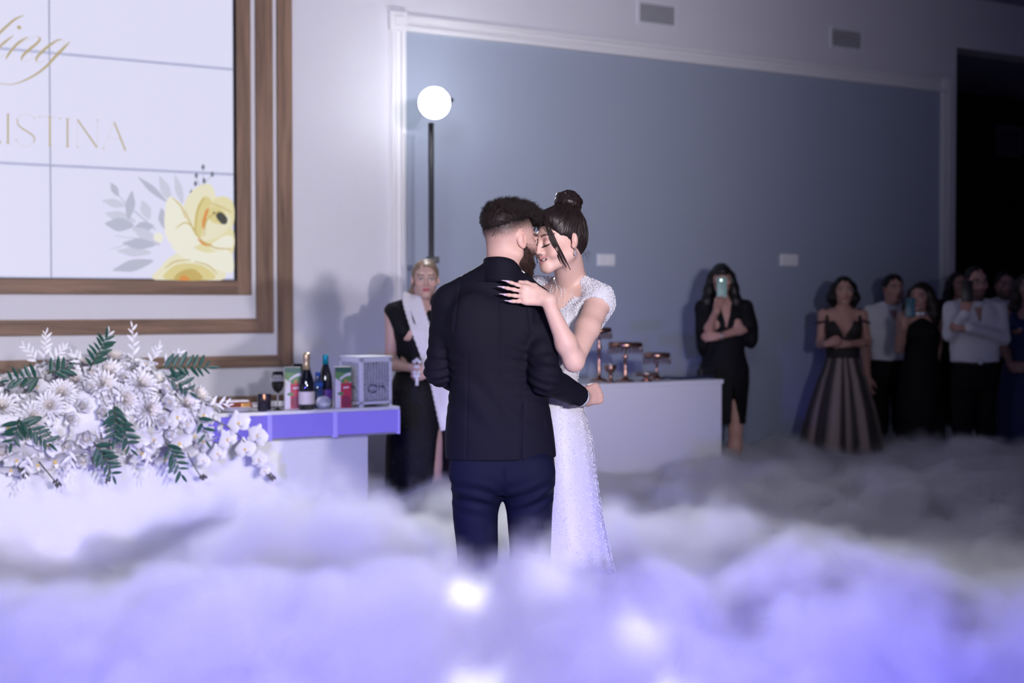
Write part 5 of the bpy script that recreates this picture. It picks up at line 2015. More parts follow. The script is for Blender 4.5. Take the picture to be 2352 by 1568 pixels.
def beads(name, pc, pn, r, mat_, parent, seed=3):
    rr = np.random.RandomState(seed)
    N_ = len(pc)
    t_ = (1 + 5 ** 0.5) / 2
    ico = np.array(((-1, t_, 0), (1, t_, 0), (-1, -t_, 0), (1, -t_, 0), (0, -1, t_), (0, 1, t_), (0, -1, -t_), (0, 1, -t_), (t_, 0, -1), (t_, 0, 1), (-t_, 0, -1), (-t_, 0, 1))) / math.hypot(1, t_)
    T_ = np.array(((0, 11, 5), (0, 5, 1), (0, 1, 7), (0, 7, 10), (0, 10, 11), (1, 5, 9), (5, 11, 4), (11, 10, 2), (10, 7, 6), (7, 1, 8), (3, 9, 4), (3, 4, 2), (3, 2, 6), (3, 6, 8), (3, 8, 9), (4, 9, 5), (2, 4, 11), (6, 2, 10), (8, 6, 7), (9, 8, 1)))
    r = np.broadcast_to(r, (N_,))[:, None, None]
    V_ = pc[:, None, :] + ico[None] * r
    Fb_ = (np.arange(N_) * 12)[:, None, None] + T_[None]
    return mesh_np(name, V_.reshape(-1, 3), Fb_.reshape(-1, 3), mat_, False, None, parent)


rb = np.where(zc[idx] > 1.36, rs.uniform(0.0011, 0.0027, len(idx)), np.where(zc[idx] > 1.05, rs.uniform(0.0012, 0.0024, len(idx)), rs.uniform(0.0013, 0.0029, len(idx))))
o = beads('beadwork', c[idx] + rs.normal(size=(len(idx), 3)) * 0.001 - bbase, n[idx], rb, M['bead'], bride)
o['kind'] = 'stuff'
# beaded fingers rising over the bare chest to the neck
m_pts, m_n = [], []
zb = vb[2]
nvec = nrm(Fb + vec(0, -0.2, 0.1))
Sx = Sdf()
for off, top in ((-0.056, 0.100), (-0.034, 0.150), (-0.014, 0.135), (0.004, 0.160), (0.022, 0.146), (0.042, 0.140), (0.062, 0.120)):
    for i in range(44):
        t = i / 43
        z = zb - 0.01 + t * (top + 0.01)
        lat = off * (0.55 + 0.45 * t) + 0.004 * math.sin(t * 7 + off * 90)
        # rest on the chest: march to the skin along her facing direction
        pc = np.array((neck0[0] + (vb[0] - neck0[0]) * 0.0, neck0[1], z)) + Lb * lat
        m_pts.append((pc, 0))
skin_me = [o_ for o_ in bride.children if o_.name.startswith('body')][0].data
from mathutils.bvhtree import BVHTree
sv = np.zeros(len(skin_me.vertices) * 3, dtype=np.float32)
skin_me.vertices.foreach_get('co', sv)
bv = BVHTree.FromPolygons([Vector(x) for x in sv.reshape(-1, 3)], [tuple(p.vertices) for p in skin_me.polygons])
pc, pn = [], []
for p, _ in m_pts:
    o3 = Vector(p + Fb * 0.3 - bbase)
    h_, nn_, ix, dist = bv.ray_cast(o3, Vector(-Fb))
    if h_ is not None:
        for k in range(2):
            pc.append(np.array(h_) + np.array(nn_) * 0.001 + rs.normal(size=3) * 0.0016)
            pn.append(np.array(nn_))
if pc:
    o = beads('neck_beadwork', np.array(pc), np.array(pn), rs.uniform(0.0009, 0.0019, len(pc)), M['bead'], bride, 5)
    o['kind'] = 'stuff'

# ------------------------------------------------------------------ the hostess and the guests along the wall
SK_G = np.array((0.50, 0.285, 0.235))
M['blackcloth'] = mat('black_dress_cloth', (0.006, 0.006, 0.008), 0.7, spec=0.2)
M['sequin'] = mat('black_sequin_cloth', (0.004, 0.004, 0.006), 0.5, spec=0.15, bump=0.5, bscale=300, bdist=0.003)
M['whiteshirt'] = mat('white_guest_shirt', (0.66, 0.66, 0.70), 0.7, noise=0.04, nscale=12)
M['blueshirt'] = mat('pale_blue_shirt', (0.50, 0.52, 0.60), 0.7)
M['bluedress'] = mat('blue_dress_cloth', (0.012, 0.022, 0.10), 0.6)
M['blacktrouser'] = mat('black_trouser_cloth', (0.006, 0.006, 0.008), 0.8, spec=0.2)
M['hair_k'] = mat('black_hair', (0.006, 0.005, 0.006), 0.45, spec=0.4)
M['hair_bl'] = mat('dark_blond_hair', (0.20, 0.135, 0.09), 0.45, noise=0.3, nscale=60)
M['hair_br'] = mat('brown_long_hair', (0.020, 0.011, 0.009), 0.45, noise=0.3, nscale=40)
M['tulle'] = mat('nude_and_black_tulle', (0.3, 0.24, 0.22), 0.8, vcol=True)
M['lacebod'] = mat('black_lace_over_nude', (0.02, 0.016, 0.016), 0.7, noise=0.9, nscale=70)
M['silver'] = mat('silver_metal', (0.6, 0.6, 0.62), 0.25, metal=0.9)
M['sash'] = mat('white_lace_sash', (0.70, 0.68, 0.70), 0.7, bump=0.5, bscale=160, bdist=0.004, noise=0.08, nscale=80)
M['shoe'] = mat('black_shoe', (0.008, 0.008, 0.009), 0.35)


class Fig:
    """standing figure; local axes parallel to the hall, origin on the floor under the figure"""

    def __init__(s, name, label, px, Y, H, yaw=0.0, male=False, hyaw=None, pitch=0.0, skin=SK_G, hx=0.0, roll=0.0):
        s.base = np.array((P(px, HZ, Y)[0], Y, 0.0))
        s.t = person(name, label, s.base)
        s.H, s.yaw, s.male, s.Y = H, yaw, male, Y
        s.k = H / 1.72
        s.R = Rz(yaw)
        s.skin = skin
        hs = 1.0 if male else 0.96
        s.head = Head(vec(hx, -0.012, H - 0.128 * hs), Rz(yaw if hyaw is None else hyaw) @ Rx(pitch) @ Ry(roll), hs, male)

    def T(s, x, y, z):
        return s.R @ vec(x * s.k, y * s.k, 0) + vec(0, 0, z * s.k)

    def L(s, px, py, dY=0.0):
        return P(px, py, s.Y + dY) - s.base

    def body(s, armR=None, armL=None, handR=None, handL=None, legs=True, vox=0.0058, lip=(0.34, 0.11, 0.11), brow=(0.02, 0.014, 0.012), closed=False, thin=1.0, stub=None):
        S = Sdf()
        T, m = s.T, s.male
        s.head.prims(S, fine=False)
        w = s.head.w
        nr_ = 0.056 if m else 0.046
        S.rc(w(0, 0.025, -0.055), T(0, 0.012, 1.40), nr_, nr_ + 0.006, 0.03)
        sw = 0.185 if m else 0.158
        s.sR, s.sL = T(-sw, 0.01, 1.385), T(sw, 0.01, 1.385)
        S.rc(T(0, 0.012, 1.405), s.sR, 0.050 * thin, 0.046 * thin, 0.04).rc(T(0, 0.012, 1.405), s.sL, 0.050 * thin, 0.046 * thin, 0.04)
        S.el(T(0, 0.005, 1.29), np.array((0.150 if m else 0.135, 0.098, 0.15)) * s.k * thin, s.R, 0.03)
        S.el(T(0, 0.005, 1.09), np.array((0.130 if m else 0.112, 0.088, 0.15)) * s.k * thin, s.R, 0.03)
        S.el(T(0, 0.010, 0.92), np.array((0.140 if m else 0.150, 0.105, 0.12)) * s.k * thin, s.R, 0.03)
        if not m:
            for sg in (-1, 1):
                S.el(T(sg * 0.068, -0.075, 1.265), np.array((0.055, 0.05, 0.055)) * s.k, s.R, 0.03)
        s.eR, s.wR = armR if armR else (T(-sw - 0.035, 0.02, 1.09), T(-sw - 0.03, -0.03, 0.84))
        s.eL, s.wL = armL if armL else (T(sw + 0.035, 0.02, 1.09), T(sw + 0.03, -0.03, 0.84))
        ra = (0.047, 0.038, 0.039, 0.027) if m else (0.043, 0.034, 0.034, 0.0225)
        for a, e, w_ in ((s.sR, s.eR, s.wR), (s.sL, s.eL, s.wL)):
            S.rc(a, e, ra[0], ra[1], 0.02).rc(e, e + (w_ - e) * 0.3, ra[1], ra[2], 0.02).rc(e + (w_ - e) * 0.3, w_, ra[2], ra[3], 0.02)
        hs = 0.98 if m else 0.88
        for (e, w_, hd, sd) in ((s.eR, s.wR, handR, 1), (s.eL, s.wL, handL, -1)):
            hd = hd or {}
            d = hd.get('d', nrm(w_ - e))
            hand(S, w_, d, hd.get('back', s.R @ vec(0.9 * -sd, -0.3, 0)), side=hd.get('side', sd), curl=hd.get('curl', (22, 28, 22)), sc=hs, spread=hd.get('spread', 3), thumb=hd.get('thumb', (0.7, 0.6, 0.3)), fr=1.05)
        if legs:
            for sg in (-1, 1):
                h_, kn, an = T(0.085 * sg, 0.005, 0.86), T(0.085 * sg, -0.005, 0.47), T(0.085 * sg, 0.02, 0.09)
                S.rc(h_, kn, 0.078 * s.k, 0.053 * s.k, 0.03).rc(kn, kn + (an - kn) * 0.3, 0.050 * s.k, 0.054 * s.k, 0.02).rc(kn + (an - kn) * 0.3, an, 0.054 * s.k, 0.034 * s.k, 0.02)
                S.rc(an + vec(0, 0, -0.05), T(0.09 * sg, -0.13, 0.03), 0.034, 0.028, 0.02)
        f = lambda p: s.head.colours(p, s.skin, np.array(lip), np.array(brow), closed=closed, stubble=stub)
        s.bo = add_sdf(S, vox, 'body', M['skin'], s.t, f)
        return s

    def cloth(s, S, name, mat_, vox=0.008, colf=None):
        return add_sdf(S, vox, name, mat_, s.t, colf)

    def rows(s, lst):
        out = []
        for z, a, b_ in lst:
            c = s.T(0, 0.008, 0)
            out.append((z * s.k, c[0], c[1], a * s.k, b_ * s.k))
        return out

    def hair_cap(s, mat_, name='hair', long=None, bangs=False, vox=0.006, back=1.0, line=0.055, top=1.0):
        h = s.head
        w = h.w
        S = Sdf()
        S.el(w(0, 0.028, 0.036), np.array((0.083, 0.100, 0.090)) * h.sc * top, h.R, 0.0)
        S.el(w(0, 0.070, 0.000), np.array((0.066, 0.050, 0.075)) * h.sc * back, h.R, 0.03)
        if bangs:
            S.el(w(0, -0.055, 0.058), np.array((0.064, 0.045, 0.040)) * h.sc, h.R, 0.02)
        else:
            S.cut(w(0, -0.058, line), h.R @ vec(0, -1, -0.50), 0.012)
        for sx in (-1, 1):
            S.el(w(sx * 0.072, -0.062, -0.035), np.array((0.050, 0.058, 0.075)) * h.sc, h.R, 0.012, 1)
        if bangs:
            S.el(w(0, -0.105, -0.03), np.array((0.06, 0.05, 0.055)) * h.sc, h.R, 0.012, 1)
        if not s.male:
            pass
        S.cut(w(0, 0, -0.055), h.R @ vec(0, -0.25, -1), 0.015)
        if long:
            for chain_, r_ in long:
                S.chain([w(*p) for p in chain_], r_, 0.03)
        S.post.append(lambda p, d: d - 0.004 * snoise(p * vec(1, 1, 0.3), 90, 4))
        s.ha = add_sdf(S, vox, name, mat_, s.t)
        return s

    def trousers(s, mat_):
        S = Sdf()
        S.loft(s.rows([(0.78, 0.175, 0.115), (0.86, 0.178, 0.122), (0.95, 0.168, 0.118), (1.02, 0.160, 0.112)]), n=2.3, k=0.03, yaw=s.yaw)
        for sg in (-1, 1):
            pts_ = [s.T(0.088 * sg, 0.01, 0.84), s.T(0.092 * sg, 0.005, 0.47), s.T(0.095 * sg, 0.015, 0.06)]
            S.chain(pts_, [0.092 * s.k, 0.072 * s.k, 0.066 * s.k], 0.02)
        S.cut((0, 0, 0.03), (0, 0, -1))
        S.post.append(lambda p, d: d - 0.003 * snoise(p * vec(1, 1, 2), 40, 2))
        s.cloth(S, 'trousers', mat_, 0.010)
        for sg in (-1, 1):
            S = Sdf()
            c = s.T(0.095 * sg, -0.05, 0.04)
            S.el(c, (0.045, 0.13, 0.045), s.R, 0)
            S.cut((0, 0, 0.0), (0, 0, -1))
            s.cloth(S, 'shoe', M['shoe'], 0.012)

    def belt(s, z, a, b_):
        m_ = MB()
        n = 40
        pts_ = []
        for i in range(n + 1):
            t = 2 * PI * i / n
            q = s.R @ vec(a * s.k * math.cos(t), b_ * s.k * math.sin(t), 0)
            pts_.append(q + s.T(0, 0.008, z))
        for i in range(n):
            p0, p1 = pts_[i], pts_[i + 1]
            hh = vec(0, 0, 0.018)
            m_.add([p0 - hh, p1 - hh, p1 + hh, p0 + hh], [(0, 1, 2, 3)])
        m_.build('belt', M['shoe'], s.t, True)
        q = s.T(0, -b_ + 0.002, z)
        MB().box(q[0] - 0.018, q[0] + 0.018, q[1] - 0.008, q[1] + 0.002, q[2] - 0.016, q[2] + 0.016, bev=0.004).build('belt_buckle', M['silver'], s.t)


def phone(lab, c, d_up, d_face, mat_, w_=0.072, h=0.148, flash=False):
    """phone as a thing of its own, held in a hand; d_face is the way its back looks"""
    z = nrm(d_up)
    y = nrm(np.asarray(d_face, float) - z * np.dot(d_face, z))
    x = np.cross(-y, z)
    t = empty('phone', (0, 0, 0))
    R3 = Matrix((x, -y, z)).transposed().to_4x4()
    t.matrix_world = Matrix.Translation(Vector(c)) @ R3
    MB().box(-w_ / 2, w_ / 2, -0.0045, 0.0045, -h / 2, h / 2, bev=0.004).build('phone_case', mat_, t, True)
    MB().box(-w_ / 2 + 0.003, w_ / 2 - 0.003, 0.0045, 0.0052, -h / 2 + 0.003, h / 2 - 0.003).build('phone_screen', M['black'], t)
    MB().box(-w_ / 2 + 0.006, -w_ / 2 + 0.036, -0.0065, -0.0045, h / 2 - 0.042, h / 2 - 0.008, bev=0.001).build('camera_bump', mat_, t)
    for zz in (0.016, 0.033):
        MB().lathe([(0.006, 0), (0.006, 0.002)], 14).build('lens', M['black'], t).matrix_local = Matrix.Translation((-w_ / 2 + 0.017, -0.0065, h / 2 - zz)) @ Matrix.Rotation(PI / 2, 4, 'X')
    if flash:
        o = MB().lathe([(0.0065, 0), (0.0065, 0.002)], 14).build('flash_light', mat('phone_flash', (0.5, 0.5, 0.5), 0.4, emit=(0.85, 1.0, 0.92), es=3.0), t)
        o.matrix_local = Matrix.Translation((-w_ / 2 + 0.029, -0.0066, h / 2 - 0.022)) @ Matrix.Rotation(PI / 2, 4, 'X')
    tag(t, lab, 'phone')
    return t


def sweet_cut(S, f, z, dep=0.10, wd=0.10, hgt=0.2):
    """V neckline opening at the front"""
    c = f.T(0, -0.13, 0)
    S.loft([(z * f.k, c[0], c[1], 0.006, dep), ((z + hgt * 0.5) * f.k, c[0], c[1], wd * 0.5, dep), ((z + hgt) * f.k, c[0], c[1], wd, dep * 1.2)], k=0.008, mode=1, yaw=f.yaw)


# ---------- hostess beside the head table
f = Fig('person', 'hostess in a black sequined dress with a white lace sash', 962, 8.75, 1.69, 8, False, 6, 2, SK_F * 0.86, 0.036)
f.head.C = f.L(977, 641)
f.body(armR=(f.L(897, 836, -0.02), f.L(953, 846, -0.20)), armL=(f.L(1030, 826, 0.0), f.L(990, 850, -0.20)),
       handR=dict(d=nrm(vec(0.85, -0.2, -0.25)), back=vec(-0.2, -1, 0.2), curl=(35, 40, 30)), handL=dict(d=nrm(vec(-0.8, -0.15, -0.3)), back=vec(0.2, -1, 0.2), curl=(35, 40, 30)), vox=0.005, lip=(0.40, 0.07, 0.10))
S = Sdf()
S.loft(f.rows([(1.06, 0.128, 0.100), (1.12, 0.132, 0.102), (1.20, 0.146, 0.118), (1.27, 0.160, 0.135), (1.34, 0.155, 0.112), (1.40, 0.140, 0.085)]), n=2.1, k=0.01, yaw=f.yaw)
for sg in (-1, 1):
    S.rc(f.T(sg * 0.155, 0.01, 1.395), f.T(sg * 0.075, 0.01, 1.425), 0.052, 0.045, 0.02)
    S.rc(f.T(sg * 0.150, -0.03, 1.39), f.T(sg * 0.10, -0.08, 1.28), 0.045, 0.05, 0.02)
    # side cut-outs at the waist
    S.el(f.T(sg * 0.135, -0.03, 1.075), np.array((0.065, 0.09, 0.055)), f.R, 0.008, 1)
    # arm openings
    S.rc(f.sR if sg < 0 else f.sL, f.eR if sg < 0 else f.eL, 0.05, 0.05, 0.006, 1) if False else None
sweet_cut(S, f, 1.26, 0.10, 0.085, 0.2)
S.rc(f.T(0, 0.01, 1.36), f.T(0, 0.0, 1.6), 0.066, 0.07, 0.01, 1)
f.cloth(S, 'dress_top', M['blackcloth'], 0.006)
S = Sdf()
S.loft(f.rows([(0.0, 0.225, 0.20), (0.30, 0.205, 0.175), (0.60, 0.198, 0.158), (0.80, 0.190, 0.145), (0.92, 0.180, 0.130), (1.0, 0.152, 0.112), (1.055, 0.130, 0.102)]), n=2.0, k=0.01, yaw=f.yaw, fold=lambda ph, z: 0.008 * np.clip(0.8 - z, 0, 1) * np.sin(ph * 9))
# long slit over her left leg
cs = f.T(0.135, -0.14, 0)
S.loft([(0.0, cs[0], cs[1], 0.085, 0.14), (0.35, cs[0], cs[1], 0.070, 0.13), (0.60, cs[0] - 0.008, cs[1], 0.035, 0.11), (0.75, cs[0] - 0.015, cs[1], 0.004, 0.08)], k=0.01, mode=1, yaw=f.yaw)
sk = f.cloth(S, 'sequin_skirt', M['sequin'], 0.008)
vs = np.zeros(len(sk.data.vertices) * 3, dtype=np.float32)
sk.data.vertices.foreach_get('co', vs)
vs = vs.reshape(-1, 3)
nn = np.zeros(len(vs) * 3, dtype=np.float32)
sk.data.vertices.foreach_get('normal', nn)
nn = nn.reshape(-1, 3)
rs = np.random.RandomState(12)
fi = np.where(nn[:, 1] < 0.2)[0]
ii = rs.choice(fi, 700)
n3 = nn[ii] + rs.normal(size=(700, 3)) * 0.35
n3 /= np.linalg.norm(n3, axis=1, keepdims=True)
o = beads('sequins', vs[ii], n3, 0.0032, mat('dark_sequin_metal', (0.25, 0.25, 0.32), 0.12, metal=1.0), f.t, 8)
o['kind'] = 'stuff'
# smooth pulled-back hair with a low tail
f.hair_cap(M['hair_bl'], 'hair', [([(-0.045, 0.075, -0.03), (-0.070, 0.075, -0.08), (-0.078, 0.060, -0.14)], [0.03, 0.022, 0.008])], line=0.062, vox=0.005)
# sash: lace band over her right shoulder to the left hip, then hanging
def drape(f, path, wd, name, mat_, off=0.008, nlat=7, n=10, scallop=0.004):
    deps = bpy.context.evaluated_depsgraph_get()
    trees = []
    for ob in f.t.children:
        if ob.type == 'MESH' and ob.name.split('.')[0] in ('body', 'dress_top', 'sequin_skirt'):
            vv = np.zeros(len(ob.data.vertices) * 3, dtype=np.float32)
            ob.data.vertices.foreach_get('co', vv)
            trees.append(BVHTree.FromPolygons([Vector(x) for x in vv.reshape(-1, 3)], [tuple(p.vertices) for p in ob.data.polygons]))
    cv = cat_curve(path, n)
    V = []
    for i, p in enumerate(cv):
        t = cv[min(i + 1, len(cv) - 1)] - cv[max(i - 1, 0)]
        sd = nrm(np.cross(t, vec(0, -1, 0)))
        for j in range(nlat):
            s_ = j / (nlat - 1) * 2 - 1
            ww = wd / 2 + (scallop * abs(math.sin(i * 1.57)) if j in (0, nlat - 1) else 0)
            q = p + sd * ww * s_
            y = q[1]
            for tr_ in trees:
                h_ = tr_.ray_cast(Vector((q[0], -0.6, q[2])), Vector((0, 1, 0)))
                if h_[0] is not None and h_[0].y < 0.12:
                    y = min(y, h_[0].y - off)
            V.append((q[0], y + 0.004 * math.sin(j * 1.7), q[2]))
    V = np.array(V).reshape(len(cv), nlat, 3)
    for _ in range(3):
        V[1:-1, :, 1] = np.minimum(V[1:-1, :, 1], (V[:-2, :, 1] + V[2:, :, 1]) / 2)
    V = V.reshape(-1, 3)
    V2 = np.concatenate((V, V + vec(0, 0.003, 0)))
    N_ = len(V)
    Fc = []
    for i in range(len(cv) - 1):
        for j in range(nlat - 1):
            a = i * nlat + j
            Fc.append((a, a + 1, a + nlat + 1, a + nlat))
            Fc.append((N_ + a, N_ + a + nlat, N_ + a + nlat + 1, N_ + a + 1))
    return mesh_np(name, V2, np.array(Fc), mat_, True, None, f.t)


drape(f, [f.L(950, 676, 0.03), f.L(947, 690, -0.04), f.L(962, 740, -0.10), f.L(985, 805, -0.12), f.L(1008, 870, -0.12), f.L(1022, 930, -0.10), f.L(1034, 985, -0.08)], 0.108, 'sash', M['sash'])
# wrist corsage with ribbon
m_ = MB()
rr = random.Random(4)
wp = f.L(958, 845, -0.22)
for k in range(9):
    a = k / 9 * 2 * PI
    c = wp + vec(0.030 * math.sin(a * 2) * 0.5, -0.02 + 0.012 * math.cos(a), 0.048 * math.cos(a))
    m_.lathe([(0.002, -0.012), (0.012, -0.006), (0.013, 0.004), (0.004, 0.011)], 7, c=c)
m_.box(wp[0] - 0.008, wp[0] + 0.010, wp[1] - 0.03, wp[1] - 0.026, wp[2] - 0.10, wp[2] - 0.03)
m_.build('wrist_corsage', M['petal'], f.t, True)

# ---------- woman filming with the mint phone
f = Fig('person', 'woman in a black dress filming with a mint green phone', 1664, 11.0, 1.715, 0, False, -2, 2, SK_G)
f.head.C = f.L(1657, 641)
f.body(armR=(f.L(1621, 770, -0.06), f.L(1646, 712, -0.24)), armL=(f.L(1718, 752, -0.04), f.L(1652, 772, -0.20)),
       handR=dict(d=nrm(vec(0.15, -0.25, 1)), back=vec(-0.5, 0.85, 0.2), side=-1, curl=(30, 35, 25)), handL=dict(d=nrm(vec(-1, 0.05, -0.05)), back=vec(0, -1, 0.3), curl=(25, 30, 20)))
S = Sdf()
hz = f.L(1690, 972)[2]
S.loft(f.rows([(hz / f.k, 0.165, 0.14), (0.60, 0.172, 0.145), (0.80, 0.185, 0.145), (0.92, 0.188, 0.138), (1.08, 0.150, 0.112), (1.20, 0.158, 0.125), (1.28, 0.172, 0.135), (1.36, 0.165, 0.105), (1.41, 0.14, 0.08)]), n=2.1, k=0.02, yaw=0, fold=lambda ph, z: 0.006 * np.clip(1.0 - z, 0, 1) * np.sin(ph * 9))
S.rc(f.T(-0.06, 0.01, 1.415), f.sR, 0.052, 0.058, 0.03).rc(f.T(0.06, 0.01, 1.415), f.sL, 0.052, 0.058, 0.03)
S.rc(f.sR, f.sR + (f.eR - f.sR) * 0.80, 0.058, 0.076, 0.02).rc(f.sL, f.sL + (f.eL - f.sL) * 0.80, 0.058, 0.076, 0.02)
S.el(f.eL + vec(0.03, 0.03, -0.06), (0.05, 0.06, 0.10), None, 0.04).el(f.eR + vec(-0.02, 0.03, -0.06), (0.045, 0.06, 0.09), None, 0.04)
sweet_cut(S, f, 1.24, 0.10, 0.06, 0.2)
S.rc(f.T(0, 0.0, 1.37), f.T(0, 0.0, 1.6), 0.060, 0.062, 0.01, 1)
cs = f.T(0.075, -0.14, 0)
S.loft([(hz - 0.02, cs[0], cs[1], 0.05, 0.12), (hz + 0.12, cs[0] - 0.01, cs[1], 0.028, 0.10), (hz + 0.27, cs[0] - 0.02, cs[1], 0.004, 0.06)], k=0.008, mode=1)
S.post.append(lambda p, d: d - 0.003 * snoise(p, 35, 6))
f.cloth(S, 'dress', M['blackcloth'], 0.008)
f.hair_cap(M['hair_k'], 'hair', [([(sx * 0.075, 0.01, 0.02), (sx * 0.092, 0.0, -0.08), (sx * 0.110, -0.02, -0.17), (sx * 0.105, -0.05, -0.26)], [0.035, 0.040, 0.042, 0.015]) for sx in (-1, 1)] + [([(0, 0.07, 0), (0, 0.09, -0.12), (0, 0.09, -0.24)], [0.08, 0.09, 0.05])], bangs=True)
m_ = MB()
wp = f.L(1657, 772, -0.22)
m_.tube([wp + vec(0.006 * math.cos(a), 0.030 * math.cos(a), 0.030 * math.sin(a)) for a in np.linspace(0, 2 * PI, 20)], 0.006, 6)
m_.build('bracelet', M['silver'], f.t, True)
M['mint'] = mat('mint_phone_case', (0.22, 0.40, 0.36), 0.4)
phone('mint green phone held up by the woman in black', P(1658, 660, 11.0 - 0.30), vec(0.02, 0.1, 1), vec(0, -1, 0.05), M['mint'], flash=True)

# ---------- woman with lace bodice and tulle skirt
f = Fig('person', 'woman in a black lace bodice and nude tulle skirt', 1936, 11.7, 1.64, -4, False, -6, 0, SK_G)
f.head.C = f.L(1938, 668)
f.body(armR=(f.L(1884, 790, 0.0), f.L(1898, 790, -0.22)), armL=(f.L(1992, 786, 0.02), f.L(1946, 790, -0.18)),
       handR=dict(d=nrm(vec(0.6, -0.3, 0.25)), back=vec(-0.2, -0.9, 0.4), curl=(40, 45, 30)), handL=dict(d=nrm(vec(-0.9, -0.1, 0.05)), back=vec(0.1, -0.9, 0.4), curl=(40, 45, 30)))
S = Sdf()
S.loft(f.rows([(1.02, 0.135, 0.108), (1.10, 0.135, 0.108), (1.20, 0.152, 0.125), (1.28, 0.165, 0.138), (1.33, 0.160, 0.118)]), n=2.1, k=0.01, yaw=f.yaw)
for sg in (-1, 1):
    S.el(f.T(sg * 0.072, -0.085, 1.27), np.array((0.066, 0.058, 0.064)), f.R, 0.02)
    a = f.sR if sg < 0 else f.sL
    S.rc(f.T(sg * 0.135, -0.08, 1.30), f.T(sg * 0.135, 0.0, 1.435), 0.014, 0.012, 0.01).rc(f.T(sg * 0.135, 0.0, 1.435), f.T(sg * 0.13, 0.09, 1.32), 0.012, 0.012, 0.01)
    e = f.eR if sg < 0 else f.eL
    q = a + (e - a) * 0.22
    for kk in range(8):
        t0, t1 = kk * PI / 4, (kk + 1) * PI / 4
        S.rc(q + vec(0.050 * math.cos(t0), 0.050 * math.sin(t0), 0.012 * math.cos(t0) * -sg), q + vec(0.050 * math.cos(t1), 0.050 * math.sin(t1), 0.012 * math.cos(t1) * -sg), 0.010, 0.010, 0.004)
sweet_cut(S, f, 1.20, 0.10, 0.075, 0.14)
f.cloth(S, 'lace_bodice', M['lacebod'], 0.007)
S = Sdf()
fd = lambda ph, z: 0.020 * np.clip(1.0 - z, 0, 1) * np.sin(ph * 11 + 1.5 * np.sin(ph * 4)) + 0.010 * np.clip(1.0 - z, 0, 1) * np.sin(ph * 23)
S.loft(f.rows([(0.02, 0.37, 0.32), (0.30, 0.335, 0.29), (0.60, 0.275, 0.23), (0.85, 0.200, 0.165), (0.98, 0.150, 0.122), (1.04, 0.138, 0.110)]), n=2.0, k=0.0, yaw=f.yaw, fold=fd)


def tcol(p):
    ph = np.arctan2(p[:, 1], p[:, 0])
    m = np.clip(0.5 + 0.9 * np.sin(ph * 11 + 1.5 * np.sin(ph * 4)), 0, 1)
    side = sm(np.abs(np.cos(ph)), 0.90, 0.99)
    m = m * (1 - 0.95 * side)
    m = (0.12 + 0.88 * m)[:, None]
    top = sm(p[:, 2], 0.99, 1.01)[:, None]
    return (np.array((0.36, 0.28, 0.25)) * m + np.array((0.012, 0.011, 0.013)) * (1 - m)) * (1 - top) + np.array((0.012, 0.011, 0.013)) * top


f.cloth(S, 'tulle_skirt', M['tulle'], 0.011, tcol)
f.hair_cap(M['hair_k'], 'hair', [([(sx * 0.072, 0.02, 0.02), (sx * 0.088, 0.01, -0.06), (sx * 0.078, 0.01, -0.13)], [0.04, 0.042, 0.02]) for sx in (-1, 1)] + [([(0, 0.07, 0), (0, 0.075, -0.11)], [0.08, 0.06])])

# ---------- young man in a white shirt
def shirt_man(f, mat_, sleeve=0.5, open_=True, hemz=0.98, vox=0.008, loose=1.0):
    S = Sdf()
    S.loft(f.rows([(hemz, 0.178 * loose, 0.128 * loose), (1.06, 0.176 * loose, 0.128 * loose), (1.20, 0.186, 0.130), (1.32, 0.196, 0.128), (1.38, 0.185, 0.105), (1.425, 0.14, 0.08)]), n=2.3, k=0.02, yaw=f.yaw)
    S.rc(f.T(-0.05, 0.012, 1.425), f.sR, 0.052, 0.058, 0.03).rc(f.T(0.05, 0.012, 1.425), f.sL, 0.052, 0.058, 0.03)
    for a, e, w_ in ((f.sR, f.eR, f.wR), (f.sL, f.eL, f.wL)):
        if sleeve <= 1:
            S.rc(a, a + (e - a) * sleeve, 0.058, 0.062, 0.015)
        else:
            S.rc(a, e, 0.060, 0.054, 0.015).rc(e, w_, 0.054, 0.040, 0.02)
    S.rc(f.T(0, 0.012, 1.40), f.T(0, 0.005, 1.60), 0.062, 0.066, 0.006, 1)
    if open_:
        sweet_cut(S, f, 1.29, 0.14, 0.05, 0.16)
    S.post.append(lambda p, d: d - 0.004 * snoise(p * vec(1, 1, 1.6), 32, 9))
    f.cloth(S, 'shirt', mat_, vox)
    # collar
    c = f.T(0, 0.005, 1.415)
    V, Fc = collar_ring(c, 0.066, 0.066, 0.045, 0.006, -0.014, 0.25, 0.0, 36)
    mesh_np('collar', np.array(V), np.array(Fc), mat_, True, None, f.t)


f = Fig('person', 'young man in a white short-sleeved shirt between two women', 2047, 12.2, 1.665, 6, True, 8, 2, SK_G * 0.9)
f.head.C = f.L(2053, 663)
f.body(vox=0.007)
shirt_man(f, M['whiteshirt'], 0.6)
f.trousers(M['blacktrouser'])
f.hair_cap(M['hair_k'], 'hair', line=0.050, back=0.9)

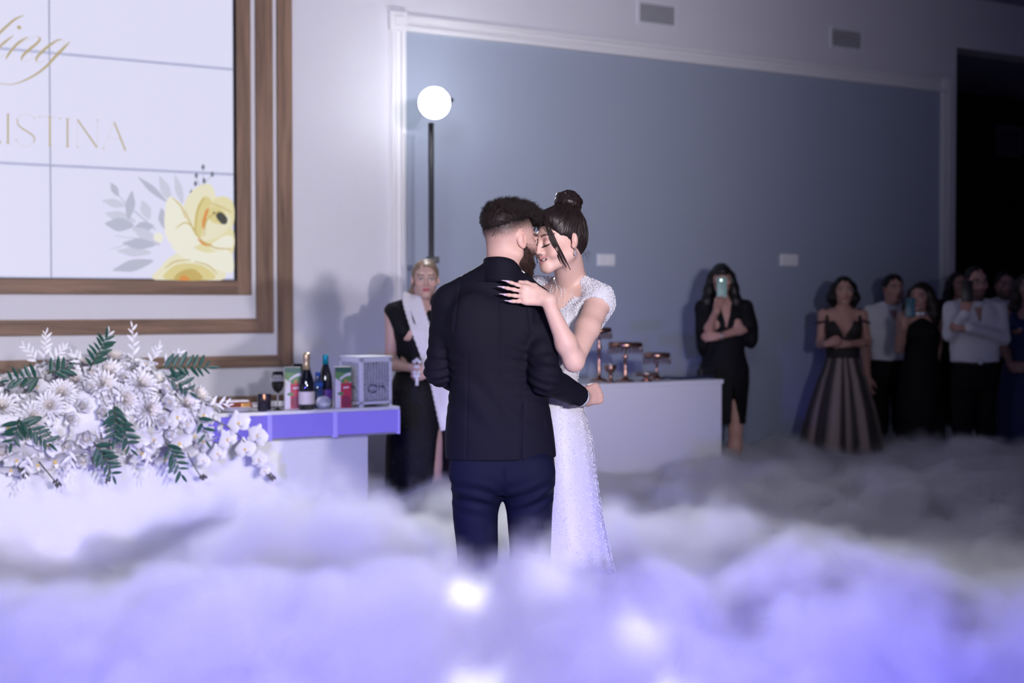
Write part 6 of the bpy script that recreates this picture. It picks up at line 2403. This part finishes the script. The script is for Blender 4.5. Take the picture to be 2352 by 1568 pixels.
# ---------- woman in the black gown with the teal phone
f = Fig('person', 'woman in a long black gown holding a teal phone', 2117, 11.6, 1.60, -12, False, -34, 0, SK_G)
f.head.C = f.L(2113, 683)
f.body(armR=(f.L(2066, 800, -0.02), f.L(2078, 748, -0.20)), armL=(f.L(2153, 790, 0.03), f.L(2150, 838, 0.0)),
       handR=dict(d=nrm(vec(0.3, -0.2, 0.9)), back=vec(0.3, -0.95, -0.2), side=1, curl=(35, 40, 30)))
S = Sdf()
S.loft(f.rows([(0.02, 0.225, 0.20), (0.35, 0.21, 0.18), (0.65, 0.195, 0.155), (0.82, 0.182, 0.140), (0.94, 0.172, 0.130), (1.08, 0.140, 0.108), (1.20, 0.150, 0.122), (1.28, 0.150, 0.130), (1.36, 0.11, 0.10), (1.42, 0.065, 0.07)]), n=2.0, k=0.01, yaw=f.yaw, fold=lambda ph, z: 0.010 * np.clip(0.8 - z, 0, 1) * np.sin(ph * 9))
for sg in (-1, 1):
    S.el(f.T(sg * 0.068, -0.075, 1.265), np.array((0.062, 0.056, 0.062)), f.R, 0.03)
f.cloth(S, 'gown', M['blackcloth'], 0.010)
c = f.T(0, 0.0, 1.425)
V, Fc = collar_ring(c, 0.058, 0.060, 0.030, 0.006, -0.006, 0.10, 0.0, 36)
mesh_np('silver_collar', np.array(V), np.array(Fc), M['silver'], True, None, f.t)
f.hair_cap(M['hair_br'], 'hair', [([(sx * 0.070, 0.02, 0.03), (sx * 0.092, 0.02, -0.06), (sx * 0.112, 0.03, -0.15), (sx * 0.110, 0.03, -0.27)], [0.045, 0.050, 0.052, 0.022]) for sx in (-1, 1)] + [([(0, 0.07, 0.02), (0, 0.10, -0.12), (0, 0.10, -0.28)], [0.09, 0.10, 0.05])])
M['tealph'] = mat('teal_phone_case', (0.03, 0.13, 0.20), 0.35)
phone('teal phone held by the woman in the long black gown', P(2091, 706, 11.6 - 0.27), vec(0.05, 0.1, 1), vec(-0.1, -1, 0.05), M['tealph'])

# ---------- person half hidden behind the man with glasses
f = Fig('person', 'dark haired person half hidden behind the man with glasses', 2197, 12.6, 1.72, 0, False, 6, 0, SK_G * 0.8)
f.head.C = f.L(2203, 655)
f.body(vox=0.008)
S = Sdf()
S.loft(f.rows([(0.10, 0.26, 0.22), (0.60, 0.20, 0.155), (0.92, 0.182, 0.13), (1.08, 0.145, 0.11), (1.28, 0.165, 0.128), (1.38, 0.160, 0.10), (1.43, 0.12, 0.08)]), n=2.1, k=0.02)
S.rc(f.T(-0.05, 0.01, 1.42), f.sR, 0.05, 0.055, 0.03).rc(f.T(0.05, 0.01, 1.42), f.sL, 0.05, 0.055, 0.03)
S.rc(f.sR, f.sR + (f.eR - f.sR) * 0.5, 0.055, 0.055, 0.02).rc(f.sL, f.sL + (f.eL - f.sL) * 0.5, 0.055, 0.055, 0.02)
f.cloth(S, 'dark_dress', M['blackcloth'], 0.011)
f.hair_cap(M['hair_k'], 'hair', [([(-0.07, 0.02, 0.02), (-0.095, 0.01, -0.08), (-0.13, -0.01, -0.17)], [0.04, 0.042, 0.03])], vox=0.008)

# ---------- man behind at the right
f = Fig('person', 'man in a pale blue shirt standing behind at the far edge', 2312, 12.2, 1.715, -4, True, -8, 0, SK_G * 0.75)
f.head.C = f.L(2310, 655)
f.body(vox=0.008, stub=np.array((0.06, 0.04, 0.035)))
shirt_man(f, M['blueshirt'], 0.6, vox=0.010)
f.trousers(M['blacktrouser'])
f.hair_cap(M['hair_k'], 'hair', line=0.055, back=0.9, vox=0.008)

# ---------- man in the white shirt with glasses, filming
f = Fig('person', 'man with glasses in an untucked white shirt filming with a black phone', 2240, 11.2, 1.70, 2, True, 4, 4, SK_G * 0.95)
f.head.C = f.L(2243, 648)
f.body(armR=(f.L(2182, 768, -0.04), f.L(2216, 722, -0.26)), armL=(f.L(2304, 776, -0.06), f.L(2226, 752, -0.22)),
       handR=dict(d=nrm(vec(0.15, -0.15, 1)), back=vec(-0.55, -0.8, 0.1), side=1, curl=(40, 45, 30)), handL=dict(d=nrm(vec(-1, 0.2, 0.15)), back=vec(0, -0.9, 0.4), curl=(30, 35, 25)), stub=np.array((0.05, 0.03, 0.028)))
shirt_man(f, M['whiteshirt'], 2, True, 0.985, 0.007, 1.03)
f.trousers(M['blacktrouser'])
f.belt(0.985, 0.176, 0.122)
f.hair_cap(M['hair_k'], 'hair', line=0.066, back=0.85, top=0.975)
m_ = MB()
h = f.head
for sx in (-1, 1):
    m_.tube([h.w(sx * 0.033 + 0.023 * math.cos(a), -0.100 + 0.012 * abs(sx * 0.033 + 0.023 * math.cos(a)) / 0.06, 0.000 + 0.016 * math.sin(a)) for a in np.linspace(0, 2 * PI, 18)], 0.0022, 5)
    m_.tube([h.w(sx * 0.056, -0.088, 0.004), h.w(sx * 0.078, -0.03, 0.004), h.w(sx * 0.080, 0.01, 0.002)], 0.002, 5)
m_.tube([h.w(-0.010, -0.098, 0.003), h.w(0, -0.103, 0.005), h.w(0.010, -0.098, 0.003)], 0.002, 5)
m_.build('glasses', M['black'], f.t)
for kk in range(4):
    q = f.T(0.004, -0.137, 1.27 - 0.075 * kk)
    MB().lathe([(0.0005, 0), (0.005, 0), (0.005, 0.002), (0.0005, 0.003)], 8).build('shirt_button', M['white_pl'], f.t).matrix_local = Matrix.Translation(Vector(q)) @ Matrix.Rotation(PI / 2, 4, 'X')
phone('black phone held up by the man with glasses', P(2222, 668, 11.2 - 0.33), vec(0.0, 0.1, 1), vec(-0.1, -1, 0), mat('black_phone_case', (0.01, 0.01, 0.014), 0.35), 0.085, 0.155)

# ---------- woman in the blue dress at the edge of the frame
f = Fig('person', 'woman in a blue dress with long hair at the edge, hands clasped', 2356, 11.45, 1.66, -10, False, -20, 0, SK_G * 0.8)
f.head.C = f.L(2362, 660)
f.body(armR=(f.L(2306, 800, 0.02), f.L(2322, 838, -0.17)), armL=(f.L(2406, 800, 0.02), f.L(2352, 838, -0.17)),
       handR=dict(d=nrm(vec(0.8, -0.2, -0.3)), back=vec(-0.2, -1, 0.2), curl=(35, 40, 30)), handL=dict(d=nrm(vec(-0.8, -0.2, -0.3)), back=vec(0.2, -1, 0.2), curl=(35, 40, 30)), vox=0.007)
S = Sdf()
S.loft(f.rows([(0.02, 0.30, 0.26), (0.35, 0.25, 0.21), (0.65, 0.21, 0.165), (0.92, 0.182, 0.132), (1.08, 0.140, 0.108), (1.20, 0.150, 0.122), (1.28, 0.162, 0.132), (1.34, 0.150, 0.105)]), n=2.0, k=0.01, yaw=f.yaw, fold=lambda ph, z: 0.010 * np.clip(1.0 - z, 0, 1) * np.sin(ph * 11))
for sg in (-1, 1):
    S.rc(f.T(sg * 0.09, -0.085, 1.29), f.T(sg * 0.10, 0.01, 1.43), 0.045, 0.025, 0.02)
f.cloth(S, 'dress', M['bluedress'], 0.010)
f.hair_cap(M['hair_br'], 'hair', [([(sx * 0.070, 0.02, 0.03), (sx * 0.090, 0.0, -0.06), (sx * 0.100, -0.03, -0.16), (sx * 0.095, -0.05, -0.27)], [0.042, 0.045, 0.046, 0.02]) for sx in (-1, 1)] + [([(0, 0.07, 0.02), (0, 0.09, -0.12), (0, 0.09, -0.26)], [0.085, 0.09, 0.05])])

# ------------------------------------------------------------------ lamp on its stand behind the hostess
ly = 9.35
lp = P(998, 236, ly)
st = empty('stage_lamp', (lp[0], ly, 0), 0)
tag(st, 'bright white lamp on a tall dark stand behind the hostess', 'lamp')
px0 = P(989, 400, ly)[0] - lp[0]
m_ = MB()
m_.tube([(px0, 0.06, 0.30), (px0, 0.06, lp[2] - 0.12)], 0.019, 10)
M['polegrey'] = mat('dark_grey_tube', (0.05, 0.05, 0.06), 0.4, metal=0.5)
m_.build('pole', M['polegrey'], st, True)
m_ = MB()
m_.tube([(px0, 0.06, 1.0), (px0, 0.06, P(0, 600, ly)[2])], 0.026, 10)
m_.build('pole_sleeve', M['black'], st, True)
zc = P(0, 596, ly)[2]
MB().box(px0 - 0.03, px0 + 0.05, 0.03, 0.09, zc - 0.02, zc + 0.02, bev=0.006).build('clamp_knob', M['black'], st)
for k in range(3):
    a = k * 2 * PI / 3 + 0.5
    MB().tube([(px0, 0.06, 0.55), (px0 + 0.42 * math.cos(a), 0.06 + 0.42 * math.sin(a), 0.015)], 0.011, 8).build('leg', M['black'], st, True)
hd = empty('lamp_head', (0, 0, lp[2]), 0, st)
tgt = Vector((-0.2, -5.0, -1.2)).normalized()
hd.rotation_euler = tgt.to_track_quat('Z', 'Y').to_euler()
MB().lathe([(0.05, -0.22), (0.075, -0.20), (0.085, -0.02), (0.098, 0.0), (0.098, 0.012), (0.088, 0.012), (0.086, 0.004)], 28, cap=False).build('housing', M['black'], hd, True)
MB().lathe([(0.0, 0.020), (0.07, 0.018), (0.099, 0.010)], 28, cap=False).build('bulb', mat('lamp_glow', (1, 1, 1), 0.4, emit=(1.0, 1.0, 1.0), es=60.0), hd, True)
MB().tube([(-0.10, 0, -0.08), (-0.10, 0.0, -0.2), (0.0, 0.0, -0.28), (0.10, 0.0, -0.2), (0.10, 0, -0.08)], 0.008, 6).build('yoke', M['black'], hd, True)
lamp('stage_lamp_beam', 'SPOT', (lp[0] - 0.0, ly - 0.04, lp[2] - 0.01), 480, (0.95, 0.97, 1.0), (lp[0] + 0.2, 4.5, 1.2), 0.08, 95, 0.6)
lamp('lamp_halo_fill', 'POINT', (lp[0], ly + 0.16, lp[2]), 40, (0.93, 0.97, 1.0), None, 0.06)  # added point light behind the housing, imitates the lamp's halo on the wall


# ------------------------------------------------------------------ cake table at the right
C0 = np.array((P(1663, HZ, 10.1)[0], 10.1, 0.0))
cuz = lambda px, py, off=0.0: plane_uz(px, py, C0, off)
CZT = cuz(1663, 871)[1]
ct = empty('dessert_table', C0, TH)
tag(ct, 'plain white boxy dessert table standing against the blue wall', 'table')
ul = cuz(1290, 900)[0]
MB().box(ul, 0, 0, 0.55, CZT - 0.03, CZT, bev=0.004).build('table_top', M['tabwhite'], ct)
MB().box(ul + 0.01, -0.01, 0.01, 0.54, 0, CZT - 0.03).build('table_body', M['tabwhite'], ct)
M['rosegold'] = mat('rose_gold_metal', (0.42, 0.24, 0.18), 0.22, metal=1.0)
M['mirrorblue'] = mat('mirror_tray', (0.10, 0.12, 0.22), 0.08, metal=0.9)
M['crystal'] = mat('hanging_crystal', (0.35, 0.30, 0.34), 0.08, metal=0.6)


def ond(px, v):
    u = cuz(px, 880, -v)[0]
    return C0 + DW * u + NW * v + np.array((0, 0, CZT))


def cake_stand(px, v, toppy, rpx, lab):
    p = ond(px, v)
    h = cuz(px, toppy, -v)[1] - CZT
    r = rpx / 322.0
    t = empty('cake_stand', p, 0)
    MB().lathe([(0.06, 0), (0.062, 0.006), (0.022, 0.018), (0.010, 0.04), (0.016, h * 0.25), (0.009, h * 0.32), (0.009, h * 0.55), (0.020, h * 0.62), (0.009, h * 0.70), (0.010, h - 0.05), (0.03, h - 0.035)], 20).build('stem', M['rosegold'], t, True)
    MB().lathe([(0.0, h - 0.036), (r, h - 0.034), (r + 0.004, h - 0.018), (r, h), (r - 0.006, h), (r - 0.008, h - 0.02), (0.0, h - 0.02)], 32, cap=False).build('plate_rim', M['rosegold'], t, True)
    m_ = MB()
    n = 26
    for k in range(n):
        a = 2 * PI * k / n
        c = (r * math.cos(a), r * math.sin(a), h - 0.055)
        m_.lathe([(0.0008, -0.024), (0.008, -0.008), (0.008, 0.006), (0.001, 0.022)], 5, c=c)
    o = m_.build('crystal_fringe', M['crystal'], t)
    o['kind'] = 'stuff'
    MB().lathe([(0.0, h - 0.019), (r - 0.012, h - 0.019)], 28, cap=False).build('mirror_top', M['mirrorblue'], t)
    tag(t, lab, 'cake stand', 'cake stands on the dessert table')
    return t


cake_stand(1376, 0.30, 752, 26, 'tallest rose gold cake stand, half behind the bride\'s elbow')
cake_stand(1436, 0.16, 786, 36, 'middle rose gold cake stand with crystal fringe')
cake_stand(1508, 0.28, 810, 29, 'shortest stemmed rose gold cake stand, furthest from the bride')
for px, v, hh, r, lab in ((1402, 0.12, 0.115, 0.045, 'small rose gold footed bowl beside the middle cake stand'), (1484, 0.10, 0.055, 0.085, 'low wide rose gold dish between two cake stands')):
    t = empty('footed_dish', ond(px, v), 0)
    MB().lathe([(0.04, 0), (0.042, 0.005), (0.014, 0.014), (0.012, hh * 0.5), (r * 0.8, hh * 0.7), (r, hh), (r - 0.006, hh), (r * 0.75, hh * 0.75), (0.0, hh * 0.68)], 24, cap=False).build('dish', M['rosegold'], t, True)
    MB().lathe([(r - 0.004, hh - 0.004), (r + 0.005, hh), (r - 0.004, hh + 0.004)], 24, cap=False).build('rim', M['silver'], t, True)
    tag(t, lab, 'dish')
o = MB().box(-0.16, 0.16, -0.10, 0.10, 0.0, 0.010, bev=0.004).box(-0.15, 0.15, -0.09, 0.09, 0.010, 0.016).build('serving_tray', M['mirrorblue'], loc=ond(1580, 0.25), rz=TH)
tag(o, 'flat dark mirrored serving tray near the table\'s far corner', 'tray')
t = empty('clutch_bag', ond(1622, 0.32), TH)
MB().box(-0.07, 0.07, -0.025, 0.025, 0, 0.06, bev=0.012).build('bag_body', M['black'], t, True)
MB().box(-0.07, 0.07, -0.028, 0.0, 0.035, 0.064, bev=0.008).build('flap', M['black'], t, True)
tag(t, 'small black clutch bag lying at the dessert table corner', 'bag')

# ------------------------------------------------------------------ gobo beams from the rig over the dance floor
for px, py, Yd, cone, e in ((1082, 1350, 4.42, 2.6, 4200), (1245, 1382, 4.40, 3.2, 1300), (1480, 1442, 4.2, 3.4, 1500), (1112, 1508, 3.95, 3.0, 2200), (1570, 1550, 3.9, 3.2, 2600), (1350, 1340, 4.5, 1.6, 900)):
    tg = P(px, py, Yd)
    lamp('gobo_beam', 'SPOT', (0.9, 3.5, 3.9), e * 0.6, (0.95, 0.95, 1.0), tg, 0.02, cone, 0.9)

# ------------------------------------------------------------------ low stage fog (density grid made by geometry nodes)
def fog():
    ng = bpy.data.node_groups.new('fog_density', 'GeometryNodeTree')
    ng.interface.new_socket('Geometry', in_out='INPUT', socket_type='NodeSocketGeometry')
    ng.interface.new_socket('Geometry', in_out='OUTPUT', socket_type='NodeSocketGeometry')
    N = ng.nodes
    Lk = ng.links
    go = N.new('NodeGroupOutput')
    vc = N.new('GeometryNodeVolumeCube')
    pos = N.new('GeometryNodeInputPosition')
    sp = N.new('ShaderNodeSeparateXYZ')
    Lk.new(pos.outputs[0], sp.inputs[0])
    X, Yc, Z = sp.outputs

    def op(o, a, b=None, c=None):
        n = N.new('ShaderNodeMath')
        n.operation = o
        for i, v in enumerate((a, b, c)):
            if v is None:
                continue
            if isinstance(v, (int, float)):
                n.inputs[i].default_value = v
            else:
                Lk.new(v, n.inputs[i])
        return n.outputs[0]

    def noise(scale, detail, rough, off=(0, 0, 0), zs=1.0):
        mp = N.new('ShaderNodeVectorMath')
        mp.operation = 'MULTIPLY_ADD'
        Lk.new(pos.outputs[0], mp.inputs[0])
        mp.inputs[1].default_value = (scale, scale, scale * zs)
        mp.inputs[2].default_value = off
        n = N.new('ShaderNodeTexNoise')
        n.inputs['Scale'].default_value = 1.0
        n.inputs['Detail'].default_value = detail
        n.inputs['Roughness'].default_value = rough
        Lk.new(mp.outputs[0], n.inputs['Vector'])
        return n.outputs[0]

    h = None
    for (cx, cy_, rx, ry, amp) in FOG_BUMPS:
        a = op('DIVIDE', op('SUBTRACT', X, cx), rx)
        b = op('DIVIDE', op('SUBTRACT', Yc, cy_), ry)
        q = op('EXPONENT', op('MULTIPLY', op('ADD', op('MULTIPLY', a, a), op('MULTIPLY', b, b)), -1.0))
        q = op('MULTIPLY', q, amp)
        h = q if h is None else op('ADD', h, q)
    h = op('ADD', h, FOG_BASE)
    n1 = op('MULTIPLY', op('SUBTRACT', noise(1.5, 2, 0.5), 0.5), 0.46)
    n2 = op('MULTIPLY', op('SUBTRACT', noise(3.4, 4, 0.55, (3, 1, 7)), 0.5), 0.44)
    n3 = op('MULTIPLY', op('SUBTRACT', noise(15.0, 3, 0.6, (9, 4, 2)), 0.5), 0.06)
    top = op('ADD', op('ADD', op('ADD', h, n1), n2), n3)
    d = op('SUBTRACT', top, Z)
    d1 = op('MULTIPLY', op('MINIMUM', op('MAXIMUM', op('DIVIDE', d, 0.14), 0.0), 1.0), 1.0)
    d1 = op('MULTIPLY', op('MULTIPLY', d1, d1), FOG_DENS)
    Lk.new(d1, vc.inputs['Density'])
    vc.inputs['Background'].default_value = 0.0
    x0, x1, y0, y1, z0, z1 = FOG_BOX
    vc.inputs['Min'].default_value = (x0, y0, z0)
    vc.inputs['Max'].default_value = (x1, y1, z1)
    v = FOG_VOX
    vc.inputs['Resolution X'].default_value = int((x1 - x0) / v)
    vc.inputs['Resolution Y'].default_value = int((y1 - y0) / v)
    vc.inputs['Resolution Z'].default_value = int((z1 - z0) / v)
    m = bpy.data.materials.new('white_fog')
    m.use_nodes = True
    nt = m.node_tree
    nt.nodes.clear()
    out = nt.nodes.new('ShaderNodeOutputMaterial')
    pv = nt.nodes.new('ShaderNodeVolumePrincipled')
    pv.inputs['Color'].default_value = (0.97, 0.97, 0.985, 1)
    pv.inputs['Density'].default_value = 1.0
    pv.inputs['Density Attribute'].default_value = 'density'
    pv.inputs['Anisotropy'].default_value = 0.0
    nt.links.new(pv.outputs[0], out.inputs['Volume'])
    sm_ = N.new('GeometryNodeSetMaterial')
    sm_.inputs['Material'].default_value = m
    Lk.new(vc.outputs[0], sm_.inputs[0])
    Lk.new(sm_.outputs[0], go.inputs[0])
    vd = bpy.data.volumes.new('stage_fog')
    vd.materials.append(m)
    o = bpy.data.objects.new('stage_fog', vd)
    COL.objects.link(o)
    md = o.modifiers.new('density', 'NODES')
    md.node_group = ng
    tag(o, 'thick white stage fog billowing over the floor around the couple', 'fog', kind='stuff')
    return o


FOG_BASE = 0.36
FOG_DENS = 22.0
FOG_VOX = 0.026
FOG_BOX = (-5.2, 5.8, 2.2, 13.2, 0.0, 1.05)
#             x      y     rx    ry    amp
FOG_BUMPS = [(-0.70, 5.7, 0.50, 0.42, 0.38),
             (-0.14, 4.84, 0.20, 0.20, 0.20),
             (0.50, 6.0, 0.38, 0.45, 0.26),
             (1.2, 5.4, 0.7, 0.6, 0.10),
             (-0.1, 4.5, 1.6, 0.55, 0.28),
             (-1.9, 4.4, 0.9, 0.9, 0.06),
             (-1.9, 6.5, 0.8, 0.7, -0.22),
             (1.9, 4.8, 1.0, 0.9, 0.12)]
fog()
